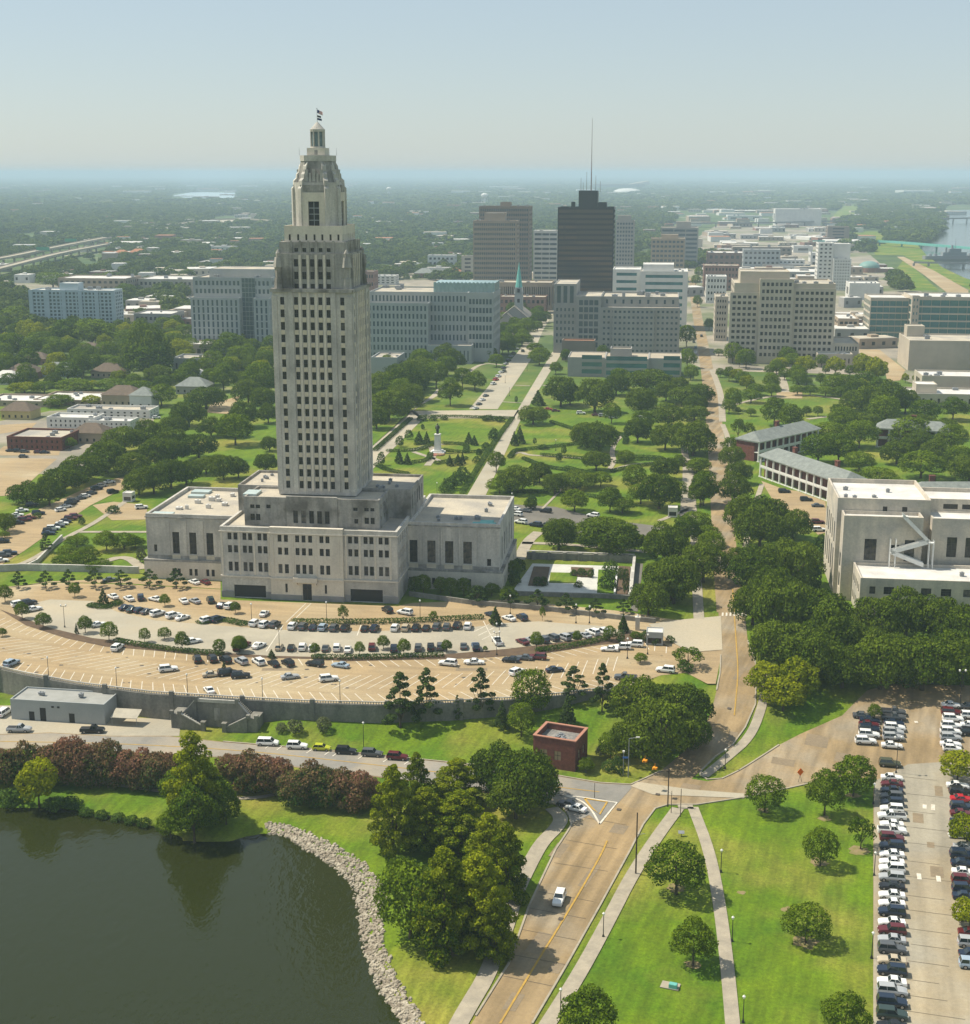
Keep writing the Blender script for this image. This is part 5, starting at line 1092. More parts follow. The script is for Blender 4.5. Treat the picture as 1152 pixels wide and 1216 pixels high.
# ---------------------------------------------------------------- trees
LM = {
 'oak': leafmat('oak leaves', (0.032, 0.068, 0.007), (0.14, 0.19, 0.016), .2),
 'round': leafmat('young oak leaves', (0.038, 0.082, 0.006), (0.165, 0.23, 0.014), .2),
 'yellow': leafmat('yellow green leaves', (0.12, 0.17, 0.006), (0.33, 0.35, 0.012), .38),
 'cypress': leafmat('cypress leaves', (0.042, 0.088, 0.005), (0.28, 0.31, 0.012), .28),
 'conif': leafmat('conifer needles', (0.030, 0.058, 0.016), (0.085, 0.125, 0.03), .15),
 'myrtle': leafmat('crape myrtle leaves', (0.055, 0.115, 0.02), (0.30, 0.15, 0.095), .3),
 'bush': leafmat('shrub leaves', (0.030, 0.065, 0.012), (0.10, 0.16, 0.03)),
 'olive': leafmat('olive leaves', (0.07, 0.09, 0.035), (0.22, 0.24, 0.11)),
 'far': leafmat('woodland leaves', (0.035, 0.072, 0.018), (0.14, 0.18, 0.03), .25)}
def crown_mesh(name, lobes, n, leaf, m, seed, up=0.25, inner=True, tint_h=0.0):
    """lobes: (x,y,z,rx,rz[,tint]); leafy quads over the lobes' surfaces and through their outer volume"""
    r = np.random.default_rng(seed); lb = np.array([list(l[:5]) for l in lobes]); tl = np.array([l[5] if len(l) > 5 else r.uniform(-.16, .16) for l in lobes])
    ar = lb[:, 3] * (lb[:, 3] + lb[:, 4]); pick = r.choice(len(lb), size=int(n * 1.6), p=ar / ar.sum())
    d = r.normal(size=(len(pick), 3)); d[:, 2] += up; d /= np.linalg.norm(d, axis=1)[:, None]
    rad = r.uniform(.62, 1.12, len(pick)) ** 0.7
    L = lb[pick]; p = L[:, :3] + d * np.stack([L[:, 3], L[:, 3], L[:, 4]], 1) * rad[:, None]
    keep = np.ones(len(p), bool)
    for i, l in enumerate(lb):
        q = (p - l[:3]) / np.array([l[3], l[3], l[4]]); keep &= ~((np.linalg.norm(q, axis=1) < .72) & (pick != i))
    p, d, pick = p[keep][:n], d[keep][:n], pick[keep][:n]; k = len(p)
    nrm = d + r.normal(size=(k, 3)) * .55; nrm /= np.linalg.norm(nrm, axis=1)[:, None]
    a = np.cross(nrm, r.normal(size=(k, 3))); a /= np.linalg.norm(a, axis=1)[:, None]; b = np.cross(nrm, a)
    s = leaf * r.uniform(.6, 1.35, k)[:, None]; asp = r.uniform(.55, 1.0, k)[:, None]
    V = np.stack([p + a * s, p + b * s * asp, p - a * s, p - b * s * asp], 1).reshape(-1, 3)
    me = bpy.data.meshes.new(name); nv = len(V)
    me.vertices.add(nv); me.vertices.foreach_set('co', V.ravel()); me.loops.add(nv); me.loops.foreach_set('vertex_index', np.arange(nv, dtype=np.int32))
    me.polygons.add(k); me.polygons.foreach_set('loop_start', np.arange(0, nv, 4, dtype=np.int32)); me.polygons.foreach_set('loop_total', np.full(k, 4, dtype=np.int32))
    me.update()
    zmin, zmax = p[:, 2].min(), p[:, 2].max()
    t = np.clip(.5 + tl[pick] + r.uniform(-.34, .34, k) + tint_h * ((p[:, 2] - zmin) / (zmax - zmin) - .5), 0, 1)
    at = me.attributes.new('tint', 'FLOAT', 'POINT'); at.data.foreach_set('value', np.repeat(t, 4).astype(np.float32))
    me.materials.append(m); return me
def dome_lobes(W, z0, z1, n, seed, rl=(.16, .26), flat=1.0, skirt=.2):
    rd = random.Random(seed); out = [(0, 0, z0 + (z1 - z0) * .5, W * .30, (z1 - z0) * .42)]
    for i in range(n):
        u = (i + .5) / n; ph = i * 2.39996 + rd.uniform(-.4, .4); el = math.acos(1 - u * (1 + skirt))
        rr = W * rd.uniform(*rl); R0 = W / 2 - rr * .85
        k = rd.uniform(.85, 1.08)
        out.append((R0 * math.sin(el) * math.cos(ph) * k, R0 * math.sin(el) * math.sin(ph) * k, z0 + (z1 - z0) * (.33 + .50 * math.cos(el) * k), rr, rr * rd.uniform(.6, .85) * flat))
    return out
def trunk_mesh(H, rad, zc, limbs, seed, spread):
    m = MB(); rd = random.Random(seed); m.tube((0, 0, -.4), (0, 0, zc * .55), rad * 1.25, rad * .85, 7); m.tube((0, 0, zc * .5), (rd.uniform(-.3, .3), rd.uniform(-.3, .3), H * .8), rad * .8, rad * .2, 6)
    for i in range(limbs):
        a = 6.283 * i / limbs + rd.uniform(-.4, .4); z = zc * rd.uniform(.45, .8)
        e = (spread * math.cos(a) * rd.uniform(.6, 1), spread * math.sin(a) * rd.uniform(.6, 1), zc + (H - zc) * rd.uniform(.2, .6)); m.tube((0, 0, z), e, rad * .5, rad * .14, 5)
    return m.mesh('trunk', M_trunk)
PROTO = {}
def proto(kind, var):
    k = (kind, var)
    if k in PROTO: return PROTO[k]
    s = hash(kind) % 1000 if False else sum(map(ord, kind)) * 7 + var * 131
    rd = random.Random(s)
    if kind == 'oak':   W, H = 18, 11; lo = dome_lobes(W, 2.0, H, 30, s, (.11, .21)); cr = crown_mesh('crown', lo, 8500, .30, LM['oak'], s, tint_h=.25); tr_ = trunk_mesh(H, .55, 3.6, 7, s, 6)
    elif kind == 'round': W, H = 9, 9; lo = dome_lobes(W, 1.6, H, 22, s, (.11, .23)); cr = crown_mesh('crown', lo, 5500, .18, LM['round'], s, tint_h=.25); tr_ = trunk_mesh(H, .22, 2.6, 5, s, 2.5)
    elif kind == 'yellow': W, H = 9, 9; lo = dome_lobes(W, 1.8, H, 18, s, (.14, .24)); cr = crown_mesh('crown', lo, 2600, .30, LM['yellow'], s, tint_h=.2); tr_ = trunk_mesh(H, .22, 2.6, 5, s, 2.5)
    elif kind == 'sparse': W, H = 10, 9; lo = dome_lobes(W, 2.5, H, 14, s, (.10, .17)); cr = crown_mesh('crown', lo[1:], 1500, .28, LM['round'], s); tr_ = trunk_mesh(H, .22, 3, 8, s, 3.6)
    elif kind == 'cypress':
        W, H = 11, 17; lo = [(0, 0, 8, 2.5, 7)]
        for i in range(42):
            u = i / 41; z = 1.5 + (H - 2.2) * u; R0 = W / 2 * (.95 - .15 * u if u < .45 else .88 * (1 - (u - .45) / .58) ** .75 + .08); a = i * 2.4; rr = rd.uniform(1.15, 1.95) * (1 - .4 * u)
            lo.append(((R0 - rr * .6) * math.cos(a) * rd.uniform(.75, 1.05), (R0 - rr * .6) * math.sin(a) * rd.uniform(.75, 1.05), z, rr, rr * .75))
        cr = crown_mesh('crown', lo, 12000, .22, LM['cypress'], s, up=.6, tint_h=.45); tr_ = trunk_mesh(H, .45, 3, 6, s, 3)
    elif kind == 'cone':
        W, H = 5, 9; lo = []
        for i in range(26): u = i / 25; R0 = W / 2 * (1 - u) ** .8; a = i * 2.4; rr = .9 * (1 - u * .65); lo.append(((R0 - rr * .5) * math.cos(a), (R0 - rr * .5) * math.sin(a), .8 + (H - 1.4) * u, rr, rr * 1.1, 0))
        cr = crown_mesh('crown', lo, 2400, .20, LM['conif'], s, up=.4); tr_ = trunk_mesh(H, .2, 1.5, 3, s, .8)
    elif kind == 'juniper':
        W, H = 6.5, 8; lo = []
        for i in range(16): u = i / 15; R0 = W / 2 * (1 - u) ** .7; a = i * 2.4 + rd.uniform(-.3, .3); rr = 1.0 * (1 - u * .55); lo.append((max(0, R0 - rr * .5) * math.cos(a), max(0, R0 - rr * .5) * math.sin(a), 2.0 + (H - 2.6) * u, rr, rr * .5))
        cr = crown_mesh('crown', lo, 1500, .22, LM['conif'], s, up=.5); tr_ = trunk_mesh(H, .16, 2.4, 5, s, 1.6)
    elif kind == 'cedar':
        W, H = 11, 15; lo = []
        for i in range(24): u = i / 23; R0 = W / 2 * (1 - u) ** .55 * rd.uniform(.65, 1.05); a = i * 2.4 + rd.uniform(-.5, .5); rr = 1.5 * (1 - u * .4) * rd.uniform(.8, 1.2); lo.append((max(0, R0 - rr * .4) * math.cos(a), max(0, R0 - rr * .4) * math.sin(a), 2.5 + (H - 3.5) * u, rr, rr * .45))
        cr = crown_mesh('crown', lo, 3400, .28, LM['conif'], s, up=.4, tint_h=.2); tr_ = trunk_mesh(H, .3, 3, 8, s, 3.4)
    elif kind == 'myrtle': W, H = 8, 6.5; lo = dome_lobes(W, .5, H, 26, s, (.13, .21), skirt=.45); cr = crown_mesh('crown', lo, 4200, .2, LM['myrtle'], s, up=.4, tint_h=.55); tr_ = trunk_mesh(H, .12, 1.6, 8, s, 2.6)
    elif kind == 'bush': W, H = 4, 2.6; lo = dome_lobes(W, .2, H, 10, s, (.2, .3)); cr = crown_mesh('crown', lo, 900, .17, LM['bush'], s, tint_h=.2); tr_ = None
    elif kind == 'olive': W, H = 4, 3.0; lo = dome_lobes(W, .2, H, 10, s, (.2, .3)); cr = crown_mesh('crown', lo, 1100, .17, LM['olive'], s); tr_ = None
    PROTO[k] = (W, H, cr, tr_); return PROTO[k]
NVAR = {'oak': 5, 'round': 4, 'yellow': 3, 'sparse': 2, 'cypress': 4, 'cone': 2, 'juniper': 3, 'cedar': 3, 'myrtle': 4, 'bush': 3, 'olive': 2}
KTXT = {'oak': ('live_oak', 'dark live oak'), 'round': ('tree', 'rounded tree'), 'yellow': ('tree', 'yellow-green tree'), 'sparse': ('tree', 'open-crowned tree'), 'cypress': ('cypress', 'tall feathery cypress'), 'cone': ('evergreen', 'cone-shaped evergreen'), 'juniper': ('evergreen', 'small tiered evergreen'), 'cedar': ('cedar', 'ragged tall dark cedar'), 'myrtle': ('crape_myrtle', 'reddish crape myrtle'), 'bush': ('shrub', 'rounded green shrub'), 'olive': ('shrub', 'pale greyish shrub')}
TREES = []
trd = random.Random(99)
def tree(kind, cx, top, bot, w, where, t=None, gfun=None, label=None, minw=0):
    if t: s = t(1, 0)[0] - t(0, 0)[0]; cx, top = t(cx, top); bot = top + (bot - (t(0, 0)[1] * 0)) * 0 if False else t(0, bot)[1]; w = w * s
    # angle of view down at this depth
    d = ray(cx, bot); el = math.atan2(-d[2], d[1])
    base = bot - w * .5 * math.sin(el) * .55
    X, Y, z = Gt(cx, base); dep = depth_of(X, Y, z)
    if kind == 'myrtle': w *= 1.3
    if kind == 'cypress': w *= 1.15
    W = max(minw, w * dep / FPX) * (1.06 if kind in ('oak', 'round') and bot < 800 else 1.0); rise = (base - top) * dep / FPX
    H_ = max(W * .35, (rise - W * .5 * math.sin(el) * .35) / math.cos(el))
    cap = {'oak': .82, 'round': 1.15}.get(kind)
    if cap and H_ > cap * W and not label:      # broad trees keep a broad shape: stand a little farther back instead of growing tall
        H_ = cap * W; base = top + (H_ * math.cos(el) + W * .5 * math.sin(el) * .35) * FPX / dep; X, Y, z = Gt(cx, base)
    H_ *= trd.uniform(.86, 1.12) if kind in ('myrtle', 'round') and not label else 1.0
    TREES.append((kind, X, Y, z, W, H_, where, label, cx))
def put_trees():
    tr_ = [t for t in TREES if t[0] not in ('bush', 'olive')]; tr_.sort(key=lambda t: -t[4] / depth_of(t[1], t[2]) - (1 if t[7] else 0))
    small = tr_[298:]; keep = [t for t in TREES if t not in small]
    if small:
        P = []; pts = []; sc_ = []; rot = []; idx = []
        for k, X, Y, z, W, H_, *_ in small:
            v = trd.randrange(NVAR[k]); W0, H0, cr, tk = proto(k, v)
            for me in (cr, tk):
                o = next((q for q in P if q.data == me), None)
                if o is None: o = bpy.data.objects.new('distant_tree', me); P.append(o)
                pts.append((X, Y, z - .05)); sc_.append((W / W0, W / W0, H_ / H0)); rot.append((0, 0, 0)); idx.append(P.index(o))
        scatter_gn('small_trees', 'the smaller distant trees of the parks and streets', pts, sc_, rot, idx, P)
    groups = {}
    for i, t in enumerate(keep): groups.setdefault((t[0], t[6]), []).append(t)
    for (kind, where), lst in groups.items():
        lst.sort(key=lambda t: t[8])
        for i, (k, X, Y, z, W, H_, wh, label, cx) in enumerate(lst):
            W0, H0, cr, tk = proto(kind, trd.randrange(NVAR[kind]))
            nm, txt = KTXT[kind]
            if not label:
                label = f'{txt} {where}' + (f', {ordinal(i + 1)} from left' if len(lst) > 1 else '')
            r = thing(nm, label, {'shrub': 'shrub'}.get(nm, 'tree'), (X, Y, z - .05), trd.uniform(0, 6.28), group=(f'{txt}s {where}' if len(lst) > 1 else None))
            r.scale = (W / W0, W / W0, H_ / H0)
            link('crown', cr, r)
            if tk: link('trunk', tk, r)
def many(kind, where, t, lst, **k):
    for a in lst:
        kk = kind
        if len(a) == 5: kk = a[4]
        tree(kk, a[0], a[1], a[2], a[3], where, t, **k)
t8b, t7b, t6 = TR(560, 740, 3.388), TR(260, 680, 3.2), TR(0, 660, 3.2)
tB0 = TR(0, 840, 3.2); tAx = TR(860, 480, 3.575); tW = TR(380, 550, 4.8); tU = TR(0, 180, 3.0); t5 = TR(852, 200, 3.84)
I = TR(0, 0, 1)
# lakeside and foreground
many('cypress', 'beside the lake and road junction', t3, [(535, 150, 510, 170), (625, 105, 330, 110), (660, 230, 500, 190), (775, 120, 330, 190), (790, 240, 520, 230), (900, 330, 640, 190), (960, 370, 700, 160), (860, 480, 900, 260), (730, 470, 900, 240), (920, 620, 925, 130)])
many('round', 'at the lake shore below the cypresses', t3, [(600, 500, 920, 290), (560, 490, 620, 110)])
many('oak', 'behind the cypresses near the brick pumphouse', t3, [(930, 85, 330, 190), (1050, 100, 400, 220), (1000, 180, 440, 220)])
tree('cypress', 745, 85, 480, 200, 'rising over the lake edge', tB0, label='tall bright green cypress standing at the lake edge among the crape myrtles')
many('round', 'crowding the foot of the lake-edge cypress', tB0, [(690, 200, 500, 170), (800, 220, 510, 190), (740, 300, 540, 200), (650, 380, 530, 110), (860, 300, 480, 130)])
tree('yellow', 150, 190, 400, 165, 'on the lake edge', tB0, label='small light yellow-green willow tree at the left lake edge')
many('myrtle', 'in the row between the road and the lake', tB0, [(-20, 150, 300, 120), (45, 145, 305, 120), (110, 140, 300, 110), (180, 130, 300, 110), (240, 110, 300, 130), (300, 115, 305, 120), (360, 125, 305, 120), (420, 135, 305, 120), (480, 140, 310, 120), (540, 150, 315, 120), (600, 160, 320, 120), (650, 160, 320, 100), (880, 165, 320, 110), (940, 165, 330, 120), (1000, 175, 335, 120), (1060, 190, 335, 110)])
many('myrtle', 'in the row between the road and the lake', t3, [(170, 160, 320, 120), (225, 148, 320, 120), (285, 145, 325, 120), (345, 155, 330, 120), (405, 165, 335, 120), (455, 180, 330, 90)])
many('bush', 'along the lake edge grass', tB0, [(330, 380, 420, 60), (390, 390, 430, 60), (450, 400, 440, 60), (500, 410, 450, 60), (550, 420, 460, 60), (60, 310, 390, 110), (20, 310, 370, 90), (210, 340, 400, 90), (270, 340, 390, 90)])
many('round', 'on the mown lawn at lower right', I, [(803, 992, 1072, 76), (823, 1095, 1155, 56), (698, 1172, 1250, 72), (908, 918, 970, 50), (979, 917, 979, 46), (1013, 895, 952, 58), (974, 986, 1034, 44), (957, 1070, 1128, 62), (1003, 1176, 1240, 62)])
many('sparse', 'on the mown lawn at lower right', I, [(1022, 968, 1012, 34)])
many('yellow', 'between the parked cars at the right edge', I, [(1137, 890, 932, 46), (1148, 965, 1012, 44), (1152, 1066, 1108, 44)])
many('round', 'by the car park island', I, [(1038, 836, 856, 18)])
# big trees around the annex
many('oak', 'below the annex building', tAx, [(120, 760, 1000, 200), (250, 740, 1010, 270), (400, 780, 1010, 260), (190, 950, 1150, 150), (350, 920, 1190, 260), (480, 900, 1200, 230), (650, 800, 1120, 250), (770, 770, 1180, 270), (900, 790, 1190, 270), (1030, 850, 1190, 250), (600, 930, 1200, 200), (720, 960, 1230, 220), (960, 960, 1240, 240)])
many('yellow', 'beside the curve of the road', tAx, [(170, 1090, 1260, 170), (310, 1070, 1280, 190), (250, 1150, 1320, 190)])
many('oak', 'between the street and the barracks', tAx, [(80, 390, 560, 170), (170, 380, 600, 200), (290, 440, 610, 150), (60, 600, 800, 120), (160, 610, 800, 220), (300, 640, 800, 120), (60, 240, 370, 110), (30, 170, 310, 110)])
many('bush', 'between the annex and the street oaks', tAx, [(385, 690, 800, 55), (400, 560, 660, 70), (360, 640, 720, 60)])
many('round', 'around the barracks', tB, [(345, 350, 450, 60), (450, 260, 370, 100), (390, 235, 350, 100), (515, 270, 310, 40), (560, 270, 310, 40), (640, 260, 310, 70), (720, 300, 440, 150), (600, 310, 430, 150), (640, 370, 500, 140), (560, 380, 500, 150), (720, 430, 530, 120), (790, 500, 580, 150), (920, 285, 440, 170), (1085, 225, 330, 120), (1075, 320, 450, 130), (960, 430, 560, 180), (1100, 415, 550, 120), (870, 540, 610, 120), (680, 520, 570, 100)])
many('oak', 'behind the barracks', tB, [(760, 190, 330, 150), (840, 180, 310, 150), (900, 200, 330, 110), (690, 210, 290, 90)])
many('round', 'in the park left of the white roofs', tB, [(175, 40, 75, 40), (180, 115, 170, 35), (215, 110, 180, 50), (290, 60, 120, 40), (325, 45, 130, 40), (270, 130, 190, 70), (320, 180, 230, 70), (380, 180, 235, 70), (300, 195, 260, 80), (230, 200, 290, 70), (215, 240, 300, 60), (370, 110, 150, 40), (430, 120, 170, 50), (455, 55, 125, 40), (490, 35, 130, 40), (520, 30, 130, 40), (515, 150, 190, 50), (480, 180, 230, 60), (530, 180, 230, 60), (590, 185, 235, 70), (650, 190, 235, 70), (570, 140, 195, 40), (635, 140, 190, 45), (590, 110, 160, 30), (685, 100, 170, 45), (705, 150, 190, 40), (795, 105, 180, 50), (300, 270, 310, 40), (250, 270, 300, 25)])
many('yellow', 'in the park left of the white roofs', tB, [(255, 58, 120, 36), (720, 90, 160, 50), (755, 90, 160, 50), (900, 140, 180, 30), (940, 145, 175, 30)])
many('sparse', 'on the park lawn by the barracks end', tB, [(250, 310, 400, 60), (290, 330, 395, 60), (220, 380, 470, 80)])
many('oak', 'along the street', tB, [(60, 190, 270, 160), (80, 265, 330, 110), (80, 340, 460, 140), (20, 150, 260, 80), (-30, 170, 280, 90)])
many('round', 'along the street', tB, [(20, 330, 430, 60), (90, 460, 530, 90), (110, 530, 660, 100), (20, 450, 540, 60), (10, 560, 640, 90), (20, 330, 400, 70)])
many('oak', 'in the front row of the annex oaks', I, [(925, 735, 818, 78), (965, 748, 840, 80), (1000, 762, 852, 66), (985, 722, 805, 78), (1045, 752, 826, 80), (1095, 756, 828, 84), (1142, 752, 826, 76)])
many('oak', 'between the terrace garden and the street', I, [(835, 642, 705, 56), (800, 662, 728, 62), (788, 622, 692, 52), (770, 690, 735, 46)])
many('oak', 'between the street and the annex steps', I, [(895, 652, 705, 64), (942, 640, 705, 64), (902, 602, 655, 62), (872, 562, 606, 40), (918, 670, 735, 60)])
many('oak', 'right of the cypresses towards the junction', I, [(622, 895, 978, 86), (592, 884, 962, 72)])
# capitol garden
many('oak', 'on the left side of the capitol garden', tA, [(160, 65, 140, 110), (110, 95, 215, 140), (40, 110, 200, 120), (60, 170, 280, 150), (20, 220, 350, 90), (120, 150, 250, 110), (150, 100, 190, 90)])
many('round', 'between the garden and the grey-blue office', tA, [(180, 40, 85, 50), (215, 32, 90, 40), (240, 28, 85, 40), (275, 28, 80, 50), (260, 140, 228, 80), (300, 100, 170, 60), (340, 105, 178, 76), (385, 25, 80, 55), (410, 50, 100, 50), (550, 35, 95, 75), (430, 5, 55, 50), (470, 0, 30, 50)])
many('round', 'lining the boulevard beside the church', I, [(612, 385, 405, 26), (626, 378, 400, 24), (640, 366, 388, 20), (620, 395, 412, 26), (600, 395, 415, 24), (635, 405, 420, 20), (655, 345, 372, 16)])
many('oak', 'right of the garden walkway', tA, [(530, 225, 290, 100), (620, 125, 255, 115), (650, 150, 265, 80), (730, 135, 255, 125), (800, 120, 200, 80), (900, 105, 185, 165), (880, 165, 270, 100), (970, 220, 300, 120), (1060, 150, 225, 110), (870, 265, 360, 90), (745, 280, 385, 120), (735, 370, 440, 90), (960, 280, 390, 100), (1050, 280, 395, 140), (480, 415, 515, 130), (550, 405, 495, 80), (670, 435, 500, 140), (600, 440, 530, 80), (940, 440, 570, 140), (960, 390, 470, 90)])
many('round', 'in the flower garden', tA, [(785, 215, 285, 60), (830, 360, 415, 60), (410, 365, 475, 60), (750, 440, 490, 70), (665, 485, 575, 95), (860, 410, 520, 80), (880, 480, 550, 90), (780, 490, 575, 80), (820, 520, 580, 90), (1070, 390, 450, 80), (1085, 440, 575, 90), (520, 522, 565, 44), (420, 460, 515, 90)])
many('oak', 'between the capitol and the service drive', tA, [(620, 590, 665, 110), (760, 588, 680, 200)])
many('round', 'at the end of the service drive', tA, [(1060, 560, 650, 100), (1095, 610, 690, 90), (1010, 600, 680, 60)])
many('cone', 'around the garden statue', tA, [(158, 305, 350, 32), (183, 305, 350, 25), (93, 362, 415, 30), (120, 375, 417, 26), (320, 308, 350, 28), (338, 318, 355, 26), (258, 382, 422, 26), (285, 378, 420, 30), (300, 375, 415, 20), (545, 170, 225, 45), (486, 285, 350, 34), (468, 305, 356, 28)])
many('bush', 'on the garden lawns', tA, [(285, 440, 485, 60), (260, 455, 500, 60), (300, 425, 470, 50), (245, 480, 510, 50), (400, 300, 340, 35), (345, 390, 415, 28), (475, 195, 215, 12), (615, 380, 408, 24), (535, 330, 350, 14), (630, 355, 385, 20), (125, 305, 335, 30), (95, 325, 360, 30), (35, 378, 420, 28), (170, 285, 302, 14), (170, 255, 275, 40), (205, 258, 275, 30), (240, 258, 272, 30), (380, 255, 275, 50), (420, 258, 278, 40), (355, 365, 390, 24), (560, 350, 368, 40), (375, 345, 366, 30)])
# terrace garden and entrance
many('oak', 'around the terrace garden', t8 if False else TR(560, 560, 3.388), [(350, 190, 330, 140), (560, 185, 350, 260), (790, 220, 500, 180), (800, 340, 580, 200), (750, 360, 520, 130), (870, 330, 560, 120)])
many('round', 'beside the street above the entrance', TR(560, 560, 3.388), [(960, 215, 455, 130), (860, 170, 330, 110), (920, 20, 150, 100)])
many('bush', 'in the terrace garden', TR(560, 560, 3.388), [(560, 362, 430, 72), (548, 415, 482, 80), (190, 350, 412, 60), (172, 400, 460, 60), (265, 425, 465, 40), (290, 425, 465, 40), (445, 390, 425, 50), (480, 395, 430, 30), (410, 395, 425, 30), (240, 120, 160, 50) if False else (430, 440, 470, 40), (240, 100, 155, 55), (620, 400, 500, 30), (600, 390, 440, 30), (520, 490, 505, 20)])
many('juniper', 'on the bank above the car park', TR(560, 560, 3.388), [(20, 450, 540, 90), (150, 465, 545, 80), (265, 465, 558, 100), (380, 480, 575, 90), (497, 500, 588, 80), (610, 505, 575, 70)])
many('juniper', 'in front of the left wing', tL, [(75, 868, 950, 66), (185, 865, 950, 80), (278, 860, 950, 74), (383, 852, 948, 86), (487, 862, 948, 92), (603, 858, 945, 92), (710, 855, 950, 84)])
many('round', 'against the right wing base', tW, [(540, 650, 765, 80), (590, 630, 775, 95), (690, 640, 745, 90), (745, 640, 785, 100), (820, 655, 765, 90), (900, 690, 778, 110), (980, 680, 765, 95), (1075, 700, 805, 110), (1105, 560, 655, 80)])
many('cone', 'on the car park islands', I, [(183 / 1 - 60, 697, 720, 14), (588, 719, 744, 13), (740, 728, 752, 12), (91, 739, 753, 5)])
many('round', 'on the car park islands', t6, [(20, 100, 205, 62), (85, 172, 252, 55), (165, 205, 278, 62), (285, 100, 168, 46), (325, 225, 302, 56), (415, 250, 328, 66), (550, 275, 345, 44), (625, 265, 322, 52), (693, 290, 362, 56), (627, 140, 205, 42), (835, 310, 382, 50), (910, 295, 388, 60), (895, 170, 232, 40), (10, 265, 330, 34)])
many('round', 'on the hedge strip before the capitol', t7b, [(80, 230, 322, 60), (365, 265, 322, 40), (472, 120, 192, 46, 'sparse'), (535, 262, 327, 42), (625, 230, 312, 50), (703, 250, 322, 52), (865, 250, 312, 42), (815, 140, 192, 36, 'sparse'), (1012, 275, 315, 20)])
many('cone', 'on the hedge strip before the capitol', t7b, [(200, 288, 328, 32), (1050, 125, 200, 50), (20, 335, 385, 26)])
many('round', 'near the guard booth', TR(560, 560, 3.388), [(285, 540, 602, 28, 'sparse'), (262, 645, 722, 56), (425, 640, 692, 40), (555, 615, 692, 54), (610, 570, 642, 42, 'cone'), (680, 725, 775, 54), (660, 640, 680, 50), (700, 640, 690, 50, 'bush'), (600, 640, 690, 40, 'bush'), (870, 700, 800, 130, 'sparse'), (860, 760, 810, 70, 'bush'), (740, 665, 700, 40, 'bush'), (800, 660, 690, 40, 'bush')])
# wall lawn
many('cedar', 'on the lawn below the retaining wall', t7b, [(690, 365, 605, 155), (790, 348, 575, 135), (995, 350, 560, 120)])
many('cone', 'on the lawn below the retaining wall', t7b, [(905, 460, 560, 52), (1075, 480, 600, 60)])
many('cedar', 'near the brick pumphouse', t8b, [(410, 160, 330, 130), (525, 150, 365, 105)])
many('round', 'near the brick pumphouse', t8b, [(240, 180, 400, 170), (200, 320, 500, 120), (560, 440, 560, 110), (520, 490, 540, 50, 'olive'), (460, 530, 610, 70), (550, 550, 600, 60, 'bush'), (590, 540, 610, 60, 'bush')])
tree('cone', 385, 280, 415, 68, '', t8b, label='plump dark cone-shaped evergreen behind the brick pumphouse')
many('oak', 'in the great clump by the curving road', t8b, [(680, 210, 480, 260), (840, 230, 510, 260), (760, 300, 600, 300), (650, 380, 560, 200), (870, 350, 560, 190)])
many('olive', 'on the lawn under the retaining wall', t7b, [(238, 568, 612, 42), (290, 557, 617, 64), (398, 548, 608, 66)])
# left grove
many('oak', 'in the grove left of the capitol', tL, [(110, 515, 615, 150), (200, 500, 620, 130), (260, 450, 570, 180), (340, 400, 530, 190), (430, 345, 490, 180), (500, 290, 410, 160), (600, 270, 390, 150), (530, 400, 500, 150), (640, 330, 470, 150), (700, 250, 340, 120), (760, 190, 300, 140), (830, 130, 230, 160), (560, 470, 575, 120), (620, 440, 585, 140), (690, 420, 565, 140), (750, 430, 535, 120), (700, 340, 450, 120), (800, 320, 430, 150), (850, 260, 340, 110), (830, 410, 490, 110), (900, 400, 525, 120), (930, 240, 340, 110), (980, 190, 320, 120), (1000, 100, 210, 120), (1060, 130, 270, 110), (1080, 200, 340, 90), (1085, 330, 420, 70), (1070, 400, 480, 90), (960, 420, 520, 90), (20, 640, 725, 90)])
many('round', 'among the houses left of the capitol', tL, [(300, 95, 165, 180), (460, 90, 155, 150), (560, 100, 165, 120), (650, 120, 215, 120), (330, 0, 105, 90), (430, 0, 65, 120), (600, -60, 115, 190), (40, 20, 65, 80), (240, 190, 218, 120), (800, 10, 85, 90), (900, 30, 155, 110), (940, 10, 65, 70), (730, 60, 95, 80), (180, 110, 165, 100), (560, 20, 70, 80), (280, 330, 385, 60), (20, 710, 745, 40)])
many('yellow', 'among the houses left of the capitol', tL, [(100, 110, 165, 130), (520, 120, 155, 60), (370, 165, 210, 80), (370, 105, 150, 80), (1050, 20, 125, 90)])
many('round', 'on the terraces below the west street', tL, [(310, 720, 785, 100), (270, 760, 825, 80), (350, 770, 865, 110), (430, 715, 800, 100), (500, 720, 795, 120), (545, 730, 785, 80), (270, 820, 865, 120), (390, 820, 875, 120), (455, 610, 645, 60, 'bush'), (570, 780, 842, 42, 'olive'), (330, 660, 690, 30, 'bush'), (150, 640, 665, 40, 'bush')])
tree('cedar', 185, 718, 805, 60, '', tL, label='narrow dark cedar standing by the left lawn edge')
many('round', 'below the apartment slab', tU, [(60, 540, 620, 110), (20, 580, 645, 60), (150, 640, 705, 120), (40, 650, 745, 120), (100, 660, 745, 90), (200, 670, 745, 90), (240, 600, 705, 120), (330, 590, 705, 180), (280, 700, 795, 70), (380, 680, 765, 80), (620, 640, 725, 90), (585, 580, 640, 70), (700, 720, 795, 70), (760, 700, 805, 100), (820, 640, 745, 120), (850, 730, 785, 50), (890, 720, 785, 50), (945, 700, 795, 70), (430, 720, 800, 80), (190, 430, 490, 120), (450, 470, 530, 80), (650, 480, 510, 60), (690, 460, 500, 50)])
tree('oak', 530, 625, 815, 185, '', tU, label='very large dark oak among houses between the slab and grey office')
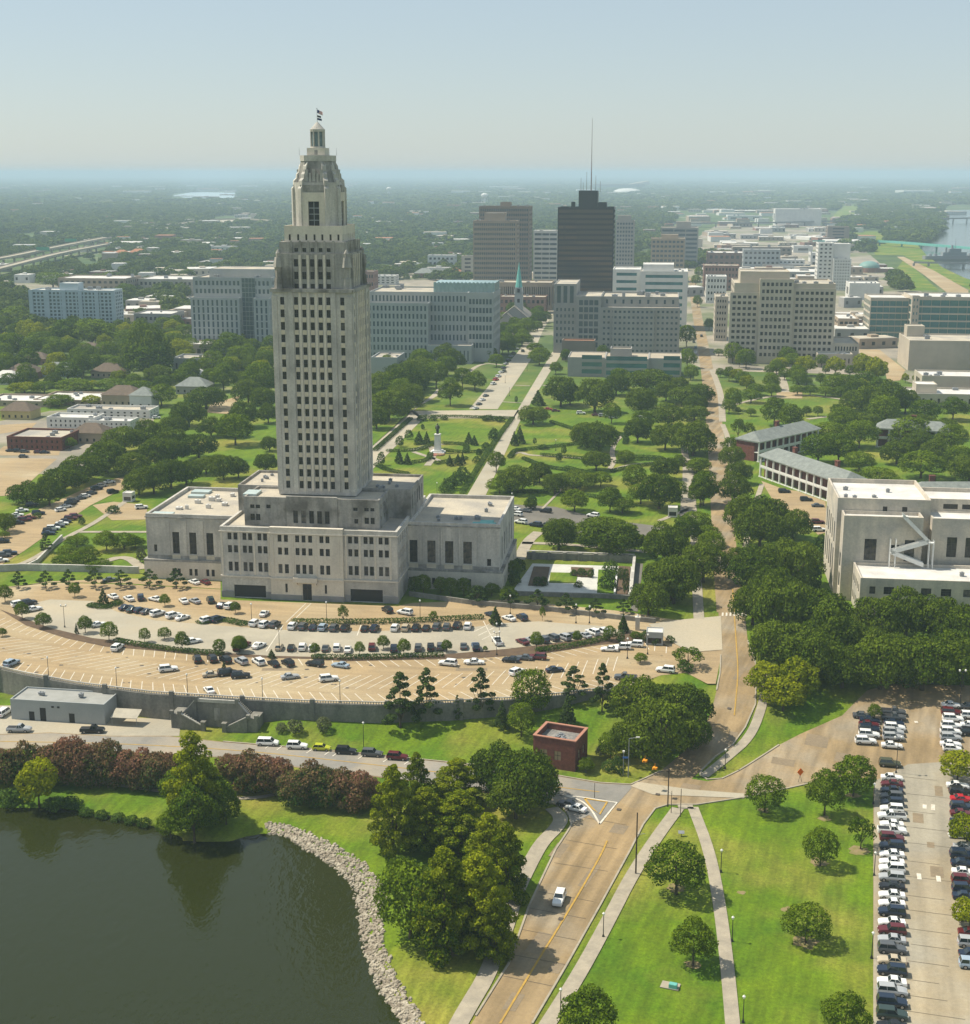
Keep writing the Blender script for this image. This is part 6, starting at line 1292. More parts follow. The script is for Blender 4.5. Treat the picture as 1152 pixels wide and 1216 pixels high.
many('round', 'down the street between the offices', I, [(828, 350, 372, 12), (826, 325, 345, 12), (842, 375, 402, 14), (815, 385, 415, 22), (816, 410, 440, 22), (820, 430, 452, 18), (830, 316, 332, 12), (690, 425, 445, 20) if False else (672, 412, 432, 14), (690, 408, 425, 14), (716, 408, 425, 16), (730, 410, 424, 10), (660, 430, 445, 16)])
def fill(kinds, poly, spacing, size, where, seed, tr_=I, prob=1.0):
    rr = random.Random(seed); P = P0([tr_(*p) for p in poly]); x0, x1 = min(p[0] for p in P), max(p[0] for p in P); y0, y1 = min(p[1] for p in P), max(p[1] for p in P)
    def inp(x, y):
        ins = False
        for i in range(len(P)):
            a, b = P[i], P[(i + 1) % len(P)]
            if (a[1] > y) != (b[1] > y) and x < (b[0] - a[0]) * (y - a[1]) / (b[1] - a[1]) + a[0]: ins = not ins
        return ins
    y = y0
    while y < y1:
        x = x0
        while x < x1:
            X, Y = x + rr.uniform(-.4, .4) * spacing, y + rr.uniform(-.4, .4) * spacing; x += spacing
            if not inp(X, Y) or rr.random() > prob: continue
            w_ = rr.uniform(*size)
            if any((t[1] - X) ** 2 + (t[2] - Y) ** 2 < (.33 * (t[4] + w_)) ** 2 for t in TREES): continue
            if any(abs(X - a) < c + w_ * .3 and abs(Y - b) < c + w_ * .3 for a, b, c in KEEP): continue
            k = rr.choice(kinds); dep = depth_of(X, Y)
            TREES.append((k, X, Y, 0, w_, w_ * rr.uniform(.6, .8) if k == 'oak' else w_ * rr.uniform(.8, 1.1), where, None, 576 + FPX * X / dep))
        y += spacing
KEEP = [(*G(x, y, 0), r) for x, y, r in ((25, 496, 9), (72, 446, 10), (10, 455, 9), (30, 448, 9), (148, 480, 9), (172, 483, 8), (132, 447, 10), (232, 466, 9), (110, 524, 9), (108, 420, 8), (45, 432, 8), (140, 404, 8), (80, 500, 16), (120, 497, 18), (150, 497, 14), (40, 525, 20), (20, 475, 24), (80, 474, 24), (228, 440, 16), (265, 482, 12), (1040, 531, 12), (1070, 531, 14), (1100, 531, 14), (1130, 532, 12), (1110, 604, 18), (1150, 604, 18), (930, 580, 12), (960, 590, 12), (985, 600, 10), (935, 533, 14), (1120, 480, 22))]
fill(['round', 'round', 'round', 'yellow', 'oak'], [(0, 400), (325, 398), (325, 470), (200, 468), (110, 462), (0, 462)], 15, (10, 17), 'in the leafy blocks left of the tower', 11, prob=.8)
fill(['oak', 'oak', 'round'], [(190, 468), (326, 450), (326, 520), (270, 575), (180, 575), (150, 560)], 16, (13, 20), 'deep in the grove left of the tower', 12, prob=.3)
fill(['round', 'oak'], [(1000, 470), (1152, 470), (1152, 590), (1040, 580), (985, 545)], 20, (13, 18), 'around the far barracks', 13, prob=.8)
fill(['round', 'round', 'yellow'], [(860, 425), (1010, 432), (1050, 450), (1075, 470), (1060, 485), (960, 462), (860, 470)], 17, (9, 14), 'in the park before the beige office', 14, prob=.6)
fill(['round', 'oak'], [(640, 470), (835, 440), (838, 560), (800, 610), (690, 600), (655, 560), (640, 540)], 26, (11, 17), 'scattered in the flower garden', 15, prob=.12)
fill(['oak', 'round'], [(445, 440), (520, 425), (540, 440), (500, 480), (445, 515)], 15, (13, 18), 'beside the statue lawn', 16, prob=.8)
fill(['round'], [(600, 370), (640, 365), (650, 385), (600, 425), (575, 425)], 13, (9, 12), 'on the block corner by the church', 17, prob=.7)
put_trees()
# clipped hedges
def hedge(label, pts, w, hh, t=I, gap=0.5):
    P = resample(smooth(P0([t(*p) for p in pts])), 1.2); r = random.Random(int(pts[0][0])); m_ = MB()
    a = offset_line(P, w / 2); b = offset_line(P, -w / 2)
    V = []
    me_lobes = [(p[0] - P[0][0], p[1] - P[0][1], hh * .5, w * .6, hh * .55) for p in P]
    n = int(len(P) * 60 * max(.6, w)); 
    me = crown_mesh('hedge', me_lobes, min(n, 14000), .16, LM['bush'], int(abs(P[0][0]) * 10) + 3)
    return tag(link('hedge', me, None, (P[0][0], P[0][1], h(*P[0]) + .05)), label, 'hedge')
hedge('long clipped hedge between the two car park levels, left part', [(140, 763), (180, 770), (225, 776), (262, 778)], 2.0, 1.2)
hedge('long clipped hedge between the two car park levels, middle part', [(375, 782.5), (430, 783), (522, 780)], 2.0, 1.2)
hedge('long clipped hedge between the two car park levels, right part', [(640, 774), (680, 769), (720, 760)], 2.0, 1.2)
hedge('low loose hedge between the rows of cars before the capitol door', [(350, 740), (420, 741), (500, 739), (570, 735)], 2.0, 1.3)
hedge('dark ground shrubs on the left car park island', [(240, 740), (262, 736), (290, 742)], 3, .8)
hedge('low shrubs on the far left car park island', [(110, 720), (125, 723), (140, 717)], 3, .8)
for lab, pts in (('clipped hedge at the left front of the statue lawn', [(15, 372), (130, 270)]), ('hedge edging the walkway on the statue lawn side', [(462, 268), (400, 350), (300, 512)]), ('curved box hedge left of the statue', [(60, 375), (160, 372), (205, 352)]), ('curved box hedge right of the statue', [(240, 372), (300, 380), (390, 375)]), ('box hedge behind the statue, left', [(150, 352), (205, 348)]), ('box hedge behind the statue, right', [(240, 350), (315, 352), (310, 378)]), ('box hedge front left of the statue', [(140, 412), (190, 405), (195, 385)]), ('box hedge front right of the statue', [(215, 415), (245, 410), (310, 400)]),
                ('long curved hedge at the top of the flower garden', [(590, 280), (650, 300), (730, 320), (760, 318), (830, 320)]), ('curved hedge across the upper flower garden', [(480, 372), (580, 362), (690, 350), (730, 345)]), ('curved hedge across the middle flower garden', [(500, 400), (560, 425), (640, 438)]), ('hedge along the lower flower beds', [(560, 388), (640, 395), (720, 402)]), ('hedge right of the flower garden path', [(800, 412), (870, 402), (930, 402)]), ('lower hedge right of the flower garden path', [(790, 440), (860, 425), (940, 415)]), ('curved hedge round the upper right lawn', [(760, 300), (800, 315), (835, 330), (830, 350)]), ('hedge along the lower right lawn', [(815, 400), (870, 392), (945, 398)]), ('small curved hedge by the round flower bed', [(455, 395), (470, 372), (500, 372)]), ('hedge crossing the middle garden towards the street', [(640, 430), (700, 445), (740, 450)]), ('hedge along the top edge of the statue lawn', [(180, 262), (260, 262), (330, 264), (455, 268)]), ('hedge along the lower left of the statue lawn', [(20, 420), (60, 440), (120, 450)]), ('hedge between the garden and the service drive', [(450, 505), (520, 510), (600, 505), (680, 515), (760, 530)])):
    hedge(lab, pts, 2.4, 1.3, tA)

# ---------------------------------------------------------------- vehicles
PAINT = {'white': (.74, .74, .72), 'silver': (.36, .37, .38), 'grey': (.085, .09, .095), 'black': (.012, .012, .014), 'dark blue': (.012, .022, .045), 'dark green': (.03, .05, .045), 'dark red': (.10, .012, .016), 'red': (.42, .01, .02), 'beige': (.45, .38, .27), 'pale blue': (.30, .38, .46), 'blue': (.04, .11, .24), 'lime green': (.42, .45, .02), 'olive': (.07, .075, .045)}
PM = {k: mat('paint ' + k, v, None, rough=.28, spec=.6) for k, v in PAINT.items()}
M_cg = mat('car glass', (.02, .028, .032), None, rough=.08, spec=.8); M_tyre = mat('tyre', (.02, .02, .02), None, rough=.9); M_rim = mat('rim', (.35, .35, .36), None, rough=.4, metal=.6); M_lamp = mat('headlight', (.8, .8, .78), None, rough=.2); M_tail = mat('tail light', (.4, .02, .02), None, rough=.3)
def loft(m, secs, mi=0):
    """secs: (x, halfwidth bottom, z bottom, halfwidth mid, z mid, halfwidth top, z top)"""
    n = len(secs); v = []
    for x, wb, zb, wm_, zm_, wt, zt_ in secs: v += [(x, -wb, zb), (x, -wm_, zm_), (x, -wt, zt_), (x, wt, zt_), (x, wm_, zm_), (x, wb, zb)]
    f = []
    for i in range(n - 1):
        for j in range(5): a = i * 6 + j; f.append((a, a + 1, a + 7, a + 6))
    f.append((5, 4, 3, 2, 1, 0)); f.append(tuple((n - 1) * 6 + j for j in range(6)))
    m.add(v, f, mi)
def car_proto(kind):
    L, W, H = {'sedan': (4.7, 1.82, 1.45), 'suv': (4.8, 1.95, 1.78), 'pickup': (5.7, 2.0, 1.88), 'minivan': (5.1, 2.0, 1.8), 'hatchback': (4.2, 1.78, 1.52)}[kind]
    a, w_ = L / 2, W / 2; bm_ = MB(); g = MB(); belt = {'sedan': .92, 'suv': 1.1, 'pickup': 1.15, 'minivan': 1.05, 'hatchback': .95}[kind]; zb = .28 if kind in ('sedan', 'hatchback') else .36
    hood = belt - (.1 if kind != 'pickup' else .05)
    S = lambda x, k, zt_: (x, w_ * k * .95, zb, w_ * k, zb + (zt_ - zb) * .55, w_ * k * .9, zt_)
    tail = belt + .02 if kind != 'pickup' else belt - .05
    cab = {'sedan': (-.62, .28, -.36, .08), 'suv': (-.95, .34, -.84, .12), 'pickup': (-.12, .42, -.06, .20), 'minivan': (-.95, .58, -.84, .30), 'hatchback': (-.92, .42, -.68, .14)}[kind]   # rear base, front base, rear top, front top (x / a)
    if kind == 'sedan': tail = belt - .02
    secs = [S(-a, .82, tail - .18), S(-a + .12, .95, tail), S(cab[0] * a, 1, belt), S(cab[1] * a, 1, belt), S(a - .6, .98, hood), S(a - .12, .92, hood - .14), S(a, .78, hood - .28)]
    if kind == 'pickup': secs[1:3] = [S(-a + .1, 1, belt), S(cab[0] * a - .02, 1, belt)]
    loft(bm_, secs)
    if kind == 'pickup':
        bm_.box(-a + .18, cab[0] * a - .15, -w_ * .78, w_ * .78, belt + .003, belt + .01, 1)
    x0, x1, x2, x3 = [c * a for c in cab]; wt = w_ * .74; wb = w_ * .90
    g.add([(x0, -wb, belt - .02), (x1, -wb, belt - .02), (x1, wb, belt - .02), (x0, wb, belt - .02), (x2, -wt, H - .05), (x3, -wt, H - .05), (x3, wt, H - .05), (x2, wt, H - .05)], [(0, 1, 5, 4), (1, 2, 6, 5), (2, 3, 7, 6), (3, 0, 4, 7), (4, 5, 6, 7)])
    rf = MB(); rf.add([(x2 - .04, -wt - .03, H - .06), (x3 + .04, -wt - .03, H - .06), (x3 + .04, wt + .03, H - .06), (x2 - .04, wt + .03, H - .06), (x2 + .1, -wt + .1, H), (x3 - .12, -wt + .1, H - .01), (x3 - .12, wt - .1, H - .01), (x2 + .1, wt - .1, H)], [(0, 1, 5, 4), (1, 2, 6, 5), (2, 3, 7, 6), (3, 0, 4, 7), (4, 5, 6, 7)])
    for s_ in (-1, 1):     # pillars
        for (xa, xb) in ((x0, x2), (x1, x3), ((x0 + x1) / 2 - .1, (x2 + x3) / 2 - .05)): rf.tube((xa, s_ * (wb + .01), belt - .02), (xb, s_ * (wt + .01), H - .05), .05, n=4)
    whs = []
    for sx in (-.6, .62):
        for s_ in (-1, 1): whs.append((sx * a, s_ * (w_ - .1)))
    wm_ = MB(); r_ = .33 if kind in ('sedan', 'hatchback') else .39; n = 12
    ang = [6.283 * i / n for i in range(n)]
    wm_.add([(r_ * math.cos(t), -.11, r_ * math.sin(t)) for t in ang] + [(r_ * math.cos(t), .11, r_ * math.sin(t)) for t in ang], [(i, i + n, (i + 1) % n + n, (i + 1) % n) for i in range(n)] + [tuple(range(n)), tuple(range(2 * n - 1, n - 1, -1))], 0)
    for s_ in (-1, 1): wm_.add([(r_ * .6 * math.cos(t), s_ * .115, r_ * .6 * math.sin(t)) for t in ang], [tuple(range(n)) if s_ < 0 else tuple(range(n - 1, -1, -1))], 1)
    lt = MB()
    for s_ in (-1, 1): lt.box(a - .16, a - .02, s_ * w_ * .62 - .16, s_ * w_ * .62 + .16, hood - .34, hood - .2, 0)
    tl = MB()
    for s_ in (-1, 1): tl.box(-a - .015, -a + .1, s_ * w_ * .66 - .12, s_ * w_ * .66 + .12, tail - .36, tail - .16, 0)
    return dict(body=bm_.mesh('body', [PM['white'], M_black]), glass=g.mesh('windows', M_cg), roof=rf.mesh('roof', PM['white']), wheel=wm_.mesh('wheel', [M_tyre, M_rim]), lamp=lt.mesh('headlights', M_lamp), tail=tl.mesh('tail_lights', M_tail), whs=whs, r=r_, L=L)
CP = {k: car_proto(k) for k in ('sedan', 'suv', 'pickup', 'minivan', 'hatchback')}
CARS = []
crd = random.Random(5)
def car(px, py, head, kind, col, row, full=True):
    """head: heading of the nose in degrees, 0 = picture right, 90 = away from the camera"""
    X, Y, z = Gt(px, py + 2.0); CARS.append((px, py, X, Y, z, head, kind, col, row, full))
KNAME = {'sedan': 'sedan', 'suv': 'off-roader', 'pickup': 'pickup truck', 'minivan': 'minivan', 'hatchback': 'hatchback'}
SMALL = {}
def put_cars():
    g = {}
    for c in CARS: g.setdefault((c[7], c[6], c[8]), []).append(c)
    for (col, kind, row), lst in g.items():
        vert = max(c[1] for c in lst) - min(c[1] for c in lst) > max(c[0] for c in lst) - min(c[0] for c in lst)
        lst.sort(key=lambda c: c[1] if vert else c[0])
        for i, (px, py, X, Y, z, head, kind, col, row, full) in enumerate(lst):
            lab = f'{col} {KNAME[kind]} {row}' + (f', {ordinal(i + 1)} from {"top" if vert else "left"}' if len(lst) > 1 else '')
            z += {True: .1, False: .12}[full]
            if row.startswith('in the lower') or row.startswith('in the upper') or row.startswith('by the capitol'): z = .06 + (.0 if 'lower' in row else .03)
            P = CP[kind]
            if full:
                r = thing('parked_' + kind, lab, 'car' if kind not in ('pickup', 'minivan') else KNAME[kind], (X, Y, z), R(head), group='cars ' + row)
                for nm, me in (('body', P['body']), ('roof', P['roof'])):
                    o = link(nm, me, r); o.material_slots[0].link = 'OBJECT'; o.material_slots[0].material = PM[col]
                link('windows', P['glass'], r); link('headlights', P['lamp'], r); link('tail_lights', P['tail'], r)
                for wx, wy in P['whs']: link('wheel', P['wheel'], r, (wx, wy, P['r']))
            else:
                k = (kind, col)
                if k not in SMALL:
                    bm = bmesh.new()
                    mats_ = [PM[col], M_cg, M_tyre]
                    for me, mi in ((P['body'], 0), (P['roof'], 0), (P['glass'], 1)):
                        n0 = len(bm.faces); bm.from_mesh(me); bm.faces.ensure_lookup_table()
                        for f in bm.faces[n0:]: f.material_index = mi
                    for wx, wy in P['whs']:
                        n0 = len(bm.faces); v0_ = len(bm.verts); bm.from_mesh(P['wheel']); bm.verts.ensure_lookup_table(); bm.faces.ensure_lookup_table()
                        for v in bm.verts[v0_:]: v.co += Vector((wx, wy, P['r']))
                        for f in bm.faces[n0:]: f.material_index = 2
                    me = bpy.data.meshes.new('parked_car'); bm.to_mesh(me); bm.free()
                    for m in mats_: me.materials.append(m)
                    SMALL[k] = me
                tag(link('parked_' + kind, SMALL[k], None, (X, Y, z), R(head)), lab, 'car', 'cars ' + row)
def rowc(row, t, lst, head, full=True):
    for a in lst:
        x, y = t(a[0], a[1]); k = a[3] if len(a) > 3 else crd.choice(('sedan', 'sedan', 'suv', 'hatchback')); car(x, y, (a[4] if len(a) > 4 else head) + crd.uniform(-3, 3), k, a[2], row, full)
# capitol car parks
rowc('in the back row nearest the capitol, left half', t6, [(75, 185, 'white', 'suv'), (110, 180, 'black'), (130, 203, 'white'), (430, 155, 'white', 'sedan', 130), (490, 163, 'white', 'sedan', 130), (535, 160, 'dark blue', 'suv', 110), (590, 165, 'white', 'sedan', 150), (698, 172, 'white', 'sedan', 120), (740, 172, 'silver', 'sedan', 130), (800, 170, 'dark green', 'suv', 110), (845, 188, 'dark blue', 'sedan', 70), (875, 192, 'white', 'suv', 70)], 40)
rowc('in the upper car park, second row left half', t6, [(480, 197, 'dark blue'), (507, 205, 'dark green'), (535, 208, 'dark blue'), (563, 212, 'grey'), (600, 220, 'white', 'suv'), (660, 228, 'white', 'suv'), (695, 235, 'white'), (790, 245, 'white', 'suv'), (828, 243, 'dark blue', 'suv'), (970, 257, 'white', 'suv', 70), (1007, 262, 'white', 'suv', 72), (1045, 262, 'grey', 'suv', 75), (1005, 220, 'white', 'sedan', 80), (375, 262, 'white', 'sedan', 40), (735, 325, 'white', 'sedan', 30), (985, 342, 'white', 'sedan', 60), (925, 340, 'dark red', 'suv', 60)], 50)
rowc('by the capitol left wing', t6, [(738, 100, 'white', 'sedan', 130), (780, 100, 'dark red', 'sedan', 130), (420, 92, 'grey', 'sedan', 20)], 120)
rowc('in the upper car park, second row right half', t7b, [(280, 205, 'white', 'suv'), (320, 207, 'grey', 'suv'), (358, 210, 'dark blue'), (396, 210, 'pale blue', 'suv'), (438, 212, 'grey', 'suv'), (480, 212, 'black', 'suv'), (555, 213, 'black'), (592, 214, 'dark blue'), (670, 212, 'white', 'suv'), (710, 212, 'beige'), (750, 212, 'black', 'suv'), (788, 212, 'black'), (828, 208, 'grey', 'suv'), (866, 208, 'grey'), (906, 203, 'black', 'suv'), (946, 205, 'white', 'suv')], 82)
rowc('in the upper car park, third row', t7b, [(230, 285, 'beige'), (275, 287, 'black'), (318, 285, 'white', 'suv'), (355, 287, 'white'), (405, 288, 'grey'), (448, 287, 'white', 'suv'), (490, 292, 'white'), (582, 285, 'dark red', 'suv'), (665, 290, 'dark blue', 'suv'), (758, 287, 'grey'), (805, 285, 'black', 'suv'), (842, 283, 'grey'), (930, 280, 'grey'), (978, 285, 'dark blue'), (1058, 263, 'white', 'pickup', 105), (70, 285, 'dark red', 'suv'), (150, 277, 'white', 'sedan', 70)], 90)
rowc('in the lower car park, upper row', t7b, [(25, 333, 'black', 'suv'), (85, 338, 'silver'), (150, 340, 'white', 'suv'), (208, 346, 'black'), (262, 345, 'black', 'suv'), (365, 348, 'black', 'suv', 160), (462, 353, 'pale blue', 'sedan', 160), (870, 346, 'white', 'suv', 165), (965, 340, 'white', 'sedan', 170), (1110, 333, 'black', 'sedan', 165)], 125)
rowc('in the lower car park, middle rows', t6, [(447, 350, 'white', 'suv', 80), (45, 410, 'pale blue', 'suv', 70), (640, 432, 'white', 'suv', 15), (805, 452, 'beige', 'sedan', 15), (865, 447, 'black', 'minivan', 20), (915, 457, 'black', 'suv', 12), (1103, 460, 'silver', 'sedan', 20), (795, 512, 'white', 'sedan', 115), (750, 395, 'black', 'suv', 110), (807, 393, 'black', 'suv', 115)], 20)
rowc('in the lower car park, right end', TR(560, 560, 3.388), [(160, 757, 'black', 'sedan', 160), (212, 750, 'grey', 'sedan', 165), (265, 748, 'dark red', 'suv', 170), (183, 808, 'white', 'suv', 50), (15, 768, 'white', 'sedan', 0), (555, 715, 'white', 'sedan', 175), (605, 708, 'white', 'suv', 175), (655, 697, 'white', 'suv', 165), (620, 830, 'grey', 'pickup', 170), (780, 800, 'white', 'suv', 160), (335, 968 - 170, 'dark blue', 'sedan', 20)], 165)
tree_dummy = None
rowc('in the lower car park, centre', t7b, [(418, 405, 'white', 'suv', 18)], 20)
rowc('in the upper car park, right end', TR(560, 560, 3.388), [(205, 685, 'dark red', 'sedan'), (245, 680, 'silver', 'suv'), (285, 678, 'grey', 'suv'), (325, 670, 'grey', 'suv'), (370, 668, 'silver', 'suv'), (405, 660, 'grey', 'sedan'), (455, 660, 'silver', 'sedan'), (487, 648, 'white', 'suv'), (528, 645, 'white', 'suv'), (15, 702, 'blue', 'sedan', 95)], 125)
rowc('by the capitol right side', TR(560, 560, 3.388), [(150, 590, 'white', 'sedan', 130), (203, 588, 'dark blue', 'suv', 115), (80, 575, 'dark blue', 'sedan', 130)], 130)
rowc('by the capitol front right', t7b, [(640, 143, 'black', 'suv', 120), (707, 152, 'white', 'suv', 150)], 130)
rowc('parked on the road by the lawn', I, [(318, 883, 'white', 'minivan'), (353, 887, 'white', 'suv'), (382, 889, 'lime green', 'hatchback'), (411, 893, 'black', 'suv'), (442, 896, 'grey', 'suv'), (472, 900, 'dark red', 'suv')], -7)
rowc('near the grey utility building', I, [(23, 867, 'silver', 'pickup', 0), (110, 868, 'black', 'pickup', -2), (5, 847, 'white', 'minivan', 75)], 0)
rowc('at the road junction', I, [(684, 961, 'white', 'sedan', 150), (674, 956, 'grey', 'sedan', 150)], 150)
rowc('driving on the wide tan road', I, [(664, 1069, 'white', 'suv', 255)], 255)
lotc = [(924.5, 'white', 'sedan'), (932, 'dark red', 'sedan'), (939.5, 'dark blue', 'sedan'), (947.5, 'grey', 'suv'), (955, 'dark blue', 'suv'), (962.5, 'white', 'suv'), (971, 'white', 'pickup'), (980, 'white', 'sedan'), (988, 'white', 'pickup'), (997, 'dark red', 'suv'), (1006.5, 'dark blue', 'suv'), (1016, 'white', 'sedan'), (1025, 'white', 'sedan'), (1033.5, 'white', 'suv'), (1044, 'silver', 'suv'), (1054, 'black', 'sedan'), (1064.5, 'white', 'sedan'), (1074.5, 'white', 'sedan'), (1085, 'dark blue', 'suv'), (1097, 'white', 'sedan'), (1107, 'dark red', 'suv'), (1117.5, 'silver', 'sedan'), (1129, 'grey', 'suv'), (1142.5, 'beige', 'sedan'), (1155, 'dark blue', 'suv'), (1168, 'white', 'sedan'), (1179, 'silver', 'suv'), (1192.5, 'dark blue', 'suv'), (1207, 'dark green', 'suv'), (1221, 'black', 'sedan')]
rowc('in the long row on the lower right car park', I, [(1059 + .0 * i, y, c, k, crd.choice((-9, 171))) for i, (y, c, k) in enumerate(lotc)], -9)
t6r = TR(980, 820, 6.08)
rowc('in the block of cars under the big trees', t6r, [(270, 185, 'grey', 'sedan'), (320, 218, 'dark blue', 'sedan'), (315, 250, 'dark red', 'sedan'), (315, 285, 'dark blue', 'suv'), (315, 325, 'white', 'suv'), (290, 372, 'white', 'suv'), (490, 160, 'grey', 'pickup'), (490, 200, 'grey', 'pickup'), (495, 240, 'dark blue', 'sedan'), (500, 275, 'white', 'suv'), (490, 308, 'silver', 'suv'), (490, 345, 'silver', 'suv'), (480, 402, 'white', 'sedan')], -9)
rowc('crossing the entrance of the right car park', t6r, [(465, 535, 'olive', 'suv')], -8)
rowc('in the row near the right edge, upper part', t6r, [(910, 110, 'white', 'sedan'), (910, 165, 'dark red', 'suv'), (920, 210, 'white', 'suv'), (910, 262, 'white', 'suv'), (905, 305, 'white', 'suv'), (905, 348, 'silver', 'suv'), (905, 392, 'white', 'sedan'), (915, 425, 'white', 'hatchback'), (1040, 120, 'grey', 'sedan'), (1050, 190, 'white', 'suv'), (1050, 255, 'white', 'sedan'), (1050, 310, 'black', 'suv')], -9)
rowc('in the row near the right edge, middle part', t6r, [(955, 692, 'white', 'sedan'), (975, 740, 'black', 'suv'), (985, 790, 'red', 'sedan'), (985, 850, 'dark blue', 'suv'), (985, 895, 'dark red', 'sedan'), (985, 955, 'dark blue', 'sedan'), (975, 1050, 'white', 'sedan'), (1010, 1140, 'silver', 'sedan'), (990, 1195, 'dark blue', 'suv')], -9)
t5c = TR(860, 960, 3.945)
rowc('in the row near the right edge, lower part', t5c, [(1115, 225, 'dark blue', 'suv'), (1120, 262, 'dark blue', 'sedan'), (1125, 305, 'white', 'sedan'), (1125, 345, 'dark red', 'suv'), (1128, 385, 'dark blue', 'suv'), (1130, 418, 'dark blue', 'sedan'), (1145, 515, 'white', 'sedan'), (1160, 590, 'dark red', 'sedan'), (1160, 640, 'silver', 'suv'), (1165, 690, 'dark blue', 'sedan'), (1168, 740, 'pale blue', 'suv')], -9)
rowc('under the oaks at the back of the right car park', I, [(1055, 808, 'dark blue', 'sedan', 80), (1065, 806, 'grey', 'suv', 80), (1090, 808, 'white', 'sedan', 80), (1103, 808, 'dark blue', 'suv', 80), (1028, 800, 'silver', 'sedan', 80)], 80)
# west street, boulevard, drives (small in the picture)
rowc('along the west street', tL, [(345, 572, 'white'), (325, 580, 'grey'), (295, 592, 'grey'), (285, 602, 'black'), (265, 614, 'white'), (245, 628, 'white'), (440, 515, 'white'), (410, 530, 'silver'), (390, 542, 'dark blue'), (370, 560, 'grey'), (455, 555, 'black', 'suv')], 40, False)
rowc('in the angled bays beside the west street', tL, [(305, 655, 'dark red'), (285, 663, 'dark red'), (265, 674, 'black'), (250, 682, 'white'), (235, 692, 'grey'), (215, 703, 'white'), (200, 714, 'black', 'suv'), (195, 722, 'dark blue')], 10, False)
rowc('in the bays at the left edge', tL, [(155, 642, 'dark blue', 'suv'), (130, 608, 'black', 'suv'), (120, 660, 'dark red'), (100, 668, 'dark red'), (90, 630, 'white'), (70, 648, 'white'), (60, 658, 'silver'), (75, 680, 'black'), (40, 803, 'dark blue', 'suv'), (15, 812, 'grey', 'suv'), (5, 832, 'white'), (10, 755, 'black', 'suv')], 15, False)
rowc('by the brick apartments', tL, [(45, 388, 'black'), (75, 390, 'black', 'suv'), (100, 392, 'grey'), (155, 394, 'dark red'), (180, 395, 'dark blue'), (95, 412, 'grey')], 5, False)
rowc('on the bays behind the left wing', tL, [(570, 618, 'white', 'suv'), (630, 255, 'white')], 20, False)
bl = [(592, 487), (597, 483), (601, 478), (605, 474), (565, 484), (569, 479), (573, 474), (577, 469), (586, 455), (589, 450), (592, 446), (595, 441), (598, 436), (601, 431), (604, 427), (607, 422), (610, 418), (614, 413), (625, 403), (629, 398)]
for i, (x, y) in enumerate(bl[4:]): car(x, y, 60, crd.choice(('sedan', 'suv')), crd.choice(('white', 'silver', 'grey', 'black', 'dark blue')) if i != 5 else 'red', 'parked along the boulevard', False)
car(599, 440, 78, 'suv', 'olive', 'driving on the boulevard', False); car(621, 416, 78, 'suv', 'black', 'driving on the boulevard', False)
rowc('on the service drive behind the capitol', tA, [(470, 560, 'white'), (475, 578, 'white', 'suv'), (490, 603, 'white', 'suv'), (537, 612, 'dark blue', 'suv'), (570, 567, 'black', 'suv'), (505, 565, 'grey'), (725, 582, 'white', 'suv'), (572, 612, 'grey')], 150, False)
rowc('by the barracks', tB, [(430, 600, 'black', 'suv'), (515, 632, 'black', 'suv'), (560, 655, 'grey'), (560, 720, 'dark red'), (565, 750, 'white')], 0, False)
rowc('on the street behind the garden oaks', I, [(651, 485, 'red', 'sedan', 0), (660, 487, 'dark red', 'sedan', 0), (690, 490, 'white', 'suv', 0), (708, 492, 'dark red', 'sedan', 0), (716, 493, 'silver', 'suv', 0), (728, 495, 'white', 'sedan', 0), (762, 496, 'white', 'suv', 0)], 0, False)
rowc('parked down the street between the offices', I, [(826, 418, 'white', 'suv', 82), (826, 412, 'blue', 'suv', 82), (825, 428, 'white', 'minivan', 82), (824, 405, 'grey', 'sedan', 82), (823, 396, 'white', 'sedan', 82), (824, 388, 'silver', 'sedan', 82), (833, 398, 'black', 'suv', 82)], 82, False)
put_cars()

# ---------------------------------------------------------------- lamps, poles, signals, statue, terrace
def lamp(px, py, hgt, label, double=False, dark=True):
    X, Y, z = Gt(px, py); r = thing('street_lamp', label, 'lamp', (X, Y, z), 0, 'lamp posts')
    m_ = MB(); m_.frust(0, 0, .28, .16, 0, .5, 8); m_.tube((0, 0, .5), (0, 0, hgt - .4), .085, .06, 6)
    if double: m_.tube((-.7, 0, hgt - .5), (.7, 0, hgt - .5), .05, n=5)
    m_.build('post', M_black if dark else M_metal, r)
    for dx in ((-.7, .7) if double else (0,)):
        q = MB(); q.frust(dx, 0, .12, .26, hgt - .45, hgt - .05, 8); q.frust(dx, 0, .28, .05, hgt - .05, hgt + .2, 8); q.build('lamp_head', M_white, r)
    return r
t4b = TR(560, 900, 3.388)
for i, (x, y, hh) in enumerate(((530, 722, 4.6), (358, 1035, 4.6), (1003, 460, 4.6), (1048, 738, 4.6), (1092, 1065, 4.6))):
    lamp(*t4b(x, y), hh, ['lamp post beside the left lawn path, middle of the slope', 'lamp post beside the left lawn path, nearest the bottom edge', 'lamp post right of the curved lawn path, farthest one', 'lamp post right of the curved lawn path, middle one', 'lamp post right of the curved lawn path, nearest one'][i])
for i, (x, y, hh) in enumerate(((1038, 1040, 4.8), (1035, 1138, 4.8), (1037, 955, 4.6))): lamp(x, y, hh, ['lamp post at the lawn edge beside the long car row, middle', 'lamp post at the lawn edge beside the long car row, lowest', 'lamp post at the lawn edge beside the long car row, highest'][i])
lamp(1064, 918, 8.5, 'tall twin-headed lamp at the car park entrance', True); lamp(1140, 838, 9, 'tall twin-headed lamp at the right back of the car park', True)
